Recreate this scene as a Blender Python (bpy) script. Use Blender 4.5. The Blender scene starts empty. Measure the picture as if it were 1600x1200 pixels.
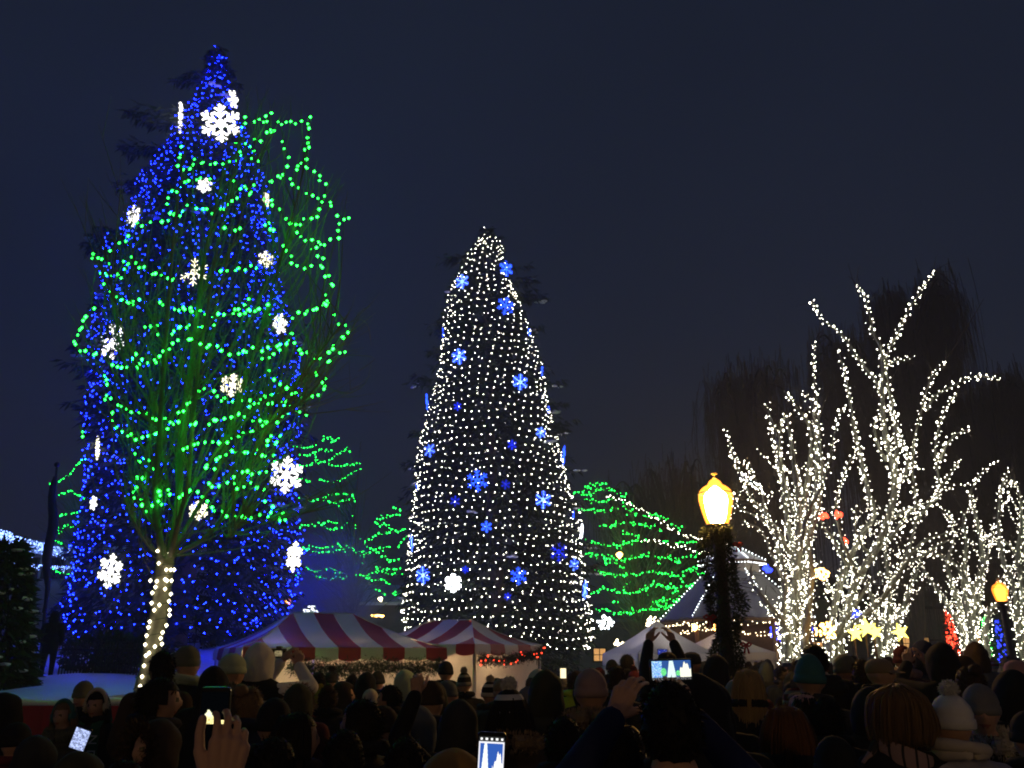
import bpy, math, random
import numpy as np

# ------------------------------------------------------------------ camera, sky, exposure
SC = bpy.context.scene
COL = SC.collection
rng = np.random.RandomState(7)
random.seed(7)

CAM = np.array([0.0, 0.0, 1.82])
F = 1331.0                       # focal length in pixels of the 1600 px wide photograph
PITCH = math.atan(425 / F)
SP, CP = math.sin(PITCH), math.cos(PITCH)
cam_data = bpy.data.cameras.new("camera")
cam_data.sensor_width = 36
cam_data.lens = F / 1600 * 36
cam_data.clip_start = 0.05
cam_data.clip_end = 2000
cam = bpy.data.objects.new("camera", cam_data)
COL.objects.link(cam)
cam.location = CAM
cam.rotation_euler = (math.pi / 2 + PITCH, 0, 0)
SC.camera = cam

world = bpy.data.worlds.new("World")
SC.world = world
world.use_nodes = True
wn, wl = world.node_tree.nodes, world.node_tree.links
bg = wn["Background"]
tc = wn.new("ShaderNodeTexCoord")
sep = wn.new("ShaderNodeSeparateXYZ")
ramp = wn.new("ShaderNodeValToRGB")
wl.new(tc.outputs["Generated"], sep.inputs[0])
wl.new(sep.outputs["Z"], ramp.inputs[0])
cl = wn.new("ShaderNodeTexNoise")          # faint unevenness of the cloud cover
cl.inputs["Scale"].default_value = 2.2
cl.inputs["Detail"].default_value = 6
wl.new(tc.outputs["Generated"], cl.inputs["Vector"])
cm_ = wn.new("ShaderNodeMapRange")
cm_.inputs[1].default_value, cm_.inputs[2].default_value = 0.3, 0.7
cm_.inputs[3].default_value, cm_.inputs[4].default_value = 0.88, 1.12
wl.new(cl.outputs["Fac"], cm_.inputs[0])
vm_ = wn.new("ShaderNodeVectorMath")
vm_.operation = 'SCALE'
wl.new(ramp.outputs[0], vm_.inputs[0])
wl.new(cm_.outputs[0], vm_.inputs["Scale"])
wl.new(vm_.outputs[0], bg.inputs[0])
cr = ramp.color_ramp                      # overcast night sky, town glow at the horizon
cr.elements[0].position = 0.0
cr.elements[0].color = (0.0165, 0.0172, 0.0235, 1)
cr.elements[1].position = 1.0
cr.elements[1].color = (0.0080, 0.0118, 0.0250, 1)
e = cr.elements.new(0.35)
e.color = (0.0092, 0.0132, 0.0265, 1)
bg.inputs[1].default_value = 1.0

SC.view_settings.view_transform = 'Standard'
SC.view_settings.look = 'None'
SC.view_settings.exposure = 0
SC.view_settings.gamma = 1
SC.view_settings.use_curve_mapping = False
SC.cycles.use_denoising = True
SC.cycles.filter_width = 1.9
SC.cycles.max_bounces = 4
SC.cycles.diffuse_bounces = 2
SC.cycles.glossy_bounces = 2
SC.cycles.transparent_max_bounces = 8
SC.cycles.sample_clamp_indirect = 2.0
SC.cycles.use_light_tree = True
SC.cycles.caustics_reflective = False
SC.cycles.caustics_refractive = False


def W(px, py, Y):
    """World point at forward distance Y that the photograph shows at pixel (px, py)."""
    xc, yc = (px - 800) / F, (600 - py) / F
    d = np.array([xc, CP - yc * SP, SP + yc * CP])
    return CAM + d * (Y / d[1])


def S(py, Y):
    """Metres per photograph pixel at that row and distance."""
    yc = (600 - py) / F
    return Y / (CP - yc * SP) / F


# ------------------------------------------------------------------ materials
MATS = {}


def mat(name, col=(0.5, 0.5, 0.5), rough=0.8, noise=0.3, scale=6.0, metal=0.0, bump=0.0, trans=0.0, spec=0.3, wave=0.0, col2=None, stretch=None):
    if name in MATS:
        return MATS[name]
    m = bpy.data.materials.new(name)
    m.use_nodes = True
    n, l = m.node_tree.nodes, m.node_tree.links
    b = n["Principled BSDF"]
    b.inputs["Roughness"].default_value = rough
    b.inputs["Metallic"].default_value = metal
    b.inputs["Specular IOR Level"].default_value = spec
    t = n.new("ShaderNodeTexCoord")
    nz = n.new("ShaderNodeTexNoise")
    nz.inputs["Scale"].default_value = scale
    nz.inputs["Detail"].default_value = 5
    if stretch:
        mp = n.new("ShaderNodeMapping")
        mp.inputs["Scale"].default_value = stretch
        l.new(t.outputs["Object"], mp.inputs["Vector"])
        l.new(mp.outputs[0], nz.inputs["Vector"])
    else:
        l.new(t.outputs["Object"], nz.inputs["Vector"])
    mx = n.new("ShaderNodeMix")
    mx.data_type = 'RGBA'
    c2 = col2 if col2 else tuple(min(1, c * (1 + noise)) for c in col)
    mx.inputs[6].default_value = tuple(c * (1 - noise) for c in col) + (1,)
    mx.inputs[7].default_value = tuple(c2) + (1,)
    l.new(nz.outputs["Fac"], mx.inputs[0])
    l.new(mx.outputs[2], b.inputs["Base Color"])
    if bump or wave:
        bp = n.new("ShaderNodeBump")
        bp.inputs["Distance"].default_value = 0.03
        bp.inputs["Strength"].default_value = bump if bump else wave
        if wave:
            wv = n.new("ShaderNodeTexWave")
            wv.bands_direction = 'Z'
            wv.inputs["Scale"].default_value = 2.6
            wv.inputs["Distortion"].default_value = 2.5
            l.new(t.outputs["Object"], wv.inputs["Vector"])
            l.new(wv.outputs["Fac"], bp.inputs["Height"])
        else:
            l.new(nz.outputs["Fac"], bp.inputs["Height"])
        l.new(bp.outputs[0], b.inputs["Normal"])
    if trans:
        out = n["Material Output"]
        tr = n.new("ShaderNodeBsdfTranslucent")
        l.new(mx.outputs[2], tr.inputs["Color"])
        ms = n.new("ShaderNodeMixShader")
        ms.inputs[0].default_value = trans
        l.new(b.outputs[0], ms.inputs[1])
        l.new(tr.outputs[0], ms.inputs[2])
        l.new(ms.outputs[0], out.inputs["Surface"])
    MATS[name] = m
    return m


def emit(name, col, strength):
    if name in MATS:
        return MATS[name]
    m = bpy.data.materials.new(name)
    m.use_nodes = True
    n, l = m.node_tree.nodes, m.node_tree.links
    n.remove(n["Principled BSDF"])
    em = n.new("ShaderNodeEmission")
    em.inputs[0].default_value = tuple(col) + (1,)
    em.inputs[1].default_value = strength
    l.new(em.outputs[0], n["Material Output"].inputs["Surface"])
    MATS[name] = m
    return m


mat("spruce needles", (0.045, 0.062, 0.036), 0.75, 0.5, 1.5)
mat("bark", (0.16, 0.13, 0.095), 0.85, 0.45, 9, bump=0.6)
mat("dark bark", (0.05, 0.042, 0.034), 0.9, 0.45, 6, bump=0.6)
mat("pale bark", (0.22, 0.20, 0.15), 0.8, 0.4, 10, bump=0.6)
mat("twig", (0.24, 0.20, 0.13), 0.8, 0.4, 5)
mat("willow twig", (0.085, 0.065, 0.045), 0.85, 0.4, 3)
mat("snow", (0.78, 0.80, 0.84), 0.6, 0.06, 2.0, bump=0.4)
mat("trodden snow", (0.30, 0.30, 0.31), 0.7, 0.35, 0.8, bump=0.5)
mat("dark hill", (0.035, 0.037, 0.04), 0.9, 0.3, 0.05)
mat("iron", (0.02, 0.02, 0.022), 0.5, 0.2, 12, spec=0.5)
mat("lamp iron", (0.035, 0.030, 0.024), 0.45, 0.25, 14, spec=0.5)
mat("red fabric", (0.36, 0.022, 0.028), 0.75, 0.2, 3, bump=0.25)
mat("tent red", (0.38, 0.022, 0.035), 0.5, 0.30, 1.6, bump=0.7, trans=0.04, spec=0.4)
mat("tent white", (0.66, 0.65, 0.63), 0.5, 0.16, 1.6, bump=0.7, trans=0.06, spec=0.4)
mat("tent wall", (0.72, 0.68, 0.62), 0.6, 0.08, 2.0, bump=0.3, trans=0.5)
mat("canopy white", (0.80, 0.80, 0.81), 0.5, 0.08, 2.0, bump=0.4, trans=0.35, spec=0.4)
mat("metal pole", (0.5, 0.5, 0.5), 0.35, 0.1, 6, metal=0.9)
mat("wood", (0.15, 0.085, 0.045), 0.7, 0.35, 4, bump=0.4)
mat("dark wood", (0.06, 0.04, 0.028), 0.75, 0.35, 4, bump=0.4)
mat("plaster", (0.42, 0.37, 0.31), 0.85, 0.15, 2, bump=0.2)
mat("stone wall", (0.22, 0.18, 0.14), 0.85, 0.35, 2, bump=0.4)
mat("garland green", (0.035, 0.055, 0.028), 0.75, 0.45, 8)
mat("cable", (0.015, 0.03, 0.018), 0.6, 0.2, 8)
mat("dark glass", (0.012, 0.012, 0.014), 0.15, 0.1, 3, spec=0.6)
mat("phone black", (0.012, 0.012, 0.013), 0.3, 0.1, 8, spec=0.5)

emit("blue bulb", (0.0017, 0.0062, 1.0), 215)
emit("white bulb", (1.0, 0.92, 0.72), 34)
emit("willow bulb", (1.0, 0.93, 0.74), 34)
emit("green bulb", (0.014, 1.0, 0.045), 22)
emit("far green bulb", (0.008, 1.0, 0.06), 22)
emit("warm bulb", (1.0, 0.80, 0.48), 11)
emit("amber bulb", (1.0, 0.50, 0.12), 14)
emit("red bulb", (1.0, 0.05, 0.02), 8)
emit("icicle bulb", (0.22, 0.36, 1.0), 7)
emit("cool bulb", (0.9, 0.97, 1.0), 12)
emit("flake white", (1.0, 0.97, 0.90), 3.2)
emit("flake warm", (1.0, 0.93, 0.62), 3)
emit("flake blue", (0.016, 0.065, 1.0), 6)
emit("flake ice", (0.15, 0.28, 1.0), 4.5)
emit("flake dim", (0.01, 0.03, 1.0), 1.6)
emit("lamp core", (1.0, 0.58, 0.17), 210)
emit("near lamp core", (1.0, 0.52, 0.12), 420)
emit("far lamp core", (1.0, 0.30, 0.02), 20)
emit("star yellow", (1.0, 0.80, 0.13), 4.5)
emit("window glow", (1.0, 0.50, 0.16), 0.8)


# ------------------------------------------------------------------ mesh helpers
class MB:
    def __init__(self):
        self.v, self.q, self.t, self.n = [], [], [], 0
        self.other = []

    def add(self, verts, quads=None, tris=None, m=0):
        verts = np.asarray(verts, float).reshape(-1, 3)
        self.v.append(verts)
        if quads is not None and len(quads):
            q = np.asarray(quads, int).reshape(-1, 4) + self.n
            self.q.append((q, m))
        if tris is not None and len(tris):
            t = np.asarray(tris, int).reshape(-1, 3) + self.n
            self.t.append((t, m))
        self.n += len(verts)

    def box(self, c, s, rz=0.0, m=0):
        c, s = np.array(c, float), np.array(s, float) / 2
        p = np.array([[x, y, z] for z in (-1, 1) for y in (-1, 1) for x in (-1, 1)]) * s
        if rz:
            a, b = math.cos(rz), math.sin(rz)
            p = np.stack([p[:, 0] * a - p[:, 1] * b, p[:, 0] * b + p[:, 1] * a, p[:, 2]], 1)
        self.add(p + c, [[0, 2, 3, 1], [4, 5, 7, 6], [0, 1, 5, 4], [2, 6, 7, 3], [0, 4, 6, 2], [1, 3, 7, 5]], m=m)

    def tube(self, pts, rad, n=6, m=0, caps=True, ry=None):
        pts = np.asarray(pts, float)
        k = len(pts)
        rad = np.broadcast_to(np.asarray(rad, float), (k,))
        tan = np.gradient(pts, axis=0)
        tan /= np.linalg.norm(tan, axis=1, keepdims=True) + 1e-9
        ref = np.array([0.0, 1.0, 0.0]) if abs(tan[0][1]) < 0.9 else np.array([1.0, 0, 0])
        ang = np.arange(n) * 2 * math.pi / n
        rings = []
        for i in range(k):
            a = np.cross(tan[i], ref)
            a /= np.linalg.norm(a) + 1e-9
            b = np.cross(tan[i], a)
            r2 = rad[i] if ry is None else ry[i]
            rings.append(pts[i] + np.cos(ang)[:, None] * a * rad[i] + np.sin(ang)[:, None] * b * r2)
        v = np.concatenate(rings)
        q = []
        for i in range(k - 1):
            for j in range(n):
                j2 = (j + 1) % n
                q.append([i * n + j, i * n + j2, (i + 1) * n + j2, (i + 1) * n + j])
        t = []
        if caps:
            v = np.concatenate([v, pts[:1], pts[-1:]])
            for j in range(n):
                j2 = (j + 1) % n
                t.append([k * n, j2, j])
                t.append([k * n + 1, (k - 1) * n + j, (k - 1) * n + j2])
        self.add(v, q, t, m)

    def lathe(self, prof, n=24, c=(0, 0, 0), sx=1.0, sy=1.0, m=0, lobes=0, amp=0.0, close=True):
        """prof: (radius, z) from bottom to top."""
        c = np.array(c, float)
        ang = np.arange(n) * 2 * math.pi / n
        w = 1 + amp * np.cos(ang * lobes) if lobes else np.ones(n)
        v, q, t = [], [], []
        for r, z in prof:
            v.append(np.stack([np.cos(ang) * r * sx * w, np.sin(ang) * r * sy * w, np.full(n, z)], 1))
        k = len(prof)
        for i in range(k - 1):
            for j in range(n):
                j2 = (j + 1) % n
                q.append([i * n + j, i * n + j2, (i + 1) * n + j2, (i + 1) * n + j])
        v = np.concatenate(v)
        if close:
            v = np.concatenate([v, [[0, 0, prof[0][1]], [0, 0, prof[-1][1]]]])
            for j in range(n):
                j2 = (j + 1) % n
                t.append([k * n, j2, j])
                t.append([k * n + 1, (k - 1) * n + j, (k - 1) * n + j2])
        self.add(v + c, q, t, m)

    def sphere(self, c, r, n=10, k=7, m=0):
        prof = [(max(1e-3, math.sin(math.pi * i / k)), -math.cos(math.pi * i / k)) for i in range(k + 1)]
        r = np.broadcast_to(np.asarray(r, float), (3,))
        v0 = MB()
        v0.lathe(prof, n)
        v = np.concatenate(v0.v) * r + np.array(c, float)
        self.add(v, v0.q[0][0], v0.t[0][0], m)

    def bulbs(self, P, r, m=0, drop=1.25):
        """little lamps: octahedra, a touch longer downwards"""
        P = np.asarray(P, float).reshape(-1, 3)
        k = len(P)
        if not k:
            return
        r = np.broadcast_to(np.asarray(r, float), (k,))
        o = np.array([[1, 0, 0], [0, 1, 0], [-1, 0, 0], [0, -1, 0], [0, 0, 1], [0, 0, -drop]], float)
        v = P[:, None, :] + o[None] * r[:, None, None]
        f = np.array([[0, 1, 4], [1, 2, 4], [2, 3, 4], [3, 0, 4], [1, 0, 5], [2, 1, 5], [3, 2, 5], [0, 3, 5]])
        t = (f[None] + (np.arange(k) * 6)[:, None, None]).reshape(-1, 3)
        self.add(v.reshape(-1, 3), None, t, m)

    def blades(self, P, D, Wd, m=0):
        """diamond blades from P along D with half-width vectors Wd"""
        P, D, Wd = (np.asarray(a, float).reshape(-1, 3) for a in (P, D, Wd))
        k = len(P)
        v = np.stack([P, P + D * 0.45 + Wd, P + D, P + D * 0.45 - Wd], 1)
        self.add(v.reshape(-1, 3), np.arange(k * 4).reshape(-1, 4), None, m)

    def mesh(self, name, mats, smooth=False):
        me = bpy.data.meshes.new(name)
        v = np.concatenate(self.v) if self.v else np.zeros((0, 3))
        me.vertices.add(len(v))
        me.vertices.foreach_set("co", v.astype(np.float32).ravel())
        loops, starts, mi, pos = [], [], [], 0
        for arr, k in ((self.q, 4), (self.t, 3)):
            for f, m in arr:
                loops.append(f.ravel())
                starts.append(pos + np.arange(len(f)) * k)
                mi.append(np.full(len(f), m))
                pos += len(f) * k
        loops, starts, mi = np.concatenate(loops), np.concatenate(starts), np.concatenate(mi)
        me.loops.add(len(loops))
        me.loops.foreach_set("vertex_index", loops.astype(np.int32))
        me.polygons.add(len(starts))
        me.polygons.foreach_set("loop_start", starts.astype(np.int32))
        me.polygons.foreach_set("material_index", mi.astype(np.int32))
        me.polygons.foreach_set("use_smooth", np.full(len(starts), smooth))
        for x in (mats if isinstance(mats, (list, tuple)) else [mats]):
            me.materials.append(MATS[x] if isinstance(x, str) else x)
        me.update(calc_edges=True)
        me.validate()
        return me

    def build(self, name, mats, parent=None, smooth=False, kind=None):
        return link(name, self.mesh(name, mats, smooth), parent, kind)


def link(name, data, parent=None, kind=None):
    o = bpy.data.objects.new(name, data)
    COL.objects.link(o)
    if parent is not None:
        o.parent = parent
    if kind:
        o["kind"] = kind
    return o


def thing(name, label, cat, loc=(0, 0, 0), rz=0.0, group=None, scale=1.0):
    o = bpy.data.objects.new(name, None)
    o.empty_display_size = 0.1
    COL.objects.link(o)
    o.location = loc
    o.rotation_euler = (0, 0, rz)
    o.scale = (scale,) * 3
    tag(o, label, cat, group)
    return o


def tag(o, label, cat, group=None):
    o["label"] = label
    o["category"] = cat
    if group:
        o["group"] = group
    return o


def resample(poly, step):
    p = np.asarray(poly, float)
    d = np.concatenate([[0], np.cumsum(np.linalg.norm(np.diff(p, axis=0), axis=1))])
    n = max(2, int(round(d[-1] / step)) + 1)
    s = np.linspace(0, d[-1], n)
    return np.stack([np.interp(s, d, p[:, i]) for i in range(p.shape[1])], 1)


def smooth_poly(poly, n=24):
    """Catmull-Rom through the points"""
    p = np.asarray(poly, float)
    if len(p) < 3:
        return resample(p, np.linalg.norm(p[-1] - p[0]) / n)
    q = np.concatenate([[2 * p[0] - p[1]], p, [2 * p[-1] - p[-2]]])
    out = []
    per = max(2, n // (len(p) - 1))
    for i in range(1, len(q) - 2):
        for t in np.linspace(0, 1, per, endpoint=False):
            a, b, c, d = q[i - 1], q[i], q[i + 1], q[i + 2]
            out.append(0.5 * (2 * b + (c - a) * t + (2 * a - 5 * b + 4 * c - d) * t * t + (3 * b - a - 3 * c + d) * t ** 3))
    out.append(p[-1])
    return np.array(out)


def unit(a):
    a = np.asarray(a, float)
    return a / (np.linalg.norm(a, axis=-1, keepdims=True) + 1e-9)


def glass_shell(name, col, strength, clear):
    """frosted coloured glass: partly clear, glowing with the lamp behind it"""
    m = bpy.data.materials.new(name)
    m.use_nodes = True
    n, l = m.node_tree.nodes, m.node_tree.links
    n.remove(n["Principled BSDF"])
    em = n.new("ShaderNodeEmission")
    em.inputs[0].default_value = tuple(col) + (1,)
    em.inputs[1].default_value = strength
    tr = n.new("ShaderNodeBsdfTransparent")
    mx = n.new("ShaderNodeMixShader")
    mx.inputs[0].default_value = 1 - clear
    l.new(tr.outputs[0], mx.inputs[1])
    l.new(em.outputs[0], mx.inputs[2])
    l.new(mx.outputs[0], n["Material Output"].inputs["Surface"])
    MATS[name] = m


glass_shell("lamp glass", (1.0, 0.42, 0.06), 3.5, 0.45)
glass_shell("near lamp glass", (1.0, 0.34, 0.035), 3.6, 0.35)
glass_shell("far lamp glass", (1.0, 0.26, 0.02), 3.0, 0.35)

# thin mist added to give the lamps a soft glow and fade far trees
HAZE = 0.0025
if HAZE:
    hm_ = bpy.data.materials.new("haze")
    hm_.use_nodes = True
    hn_, hl_ = hm_.node_tree.nodes, hm_.node_tree.links
    hn_.remove(hn_["Principled BSDF"])
    hv_ = hn_.new("ShaderNodeVolumePrincipled")
    hv_.inputs["Color"].default_value = (0.9, 0.92, 0.95, 1)
    hv_.inputs["Density"].default_value = HAZE
    hv_.inputs["Anisotropy"].default_value = 0.0
    hl_.new(hv_.outputs[0], hn_["Material Output"].inputs["Volume"])
    MATS["haze"] = hm_
    hz_ = MB()
    hz_.box((0, 183, 15.5), (880, 500, 33))
    hz_.build("haze", "haze", kind="stuff")

# ------------------------------------------------------------------ the ground and the land
g = MB()
g.add([[-430, -60, 0], [430, -60, 0], [430, 425, 0], [-430, 425, 0]], [[0, 1, 2, 3]])
go = g.build("ground", "trodden snow", kind="structure")

hill = MB()
hx = np.linspace(-420, 420, 60)
hz = 9 + 5 * np.sin(hx * 0.013 + 1) + 3 * np.sin(hx * 0.041)
hv = np.concatenate([np.stack([hx, np.full(60, 230.0), np.full(60, -0.5)], 1), np.stack([hx, np.full(60, 300.0), hz], 1), np.stack([hx, np.full(60, 420.0), np.full(60, -0.5)], 1)])
hill.add(hv, [[i, i + 1, 61 + i, 60 + i] for i in range(59)] + [[60 + i, 61 + i, 121 + i, 120 + i] for i in range(59)])
hill.build("hill", "dark hill", smooth=True, kind="structure")

# raised snow bank on the left, behind the red barrier
bank = MB()
nx, ny = 46, 30
bx, by = np.meshgrid(np.linspace(-26, 1.0, nx), np.linspace(13.3, 38, ny))
edge = -5.0 + (by - 13.3) * 0.21
topz = 1.16 + 0.10 * np.sin(bx * 0.9 + by * 0.5) + 0.06 * np.sin(bx * 2.3 - by * 1.3) + 0.012 * (by - 13.3) + 0.13 * np.clip(by - 24.3, 0, 7)
fall = np.clip((edge + 1.2 - bx) / 1.2, 0, 1) * np.clip((39 - by) / 2, 0, 1)
bz = topz * (fall * fall * (3 - 2 * fall)) - 0.02
bank.add(np.stack([bx, by, bz], 2).reshape(-1, 3), [[j * nx + i, j * nx + i + 1, (j + 1) * nx + i + 1, (j + 1) * nx + i] for j in range(ny - 1) for i in range(nx - 1)])
fv = np.concatenate([np.stack([bx[0], by[0], bz[0]], 1), np.stack([bx[0], by[0], np.full(nx, -0.02)], 1)])
bank.add(fv, [[nx + i, nx + i + 1, i + 1, i] for i in range(nx - 1)])
bank.build("snow_bank", "snow", smooth=True, kind="structure")

# ------------------------------------------------------------------ the two great lit spruces
def project(P):
    d = np.asarray(P, float) - CAM
    yf = d[:, 1] * CP + d[:, 2] * SP
    yu = -d[:, 1] * SP + d[:, 2] * CP
    return 800 + F * d[:, 0] / yf, 600 - F * yu / yf


class Profile:
    """outline of a conifer's net of lights, from rows of the photograph, turned into a solid of revolution at distance D"""
    def __init__(self, rows, D):
        self.rows = np.array(rows, float)
        self.D = D
        self.z = np.array([W(0.5 * (l + r), y, D)[2] for y, l, r in rows])
        self.x = np.array([W(0.5 * (l + r), y, D)[0] for y, l, r in rows])
        self.r = np.array([0.5 * (r - l) * S(y, D) for y, l, r in rows])
        o = np.argsort(self.z)
        self.zs, self.xs, self.rs = self.z[o], self.x[o], self.r[o]
        # the near side of a tall tree looms upwards: trim the solid until its outline is the one in the photograph
        ys, L0, R0 = self.rows.T
        th = np.linspace(0, 2 * math.pi, 72, endpoint=False)
        for it in range(7):
            zz = np.linspace(self.zs[0], self.zs[-1], 160)
            cx, rr = self.at(zz)
            P = np.stack([cx[:, None] + rr[:, None] * np.cos(th), D + rr[:, None] * np.sin(th), np.repeat(zz[:, None], 72, 1)], 2).reshape(-1, 3)
            px, py = project(P)
            for i in range(len(self.zs)):
                k = len(ys) - 1 - i
                y = ys[k]
                near = np.abs(py - y) < 7
                if near.sum() < 8:
                    continue
                l_, r_ = px[near].min(), px[near].max()
                dl, dr = L0[k] - l_, R0[k] - r_
                s_ = S(y, D)
                self.xs[i] += 0.7 * 0.5 * (dl + dr) * s_
                self.rs[i] = max(0.06, self.rs[i] + 0.7 * 0.5 * (dr - dl) * s_)

    def at(self, z):
        return np.interp(z, self.zs, self.xs), np.interp(z, self.zs, self.rs)

    def surface(self, px, py, out=0.12):
        """point on the near side of the tree that shows at the pixel, and the outward direction there"""
        y, l, r = self.rows.T
        cx, rad = np.interp(py, y, 0.5 * (l + r)), np.interp(py, y, 0.5 * (r - l))
        s = float(np.clip((px - cx) / rad, -0.985, 0.985))
        rm = rad * S(py, self.D) + out
        p = W(px, py, self.D - rm * math.sqrt(1 - s * s))
        return p, np.array([s, -math.sqrt(1 - s * s), 0.12])


def conifer(prof, label, tufts, ring=0.28, per=11, seed=1, snow_at=()):
    r = np.random.RandomState(seed)
    z0, z1 = prof.zs[0], prof.zs[-1]
    base = max(0.0, z0 - 2.6)
    bx_, _ = prof.at(z0)
    root = thing("spruce_tree", label, "tree", (bx_, prof.D, base))
    org = np.array([bx_, prof.D, base])
    tk = MB()
    zz = np.linspace(base - 0.3, z1 - 0.6, 14)
    tk.tube(np.stack([np.array([prof.at(z)[0] for z in zz]), np.full(14, prof.D), zz], 1) - org, np.linspace(0.48, 0.04, 14), 9)
    tk.build("trunk", "bark", root, smooth=True)
    P, D, Wd = [], [], []
    branches = []
    z = z0 - 0.8
    while z < z1 - 0.15:
        cx, R = prof.at(z)
        k = max(4, int(per * (0.55 + 0.45 * min(1, R / 3.5))))
        a0 = r.rand() * 6.28
        for i in range(k):
            a = a0 + i * 6.283 / k + r.normal(0, 0.2)
            L = R * (0.93 + 0.09 * r.rand()) + 0.12 * r.rand()
            if r.rand() < 0.07:
                L *= 1.10
            branches.append((cx, z + r.normal(0, 0.1), a, max(0.25, L), 0.16))
        z += ring * (0.6 + 0.4 * min(1, R / 3.0))
    for px, py, ext in tufts:
        y, l, rr = prof.rows.T
        cxp = np.interp(py, y, 0.5 * (l + rr))
        p = W(px, py, prof.D)
        cx, R = prof.at(p[2])
        L = abs(p[0] - cx)
        for j in range(5):
            a = (0 if px > cxp else math.pi) + r.normal(0, 0.10)
            branches.append((cx, p[2] + L * 0.05 + r.normal(0, 0.22) * ext, a, L * (1.0 - 0.06 * j), 0.05))
    for cx, zb, a, L, droop in branches:
        nsp = max(4, int(L * 6.0))
        t = np.sort(r.uniform(0.30, 1.0, nsp))
        dirv = np.array([math.cos(a), math.sin(a), 0])
        side = np.array([-math.sin(a), math.cos(a), 0])
        c = np.array([cx, prof.D, zb])
        pts = c + dirv * (t * L)[:, None] + np.array([0, 0, 1.0]) * ((-droop * L * t ** 1.5 + 0.10 * L * t ** 4))[:, None]
        for rep in range(3):
            sgn = r.choice([-1, 1], nsp)
            d = dirv * r.uniform(0.2, 0.7, nsp)[:, None] + side * (sgn * r.uniform(0.15, 0.8, nsp))[:, None] + np.array([0, 0, 1.0]) * r.uniform(-0.75, 0.05, nsp)[:, None]
            d = unit(d) * (r.uniform(0.28, 0.62, nsp) * (0.7 + 0.3 * min(1, L / 2)))[:, None]
            wv = unit(np.cross(d, r.normal(0, 1, (nsp, 3)))) * r.uniform(0.022, 0.058, nsp)[:, None]
            P.append(pts + r.normal(0, 0.05, (nsp, 3)))
            D.append(d)
            Wd.append(wv)
    caps = []
    for px, py, ext in tufts:
        p = W(px, py, prof.D)
        cx, R = prof.at(p[2])
        if ext >= 0.8:
            caps.append(np.array([cx + (p[0] - cx) * r.uniform(0.80, 0.95), prof.D, p[2] + 0.10]))
    P, D, Wd = np.concatenate(P) - org, np.concatenate(D), np.concatenate(Wd)
    cm = MB()
    cm.blades(P, D, Wd)
    cm.build("crown", "spruce needles", root, kind="stuff")
    sn = MB()
    for (px, py, sz) in snow_at:
        p, nrm = prof.surface(px, py, 0.1)
        if abs(nrm[0]) > 0.95:
            continue
        for j in range(4):
            q = p + r.normal(0, 0.2 * sz, 3) * np.array([1.6, 1.0, 0.25])
            sn.sphere(q - org, (0.24 * sz * r.uniform(0.6, 1.3), 0.2 * sz, 0.07 * sz), 8, 5)
    for q in caps:
        for j in range(3):
            sn.sphere(q - org + r.normal(0, 0.12, 3) * [1.5, 1, 0.2], (0.20 * r.uniform(0.5, 1.2), 0.15, 0.045), 8, 5)
    if snow_at:
        sn.build("snow", "snow", root, smooth=True, kind="stuff")
    return root


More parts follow.
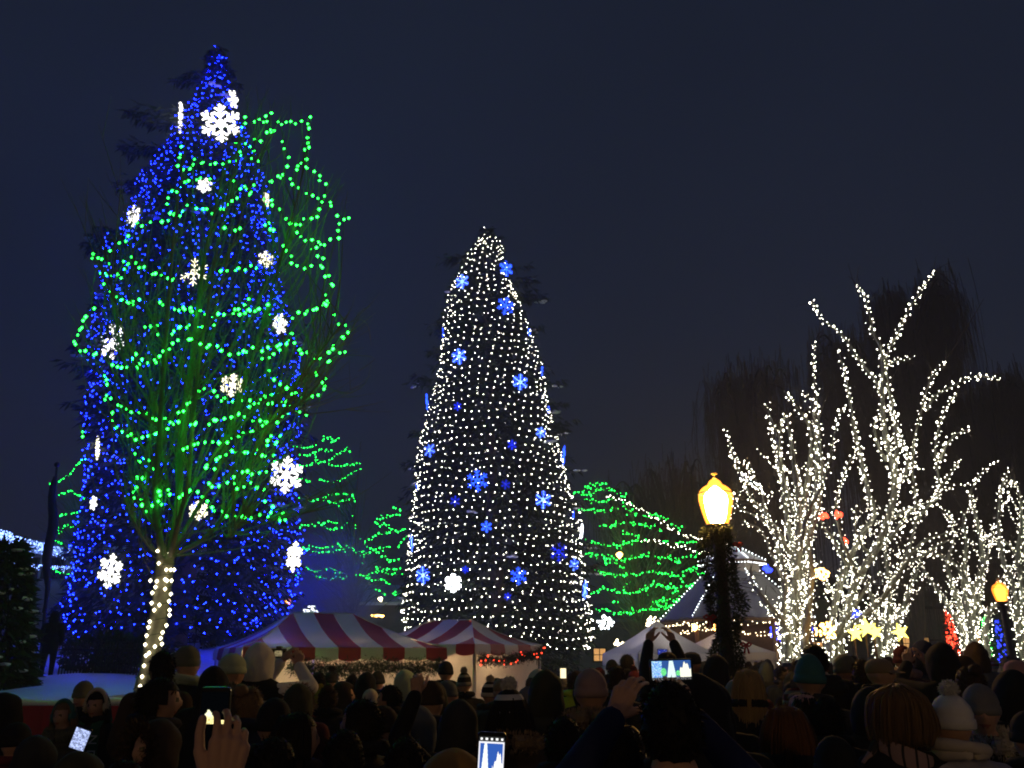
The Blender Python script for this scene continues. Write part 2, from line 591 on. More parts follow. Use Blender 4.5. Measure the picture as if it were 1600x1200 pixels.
def net_of_lights(prof, label, matname, spacing, rowgap, rad, seed, zbot=None, drop=0.1, wob=0.10, extra=0, inner=0, jit=1.0):
    r = np.random.RandomState(seed)
    P = []
    z0 = prof.zs[0] if zbot is None else zbot
    z, k = z0, 0
    ph = r.rand(6) * 6.28
    while z < prof.zs[-1] - 0.1:
        cx, R = prof.at(z)
        R = max(R, 0.12)
        n = max(3, int(2 * math.pi * R / spacing))
        th = (np.arange(n) + (k % 2) * 0.5) * 2 * math.pi / n + r.normal(0, 0.16 * jit * spacing / R, n)
        zw = z + wob * (np.sin(th * 5 + ph[0] + z * 0.7) + 0.8 * np.sin(th * 11 + ph[1] - z * 1.1)) + r.normal(0, 0.055 * jit, n)
        rr = R * (1 + 0.035 * np.sin(th * 3 + ph[2] + z * 0.8) + 0.025 * np.sin(th * 7 + ph[3] - z * 1.7)) + r.normal(0, 0.07 * jit, n)
        keep = r.rand(n) > drop
        keep &= ~((np.sin(th * 2 + z * 0.9 + ph[4]) * np.sin(th * 3 - z * 0.55 + ph[5])) > 0.93)
        cxx = np.interp(zw, prof.zs, prof.xs)
        P.append(np.stack([cxx + rr * np.cos(th), prof.D + rr * np.sin(th), zw], 1)[keep])
        z += rowgap * (0.75 + 0.25 * min(1, R / 2.0))
        k += 1
    if extra:
        zz = prof.zs[-1] - 0.6 - np.abs(r.normal(0, 0.22, extra)) * (prof.zs[-1] - prof.zs[0])
        th = r.uniform(0, 6.28, extra)
        cx, R = prof.at(zz)
        rr = R * r.uniform(0.8, 1.03, extra)
        P.append(np.stack([cx + rr * np.cos(th), prof.D + rr * np.sin(th), zz], 1))
    for j in range(inner):                             # extra lamps added among the boughs to light the needles from within
        zz = r.uniform(z0, z0 + 0.93 * (prof.zs[-1] - z0))
        if r.rand() > (prof.at(zz)[1] / prof.rs.max()) + 0.1:
            continue
        cx, R = prof.at(zz)
        a, q = r.uniform(0, 6.283), r.uniform(0.74, 0.95)
        P.append(np.array([[cx + R * q * math.cos(a), prof.D + R * q * math.sin(a), zz]]))
    P = np.concatenate(P)
    org = np.array([prof.at(z0)[0], prof.D, z0])
    root = thing("light_net", label, "string lights", org)
    m = MB()
    m.bulbs(P - org, rad * r.uniform(0.78, 1.15, len(P)))
    m.build("bulb", matname, root, kind="stuff")
    w = MB()                                           # the cords of the net, down through the lamps
    for a in np.linspace(0, 2 * math.pi, 15, endpoint=False):
        zz = np.linspace(z0, prof.zs[-1] - 0.2, 40)
        cx, R = prof.at(zz)
        w.tube(np.stack([cx + R * 0.985 * np.cos(a + 0.1 * np.sin(zz)), prof.D + R * 0.985 * np.sin(a + 0.1 * np.sin(zz)), zz], 1) - org, 0.006, 3, caps=False)
    w.build("cable", "cable", root, kind="stuff")
    return root


BLUE = Profile([(72, 334, 340), (82, 330, 348), (120, 318, 358), (160, 296, 366), (200, 268, 384), (250, 234, 400), (300, 207, 415), (350, 187, 427), (400, 168, 434), (450, 154, 441), (500, 143, 450), (550, 138, 461), (600, 135, 466), (650, 133, 470), (700, 139, 466), (750, 135, 465), (800, 124, 465), (850, 110, 467), (900, 99, 466), (950, 90, 452), (985, 96, 440)], 31)
WHITE = Profile([(354, 757, 763), (366, 748, 776), (380, 739, 785), (400, 727, 790), (440, 708, 801), (480, 698, 817), (520, 692, 831), (560, 686, 842), (600, 678, 851), (640, 668, 863), (680, 660, 872), (720, 655, 880), (760, 648, 889), (800, 641, 898), (840, 638, 905), (880, 636, 914), (920, 634, 921), (960, 634, 927), (1000, 642, 930), (1012, 660, 926)], 41)

conifer(BLUE, "tall spruce covered in blue lights, the taller lit tree left of the other", [(196, 190, 0.7), (186, 240, 0.7), (272, 122, 0.6), (366, 110, 0.5), (374, 130, 0.5), (176, 300, 0.8), (134, 378, 0.8), (124, 400, 0.6), (106, 560, 1.2), (104, 590, 1), (112, 655, 0.9), (128, 700, 0.6), (486, 540, 0.8), (484, 560, 0.6), (480, 640, 0.8), (482, 660, 0.6), (478, 800, 0.8)], seed=3,
        snow_at=[(236, 238, 0.7), (232, 246, 0.5), (352, 150, 0.5), (336, 133, 0.5), (300, 330, 0.5), (240, 340, 0.5), (178, 440, 0.6), (163, 465, 0.5), (455, 535, 0.5), (440, 790, 0.6)])
conifer(WHITE, "spruce covered in white lights with blue snowflakes, rising behind the small striped tent", [(698, 462, 0.8), (682, 505, 0.7), (688, 410, 0.5), (670, 520, 0.6), (640, 606, 0.9), (668, 560, 0.7), (856, 475, 1.2), (848, 520, 1.0), (838, 440, 0.8), (862, 590, 0.7), (880, 606, 0.8), (884, 645, 0.8), (900, 680, 1), (908, 738, 1), (916, 800, 0.9), (630, 735, 1), (634, 760, 0.8), (645, 680, 0.9), (628, 800, 0.7), (610, 925, 1.3), (620, 940, 1.0), (935, 860, 0.9), (940, 900, 0.8)], seed=5, ring=0.31,
        snow_at=[(695, 508, 0.8), (690, 540, 0.6), (684, 476, 0.6), (842, 500, 0.8), (860, 690, 0.7), (645, 738, 1.0), (905, 735, 0.9), (640, 800, 0.6), (650, 700, 0.5), (872, 655, 0.5), (640, 925, 0.8), (800, 870, 0.6), (735, 800, 0.5)])
net_of_lights(BLUE, "net of blue lights wrapped round the taller spruce", "blue bulb", 0.39, 0.35, 0.0165, 11, drop=0.16, extra=200, inner=1500)
net_of_lights(WHITE, "net of white lights wrapped round the spruce behind the small striped tent", "white bulb", 0.40, 0.385, 0.0165, 12, drop=0.05, wob=0.055, extra=110, inner=0, jit=0.5)


# ------------------------------------------------------------------ snowflake ornaments on the spruces
FLAKE = {}


def flake_arm(kind, style):
    key = (kind, style)
    if key in FLAKE:
        return FLAKE[key]
    m = MB()
    if style == "bold":
        th, barbs = 0.085, ((0.42, 0.34), (0.70, 0.30))
    elif style == "fine":
        th, barbs = 0.032, ((0.38, 0.26), (0.66, 0.30))
    else:
        th, barbs = 0.060, ((0.45, 0.30), (0.74, 0.26))
    rb = np.random.RandomState(len(kind) * 7 + len(style))
    beads = [[t, 0, 0] for t in np.linspace(0.12, 1.0, 9)]
    if style == "bold":
        th *= 0.62
    m.tube([[0.06, 0, 0], [1.0, 0, 0]], th, 5)
    for t, L in barbs:
        for s in (-1, 1):
            m.tube([[t, 0, 0], [t + L * 0.62, 0, s * L * 0.8]], th * 0.9, 5, m=1)
            beads += [[t + L * 0.62 * k, 0, s * L * 0.8 * k] for k in (0.35, 0.7, 1.0)]
    if style != "fine" and kind in ("flake white", "flake warm", "flake cool"):
        beads = np.array(beads) + rb.normal(0, 0.022, (len(beads), 3)) * [1, 2, 1]
        m.bulbs(beads, (0.075 if style == "bold" else 0.060) * rb.uniform(0.7, 1.35, len(beads)), m=0)
    hb = MB()
    hb.tube([[0.20 * math.cos(a), 0, 0.20 * math.sin(a)] for a in np.linspace(0, 2 * math.pi, 13)], th * 0.8, 5, caps=False)
    FLAKE[key] = (m.mesh("arm", [kind, "flake blue" if kind == "flake ice" else kind]), hb.mesh("hub", kind))
    return FLAKE[key]


def snowflake(prof, px, py, R, kind, style, label, group, miss=(), out=0.22):
    p, nrm = prof.surface(px, py, out)
    rm = R * S(py, p[1])
    o = thing("snowflake_ornament", label, "snowflake light", p, 0, group, rm)
    yaw = math.atan2(nrm[0], -nrm[1]) * (1.0 if abs(nrm[0]) > 0.9 else 0.6)
    o.rotation_euler = (0.10, rng.uniform(-0.2, 0.2), yaw)
    am, hm = flake_arm(kind, style)
    for i in range(6):
        if i in miss:
            continue
        a = link("arm", am, o)
        a.rotation_euler = (0, i * math.pi / 3 + math.pi / 2, 0)
    link("hub", hm, o)
    return o


gB = "white snowflakes on the blue spruce"
for a in [
    (345, 193, 30, "flake white", "bold", "largest white snowflake, near the tip of the blue spruce", ()),
    (283, 184, 24, "flake white", "bold", "white snowflake seen edge-on at the upper left outline of the blue spruce", ()),
    (364, 155, 14, "flake white", "mid", "small white snowflake edge-on at the right outline, topmost on the blue spruce", ()),
    (320, 290, 12, "flake white", "bold", "small white snowflake below the largest one on the blue spruce", ()),
    (416, 312, 11, "flake warm", "bold", "small edge-on snowflake high on the right outline of the blue spruce", ()),
    (209, 338, 17, "flake white", "bold", "white snowflake edge-on on the left outline, a third down the blue spruce", ()),
    (303, 425, 23, "flake warm", "fine", "yellowish open snowflake with a broken arm amid the blue spruce", (2,)),
    (416, 405, 13, "flake warm", "mid", "yellowish snowflake edge-on on the right outline, level with the broken one", ()),
    (176, 533, 28, "flake white", "mid", "large white snowflake at mid height on the left of the blue spruce", ()),
    (437, 506, 16, "flake white", "bold", "narrow white snowflake at mid height on the right outline of the blue spruce", ()),
    (363, 602, 18, "flake warm", "bold", "round yellowish snowflake right of the bare tree's stems on the blue spruce", ()),
    (152, 700, 18, "flake warm", "bold", "yellowish snowflake edge-on on the left outline of the blue spruce", ()),
    (447, 742, 27, "flake white", "bold", "large narrow white snowflake low on the right outline of the blue spruce", ()),
    (146, 786, 11, "flake white", "mid", "small white snowflake low on the left outline of the blue spruce", ()),
    (310, 798, 15, "flake warm", "bold", "white snowflake just right of the fork of the bare tree", ()),
    (173, 892, 25, "flake white", "bold", "large white snowflake lowest on the left of the blue spruce", ()),
    (459, 870, 22, "flake white", "bold", "white snowflake seen edge-on, lowest on the right outline of the blue spruce", ()),
]:
    snowflake(BLUE, a[0], a[1], a[2], a[3], a[4], a[5], gB, a[6], 0.3)
gW = "snowflakes on the white-lit spruce"
for a in [
    (722, 440, 12, "flake ice", "mid", "bright blue snowflake at the upper left of the white-lit spruce"),
    (790, 478, 15, "flake blue", "fine", "blue spoked snowflake, uppermost large one on the white-lit spruce"),
    (791, 420, 13, "flake blue", "mid", "blue snowflake edge-on by the top right outline of the white-lit spruce"),
    (692, 520, 8, "flake blue", "mid", "small blue snowflake edge-on on the left outline below the tip"),
    (827, 519, 6, "flake blue", "mid", "tiny blue snowflake right of the uppermost spoked one"),
    (717, 557, 13, "flake ice", "bold", "bright ice-blue snowflake left of centre in the upper half of the white-lit spruce"),
    (813, 597, 13, "flake ice", "bold", "bright ice-blue snowflake right of centre in the upper half of the white-lit spruce"),
    (847, 580, 8, "flake blue", "mid", "small blue snowflake edge-on on the right outline, upper half"),
    (667, 628, 14, "flake blue", "fine", "tall blue snowflake edge-on on the left outline at mid height"),
    (715, 635, 7, "flake dim", "mid", "dim blue snowflake below the bright left one"),
    (845, 676, 9, "flake ice", "bold", "small bright snowflake at mid height near the right outline"),
    (857, 640, 6, "flake blue", "mid", "tiny blue snowflake above the small bright one near the right outline"),
    (800, 695, 8, "flake dim", "mid", "dim dark blue snowflake right of centre at mid height"),
    (671, 703, 12, "flake ice", "fine", "pale blue snowflake near the left outline below the middle"),
    (881, 712, 16, "flake blue", "fine", "tall blue snowflake edge-on on the right outline below the middle"),
    (746, 751, 18, "flake blue", "fine", "largest blue spoked snowflake in the middle of the white-lit spruce"),
    (849, 781, 14, "flake ice", "mid", "bright pale snowflake right of the largest spoked one"),
    (760, 823, 9, "flake blue", "mid", "small blue snowflake below the largest spoked one"),
    (790, 757, 8, "flake dim", "fine", "faint blue snowflake beside the largest spoked one, to its right"),
    (711, 783, 9, "flake dim", "fine", "faint dark blue snowflake to the lower left of the largest spoked one"),
    (651, 758, 8, "flake blue", "mid", "small blue snowflake on the left outline level with the largest spoked one"),
    (643, 848, 14, "flake ice", "fine", "pale blue open snowflake low on the left outline"),
    (896, 805, 7, "flake blue", "mid", "small blue snowflake on the right outline above the white one"),
    (909, 830, 11, "flake cool", "bold", "white snowflake edge-on on the right outline of the white-lit spruce"),
    (873, 862, 17, "flake dim", "fine", "large deep blue snowflake low on the right of the white-lit spruce"),
    (897, 882, 10, "flake ice", "bold", "small bright snowflake edge-on beside the large deep blue one"),
    (661, 899, 14, "flake ice", "bold", "bright snowflake with blue tips low on the left of the white-lit spruce"),
    (708, 911, 14, "flake cool", "bold", "white snowflake low on the white-lit spruce, the only one facing the street"),
    (727, 890, 6, "flake dim", "mid", "tiny dim blue snowflake right above the white one"),
    (810, 900, 14, "flake blue", "fine", "blue open snowflake low in the middle of the white-lit spruce"),
    (793, 932, 6, "flake dim", "mid", "tiny dim blue snowflake lowest on the white-lit spruce"),
    (914, 922, 15, "flake ice", "bold", "bright blue-rimmed snowflake lowest on the right outline"),
]:
    if a[3] == "flake cool":
        emit("flake cool", (0.9, 0.95, 1.0), 10)
    snowflake(WHITE, a[0], a[1], a[2], a[3], a[4], a[5], gW)


# ------------------------------------------------------------------ the bare tree in front, hung with green bulbs
DT = 14.0


def px_curve(pts, D, amp=0.0, seed=0, n=20):
    """a limb through pixels of the photograph, wandering in depth round D"""
    r = np.random.RandomState(seed)
    p = smooth_poly(pts, n)
    t = np.linspace(0, 1, len(p))
    off = amp * (r.normal() * t + 0.5 * r.normal() * np.sin(3 * t + r.rand() * 3))
    return np.array([W(x, y, D + o) for (x, y), o in zip(p, off)])


tree_o = W(222, 1095, DT)
tree_o[2] = 0
bare = thing("bare_tree", "leafless multi-stemmed tree hung with green bulbs in front of the blue spruce", "tree", tree_o)
trunk_pts = np.concatenate([[tree_o + [-0.05, 0, 0], tree_o + [-0.02, 0, 0.7]], px_curve([(224, 1085), (232, 1045), (241, 1000), (250, 950), (256, 900), (259, 868)], DT)])
tm = MB()
tm.tube(trunk_pts - tree_o, np.interp(np.linspace(0, 1, len(trunk_pts)), [0, 0.3, 1], [0.16, 0.135, 0.14]), 12)
tm.build("trunk", "pale bark", bare, smooth=True)
STEMS = [
    ([(256, 880), (250, 830), (247, 780), (254, 700), (260, 620), (268, 520), (275, 430), (286, 330), (298, 250)], 0.085, -0.3),
    ([(260, 885), (270, 830), (278, 760), (283, 690), (292, 600), (302, 500), (314, 400), (330, 320), (348, 240)], 0.095, 0.2),
    ([(262, 880), (272, 800), (268, 720), (272, 640), (282, 560), (290, 470), (300, 390)], 0.070, 0.6),
    ([(266, 870), (284, 815), (300, 760), (308, 690), (318, 600), (334, 500), (352, 400), (372, 310), (388, 230)], 0.065, -0.5),
    ([(270, 858), (300, 800), (328, 745), (350, 680), (372, 600), (396, 510), (420, 420), (444, 330), (462, 250)], 0.055, 0.5),
    ([(272, 866), (310, 852), (345, 825), (380, 770), (410, 705), (445, 650), (485, 600), (520, 555), (548, 520)], 0.060, -0.6),
    ([(262, 760), (248, 700), (232, 640), (210, 600), (188, 570), (170, 520), (158, 460)], 0.045, 0.5),
    ([(262, 690), (240, 610), (218, 560), (200, 500), (190, 430), (182, 370)], 0.040, -0.6),
    ([(256, 820), (240, 830), (226, 810), (218, 770), (213, 720), (210, 690)], 0.022, 0.4),
    ([(256, 868), (240, 860), (226, 840), (218, 815), (216, 790)], 0.014, -0.3),
    ([(300, 760), (330, 700), (352, 660), (385, 620), (430, 590), (470, 560)], 0.035, 0.8),
    ([(318, 600), (350, 540), (385, 470), (410, 400), (440, 340), (470, 300)], 0.035, 0.9),
    ([(334, 500), (362, 430), (392, 360), (412, 290), (420, 220)], 0.03, -0.9),
    ([(292, 600), (262, 540), (240, 470), (228, 400), (224, 330)], 0.032, -0.9),
    ([(350, 680), (400, 670), (440, 640), (480, 640)], 0.025, 0.3),
    ([(282, 835), (340, 822), (400, 808), (440, 800), (470, 790)], 0.018, 0.6),
    ([(345, 825), (352, 838), (362, 830), (380, 790)], 0.014, 0.2),
]
tw = MB()
rs = np.random.RandomState(21)
STEMC = []
for i, (pts, rad, off) in enumerate(STEMS):
    c = px_curve(pts, DT, 0.9, 40 + i, 24)
    c[:, 1] += off * np.linspace(0, 1, len(c)) ** 0.7
    STEMC.append(c)
    lm = MB()
    rr = 0.74 * rad * np.linspace(1, 0.16, len(c)) ** 0.8
    lm.tube(c - tree_o, rr, 7)
    lm.build("limb", "pale bark", bare, smooth=True)
    nb = int(11 + 130 * rad)
    for k in range(nb):
        t = rs.uniform(0.22, 0.97)
        j = int(t * (len(c) - 1))
        p = c[j]
        dr = unit(c[min(j + 1, len(c) - 1)] - c[max(j - 1, 0)])
        lat = rs.normal(0, 1, 3) * np.array([1, 1.0, 0.25]) + np.array([0.35, 0, 0])
        d = unit(dr * 0.9 + unit(lat) * rs.uniform(0.35, 0.75) + np.array([0, 0, 0.35]))
        L = rs.uniform(0.7, 2.3) * (1.05 - 0.45 * t)
        s = np.linspace(0, 1, 7)[:, None]
        bend = np.cross(d, rs.normal(0, 1, 3)) * rs.uniform(0.02, 0.14) + np.array([0, 0, 0.12])
        q = p + d * L * s + bend * L * s ** 2
        tw.tube(q - tree_o, np.linspace(0.011, 0.0035, 7) * rs.uniform(0.8, 1.4), 3, caps=False)
        for k2 in range(rs.randint(1, 4)):
            jj = rs.randint(2, 6)
            d2 = unit(d + rs.normal(0, 0.45, 3) + np.array([0, 0, 0.15]))
            L2 = L * rs.uniform(0.25, 0.6)
            s2 = np.linspace(0, 1, 4)[:, None]
            tw.tube(q[jj] + d2 * L2 * s2 + np.array([0, 0, 0.1]) * L2 * s2 ** 2 - tree_o, np.linspace(0.006, 0.003, 4), 3, caps=False)
for (pts) in ([(545, 525), (560, 500), (575, 510), (580, 540)], [(520, 560), (550, 555), (585, 560), (560, 580)], [(500, 600), (540, 615), (570, 600), (580, 570)], [(530, 545), (548, 520), (560, 490), (578, 480)], [(226, 830), (218, 860), (228, 880), (240, 905)], [(216, 790), (220, 840), (228, 868), (236, 880)]):
    c = px_curve(pts, DT, 0.6, len(pts), 12)
    tw.tube(c - tree_o, np.linspace(0.009, 0.004, len(c)), 3, caps=False)
tw.build("twig", "twig", bare, kind="stuff")

Z1 = [[(1015, 430), (1020, 380), (1065, 395), (1110, 360), (1125, 375), (1110, 410), (1125, 425), (1160, 410), (1158, 440), (1105, 465), (1060, 475)],
      [(1160, 410), (1205, 398), (1248, 398), (1290, 385), (1275, 428), (1278, 468), (1292, 490), (1288, 525), (1268, 560), (1242, 572), (1278, 590), (1320, 620), (1338, 630), (1330, 668), (1340, 675), (1338, 715), (1360, 730), (1330, 750), (1325, 790), (1290, 805), (1250, 825), (1225, 835), (1205, 815), (1190, 798)],
      [(1242, 572), (1190, 605), (1172, 635), (1125, 658)], [(1200, 540), (1186, 490)], [(1172, 635), (1215, 660), (1255, 688), (1298, 695)],
      [(1385, 770), (1410, 800), (1430, 812), (1448, 812), (1418, 825), (1408, 865), (1380, 890), (1355, 913)],
      [(1230, 862), (1262, 890), (1290, 905), (1328, 900), (1340, 920), (1295, 940), (1340, 960)],
      [(1180, 915), (1190, 938), (1215, 972), (1235, 1000), (1275, 1010), (1310, 995), (1345, 998), (1360, 1028), (1390, 1055), (1368, 1098), (1360, 1125), (1365, 1150), (1335, 1165), (1290, 1190), (1250, 1198)],
      [(1030, 490), (1050, 525), (1060, 550), (1085, 565)],
      [(770, 505), (745, 575), (770, 605), (800, 590), (805, 550), (835, 575), (870, 580), (910, 578), (965, 570), (1003, 543), (985, 495)],
      [(865, 635), (775, 640), (765, 670), (735, 685), (705, 690), (695, 735), (705, 768), (740, 795), (785, 750), (822, 770), (845, 762), (890, 775), (940, 755), (980, 735), (1040, 705), (1060, 670), (1030, 670)],
      [(685, 818), (740, 795)], [(625, 820), (575, 820)], [(530, 875), (512, 905), (478, 930)], [(385, 945), (380, 975), (425, 972), (460, 1015), (405, 1025)],
      [(555, 965), (585, 1005), (625, 1025), (632, 1045), (680, 1045), (695, 1062), (740, 1050)],
      [(515, 970), (515, 1040), (440, 1050), (445, 1085), (465, 1110), (505, 1140), (540, 1158), (575, 1145)],
      [(945, 840), (1008, 840)], [(975, 655), (1030, 680)], [(920, 1025), (985, 1015), (1035, 1000), (1075, 1015)], [(655, 1158), (755, 1182), (800, 1185)],
      [(1030, 1145), (985, 1190), (1060, 1190), (1120, 1165)], [(1130, 820), (1100, 835), (1145, 845)], [(1140, 725), (1095, 730), (1160, 760)]]
Z2 = [[(390, 100), (340, 135), (335, 175), (315, 200), (300, 230), (350, 262), (390, 275), (410, 270)], [(500, 40), (540, 65), (575, 55)],
      [(755, 88), (800, 95), (890, 115), (985, 100), (1060, 98), (1125, 120), (1210, 115), (1250, 103), (1290, 88), (1330, 72), (1365, 60), (1380, 105)],
      [(590, 165), (650, 180), (705, 205), (755, 165), (825, 165), (880, 150)],
      [(465, 315), (500, 330), (550, 335), (600, 305), (650, 310), (690, 310), (675, 285), (705, 240), (770, 215), (825, 235), (885, 240), (940, 268), (1000, 270), (1085, 250), (1130, 240), (1190, 230)],
      [(550, 290), (600, 305)], [(1215, 185), (1215, 225), (1250, 258), (1280, 280), (1325, 308), (1360, 300), (1395, 295), (1420, 285), (1440, 275)],
      [(1410, 152), (1440, 155), (1450, 180), (1428, 215), (1400, 240), (1365, 265), (1335, 258)],
      [(1310, 345), (1335, 375), (1365, 375), (1365, 408), (1330, 428), (1310, 455), (1260, 460), (1215, 440), (1190, 465), (1230, 500), (1280, 515)],
      [(1100, 305), (1140, 285), (1160, 258)], [(1125, 350), (1145, 390), (1185, 412)],
      [(440, 350), (435, 400), (435, 450), (495, 480), (535, 510), (590, 530), (630, 548), (688, 548), (735, 565)],
      [(460, 530), (470, 568), (505, 600), (540, 620), (570, 628), (620, 625), (660, 600), (690, 580), (735, 550), (760, 520), (790, 480), (850, 420), (905, 450), (960, 470), (1020, 468), (1110, 455), (1160, 435)],
      [(1040, 500), (1075, 485), (1110, 480), (1155, 485), (1190, 480)], [(780, 572), (825, 565), (875, 560), (920, 548), (985, 535), (1050, 545), (1105, 572), (1150, 548), (1190, 520)],
      [(560, 690), (575, 730), (615, 705), (650, 740), (620, 750), (595, 790), (565, 780), (575, 820), (560, 870), (590, 885), (600, 920), (635, 915), (670, 905), (665, 880), (650, 850), (695, 850), (712, 868), (750, 870), (800, 855), (832, 868), (880, 910), (930, 935), (985, 955), (1048, 962), (1110, 950)],
      [(765, 688), (800, 665), (840, 645), (880, 640), (920, 648), (1020, 605), (1063, 590)], [(895, 745), (845, 752), (940, 685), (1005, 685), (1065, 675), (1065, 705), (1130, 680), (1150, 705)],
      [(1110, 635), (1155, 625), (1165, 655), (1120, 650)], [(985, 790), (1015, 765), (1050, 770), (1110, 765)], [(865, 828), (900, 828), (945, 815), (1030, 830), (1060, 820), (1090, 835)],
      [(1115, 885), (1125, 920), (1140, 950), (1160, 970), (1185, 940), (1190, 965)], [(340, 600), (355, 610)]]
strands = [[(x / 2.667, 40 + y / 2.667) for x, y in s] for s in Z1] + [[(x / 2.667, 450 + y / 2.667) for x, y in s] for s in Z2]
gs = thing("light_string", "string of large green bulbs draped in swags through the bare tree's crown", "string lights", tree_o + [0, -0.2, 1.0])
so = np.array(gs.location)
cb = MB()
Pg = []
for i, s in enumerate(strands):
    s = resample(s, 10.0)
    r = np.random.RandomState(300 + i)
    t = np.linspace(0, 1, len(s))
    off = r.uniform(-0.9, 0.7) + r.uniform(-0.6, 0.6) * t + 0.25 * np.sin(t * 6 + r.rand() * 6)
    p = np.array([W(x + r.normal(0, 2.8), y + r.normal(0, 2.8), DT + o) for (x, y), o in zip(s, off)])
    Pg.append(p)
    cb.tube(p + [0, 0, 0.03] - so, 0.006, 3, caps=False)
cb.build("cable", "cable", gs, kind="stuff")
Pg = np.concatenate(Pg)
tg = MB()                                              # the twigs that carry the string
for k in range(0, len(Pg), 2):
    e_ = Pg[k]
    below = e_[2] - rs.uniform(0.9, 2.8)
    best = None
    for c in STEMC:
        d_ = np.abs(c[:, 2] - below)
        j = int(d_.argmin())
        dd = np.linalg.norm(c[j] - e_)
        if d_[j] < 0.5 and (best is None or dd < best[0]):
            best = (dd, c[j])
    if best is None or best[0] > 4.0:
        continue
    s0 = best[1]
    end = e_ + (e_ - s0) * rs.uniform(0.02, 0.25) + [0, 0, 0.1]
    mid = (s0 + e_) / 2 + rs.normal(0, 0.12, 3) + (e_ - s0) * [0.12, 0.12, -0.06]
    q = smooth_poly([s0, mid, e_, end], 12)
    tg.tube(q - tree_o, np.linspace(0.013, 0.004, len(q)), 3, caps=False)
tg.build("twig", "twig", bare, kind="stuff")
one = MB()
one.bulbs([[0, 0, 0]], 1.0)
gm = one.mesh("bulb", "green bulb")
ordr = rng.permutation(len(Pg))
for j in ordr[:290]:
    b = link("bulb", gm, gs)
    b.location = Pg[j] - so
    b.scale = (rng.uniform(0.018, 0.034),) * 3
if len(Pg) > 290:
    rest = MB()
    rest.bulbs(Pg[ordr[290:]] - so, rng.uniform(0.020, 0.029, len(Pg) - 290))
    rest.build("bulb", "green bulb", gs, kind="stuff")

# warm white bulbs spiralling up the trunk
TB = [(265, 864), (248, 880), (267, 890), (235, 907), (261, 907), (272, 890), (245, 908), (243, 917), (238, 926), (267, 928), (260, 890), (237, 942), (249, 945), (264, 939), (241, 953), (265, 953), (265, 961), (234, 971), (260, 977), (232, 980), (229, 993), (254, 988), (251, 997), (227, 1007), (253, 1006), (242, 1010), (233, 1020), (228, 1024), (225, 1040), (222, 1057), (219, 1072), (216, 1085), (226, 1091), (258, 905), (258, 920), (268, 907), (246, 861)]
ws = thing("light_string", "string of warm white bulbs wound round the trunk of the bare tree", "string lights", tree_o + [0, -0.2, 0.6])
so2 = np.array(ws.location)
om = MB()
om.bulbs([[0, 0, 0]], 1.0)
wmesh = om.mesh("bulb", "warm white trunk bulb" if "warm white trunk bulb" in MATS else emit("warm white trunk bulb", (1.0, 0.90, 0.58), 6.5))
pts = []
for x, y in TB:
    p = W(x, y, DT - 0.17)
    pts.append(p)
    b = link("bulb", wmesh, ws)
    b.location = p - so2
    b.scale = (0.030,) * 3
sp = MB()
tt = np.linspace(0.12, 0.97, 90)
ci = np.array([[np.interp(t, np.linspace(0, 1, len(trunk_pts)), trunk_pts[:, k]) for k in range(3)] for t in tt])
an = tt * 75
sp.tube(ci + np.stack([0.165 * np.cos(an), 0.165 * np.sin(an), 0 * an], 1) - so2, 0.006, 3, caps=False)
sp.build("cable", "cable", ws)

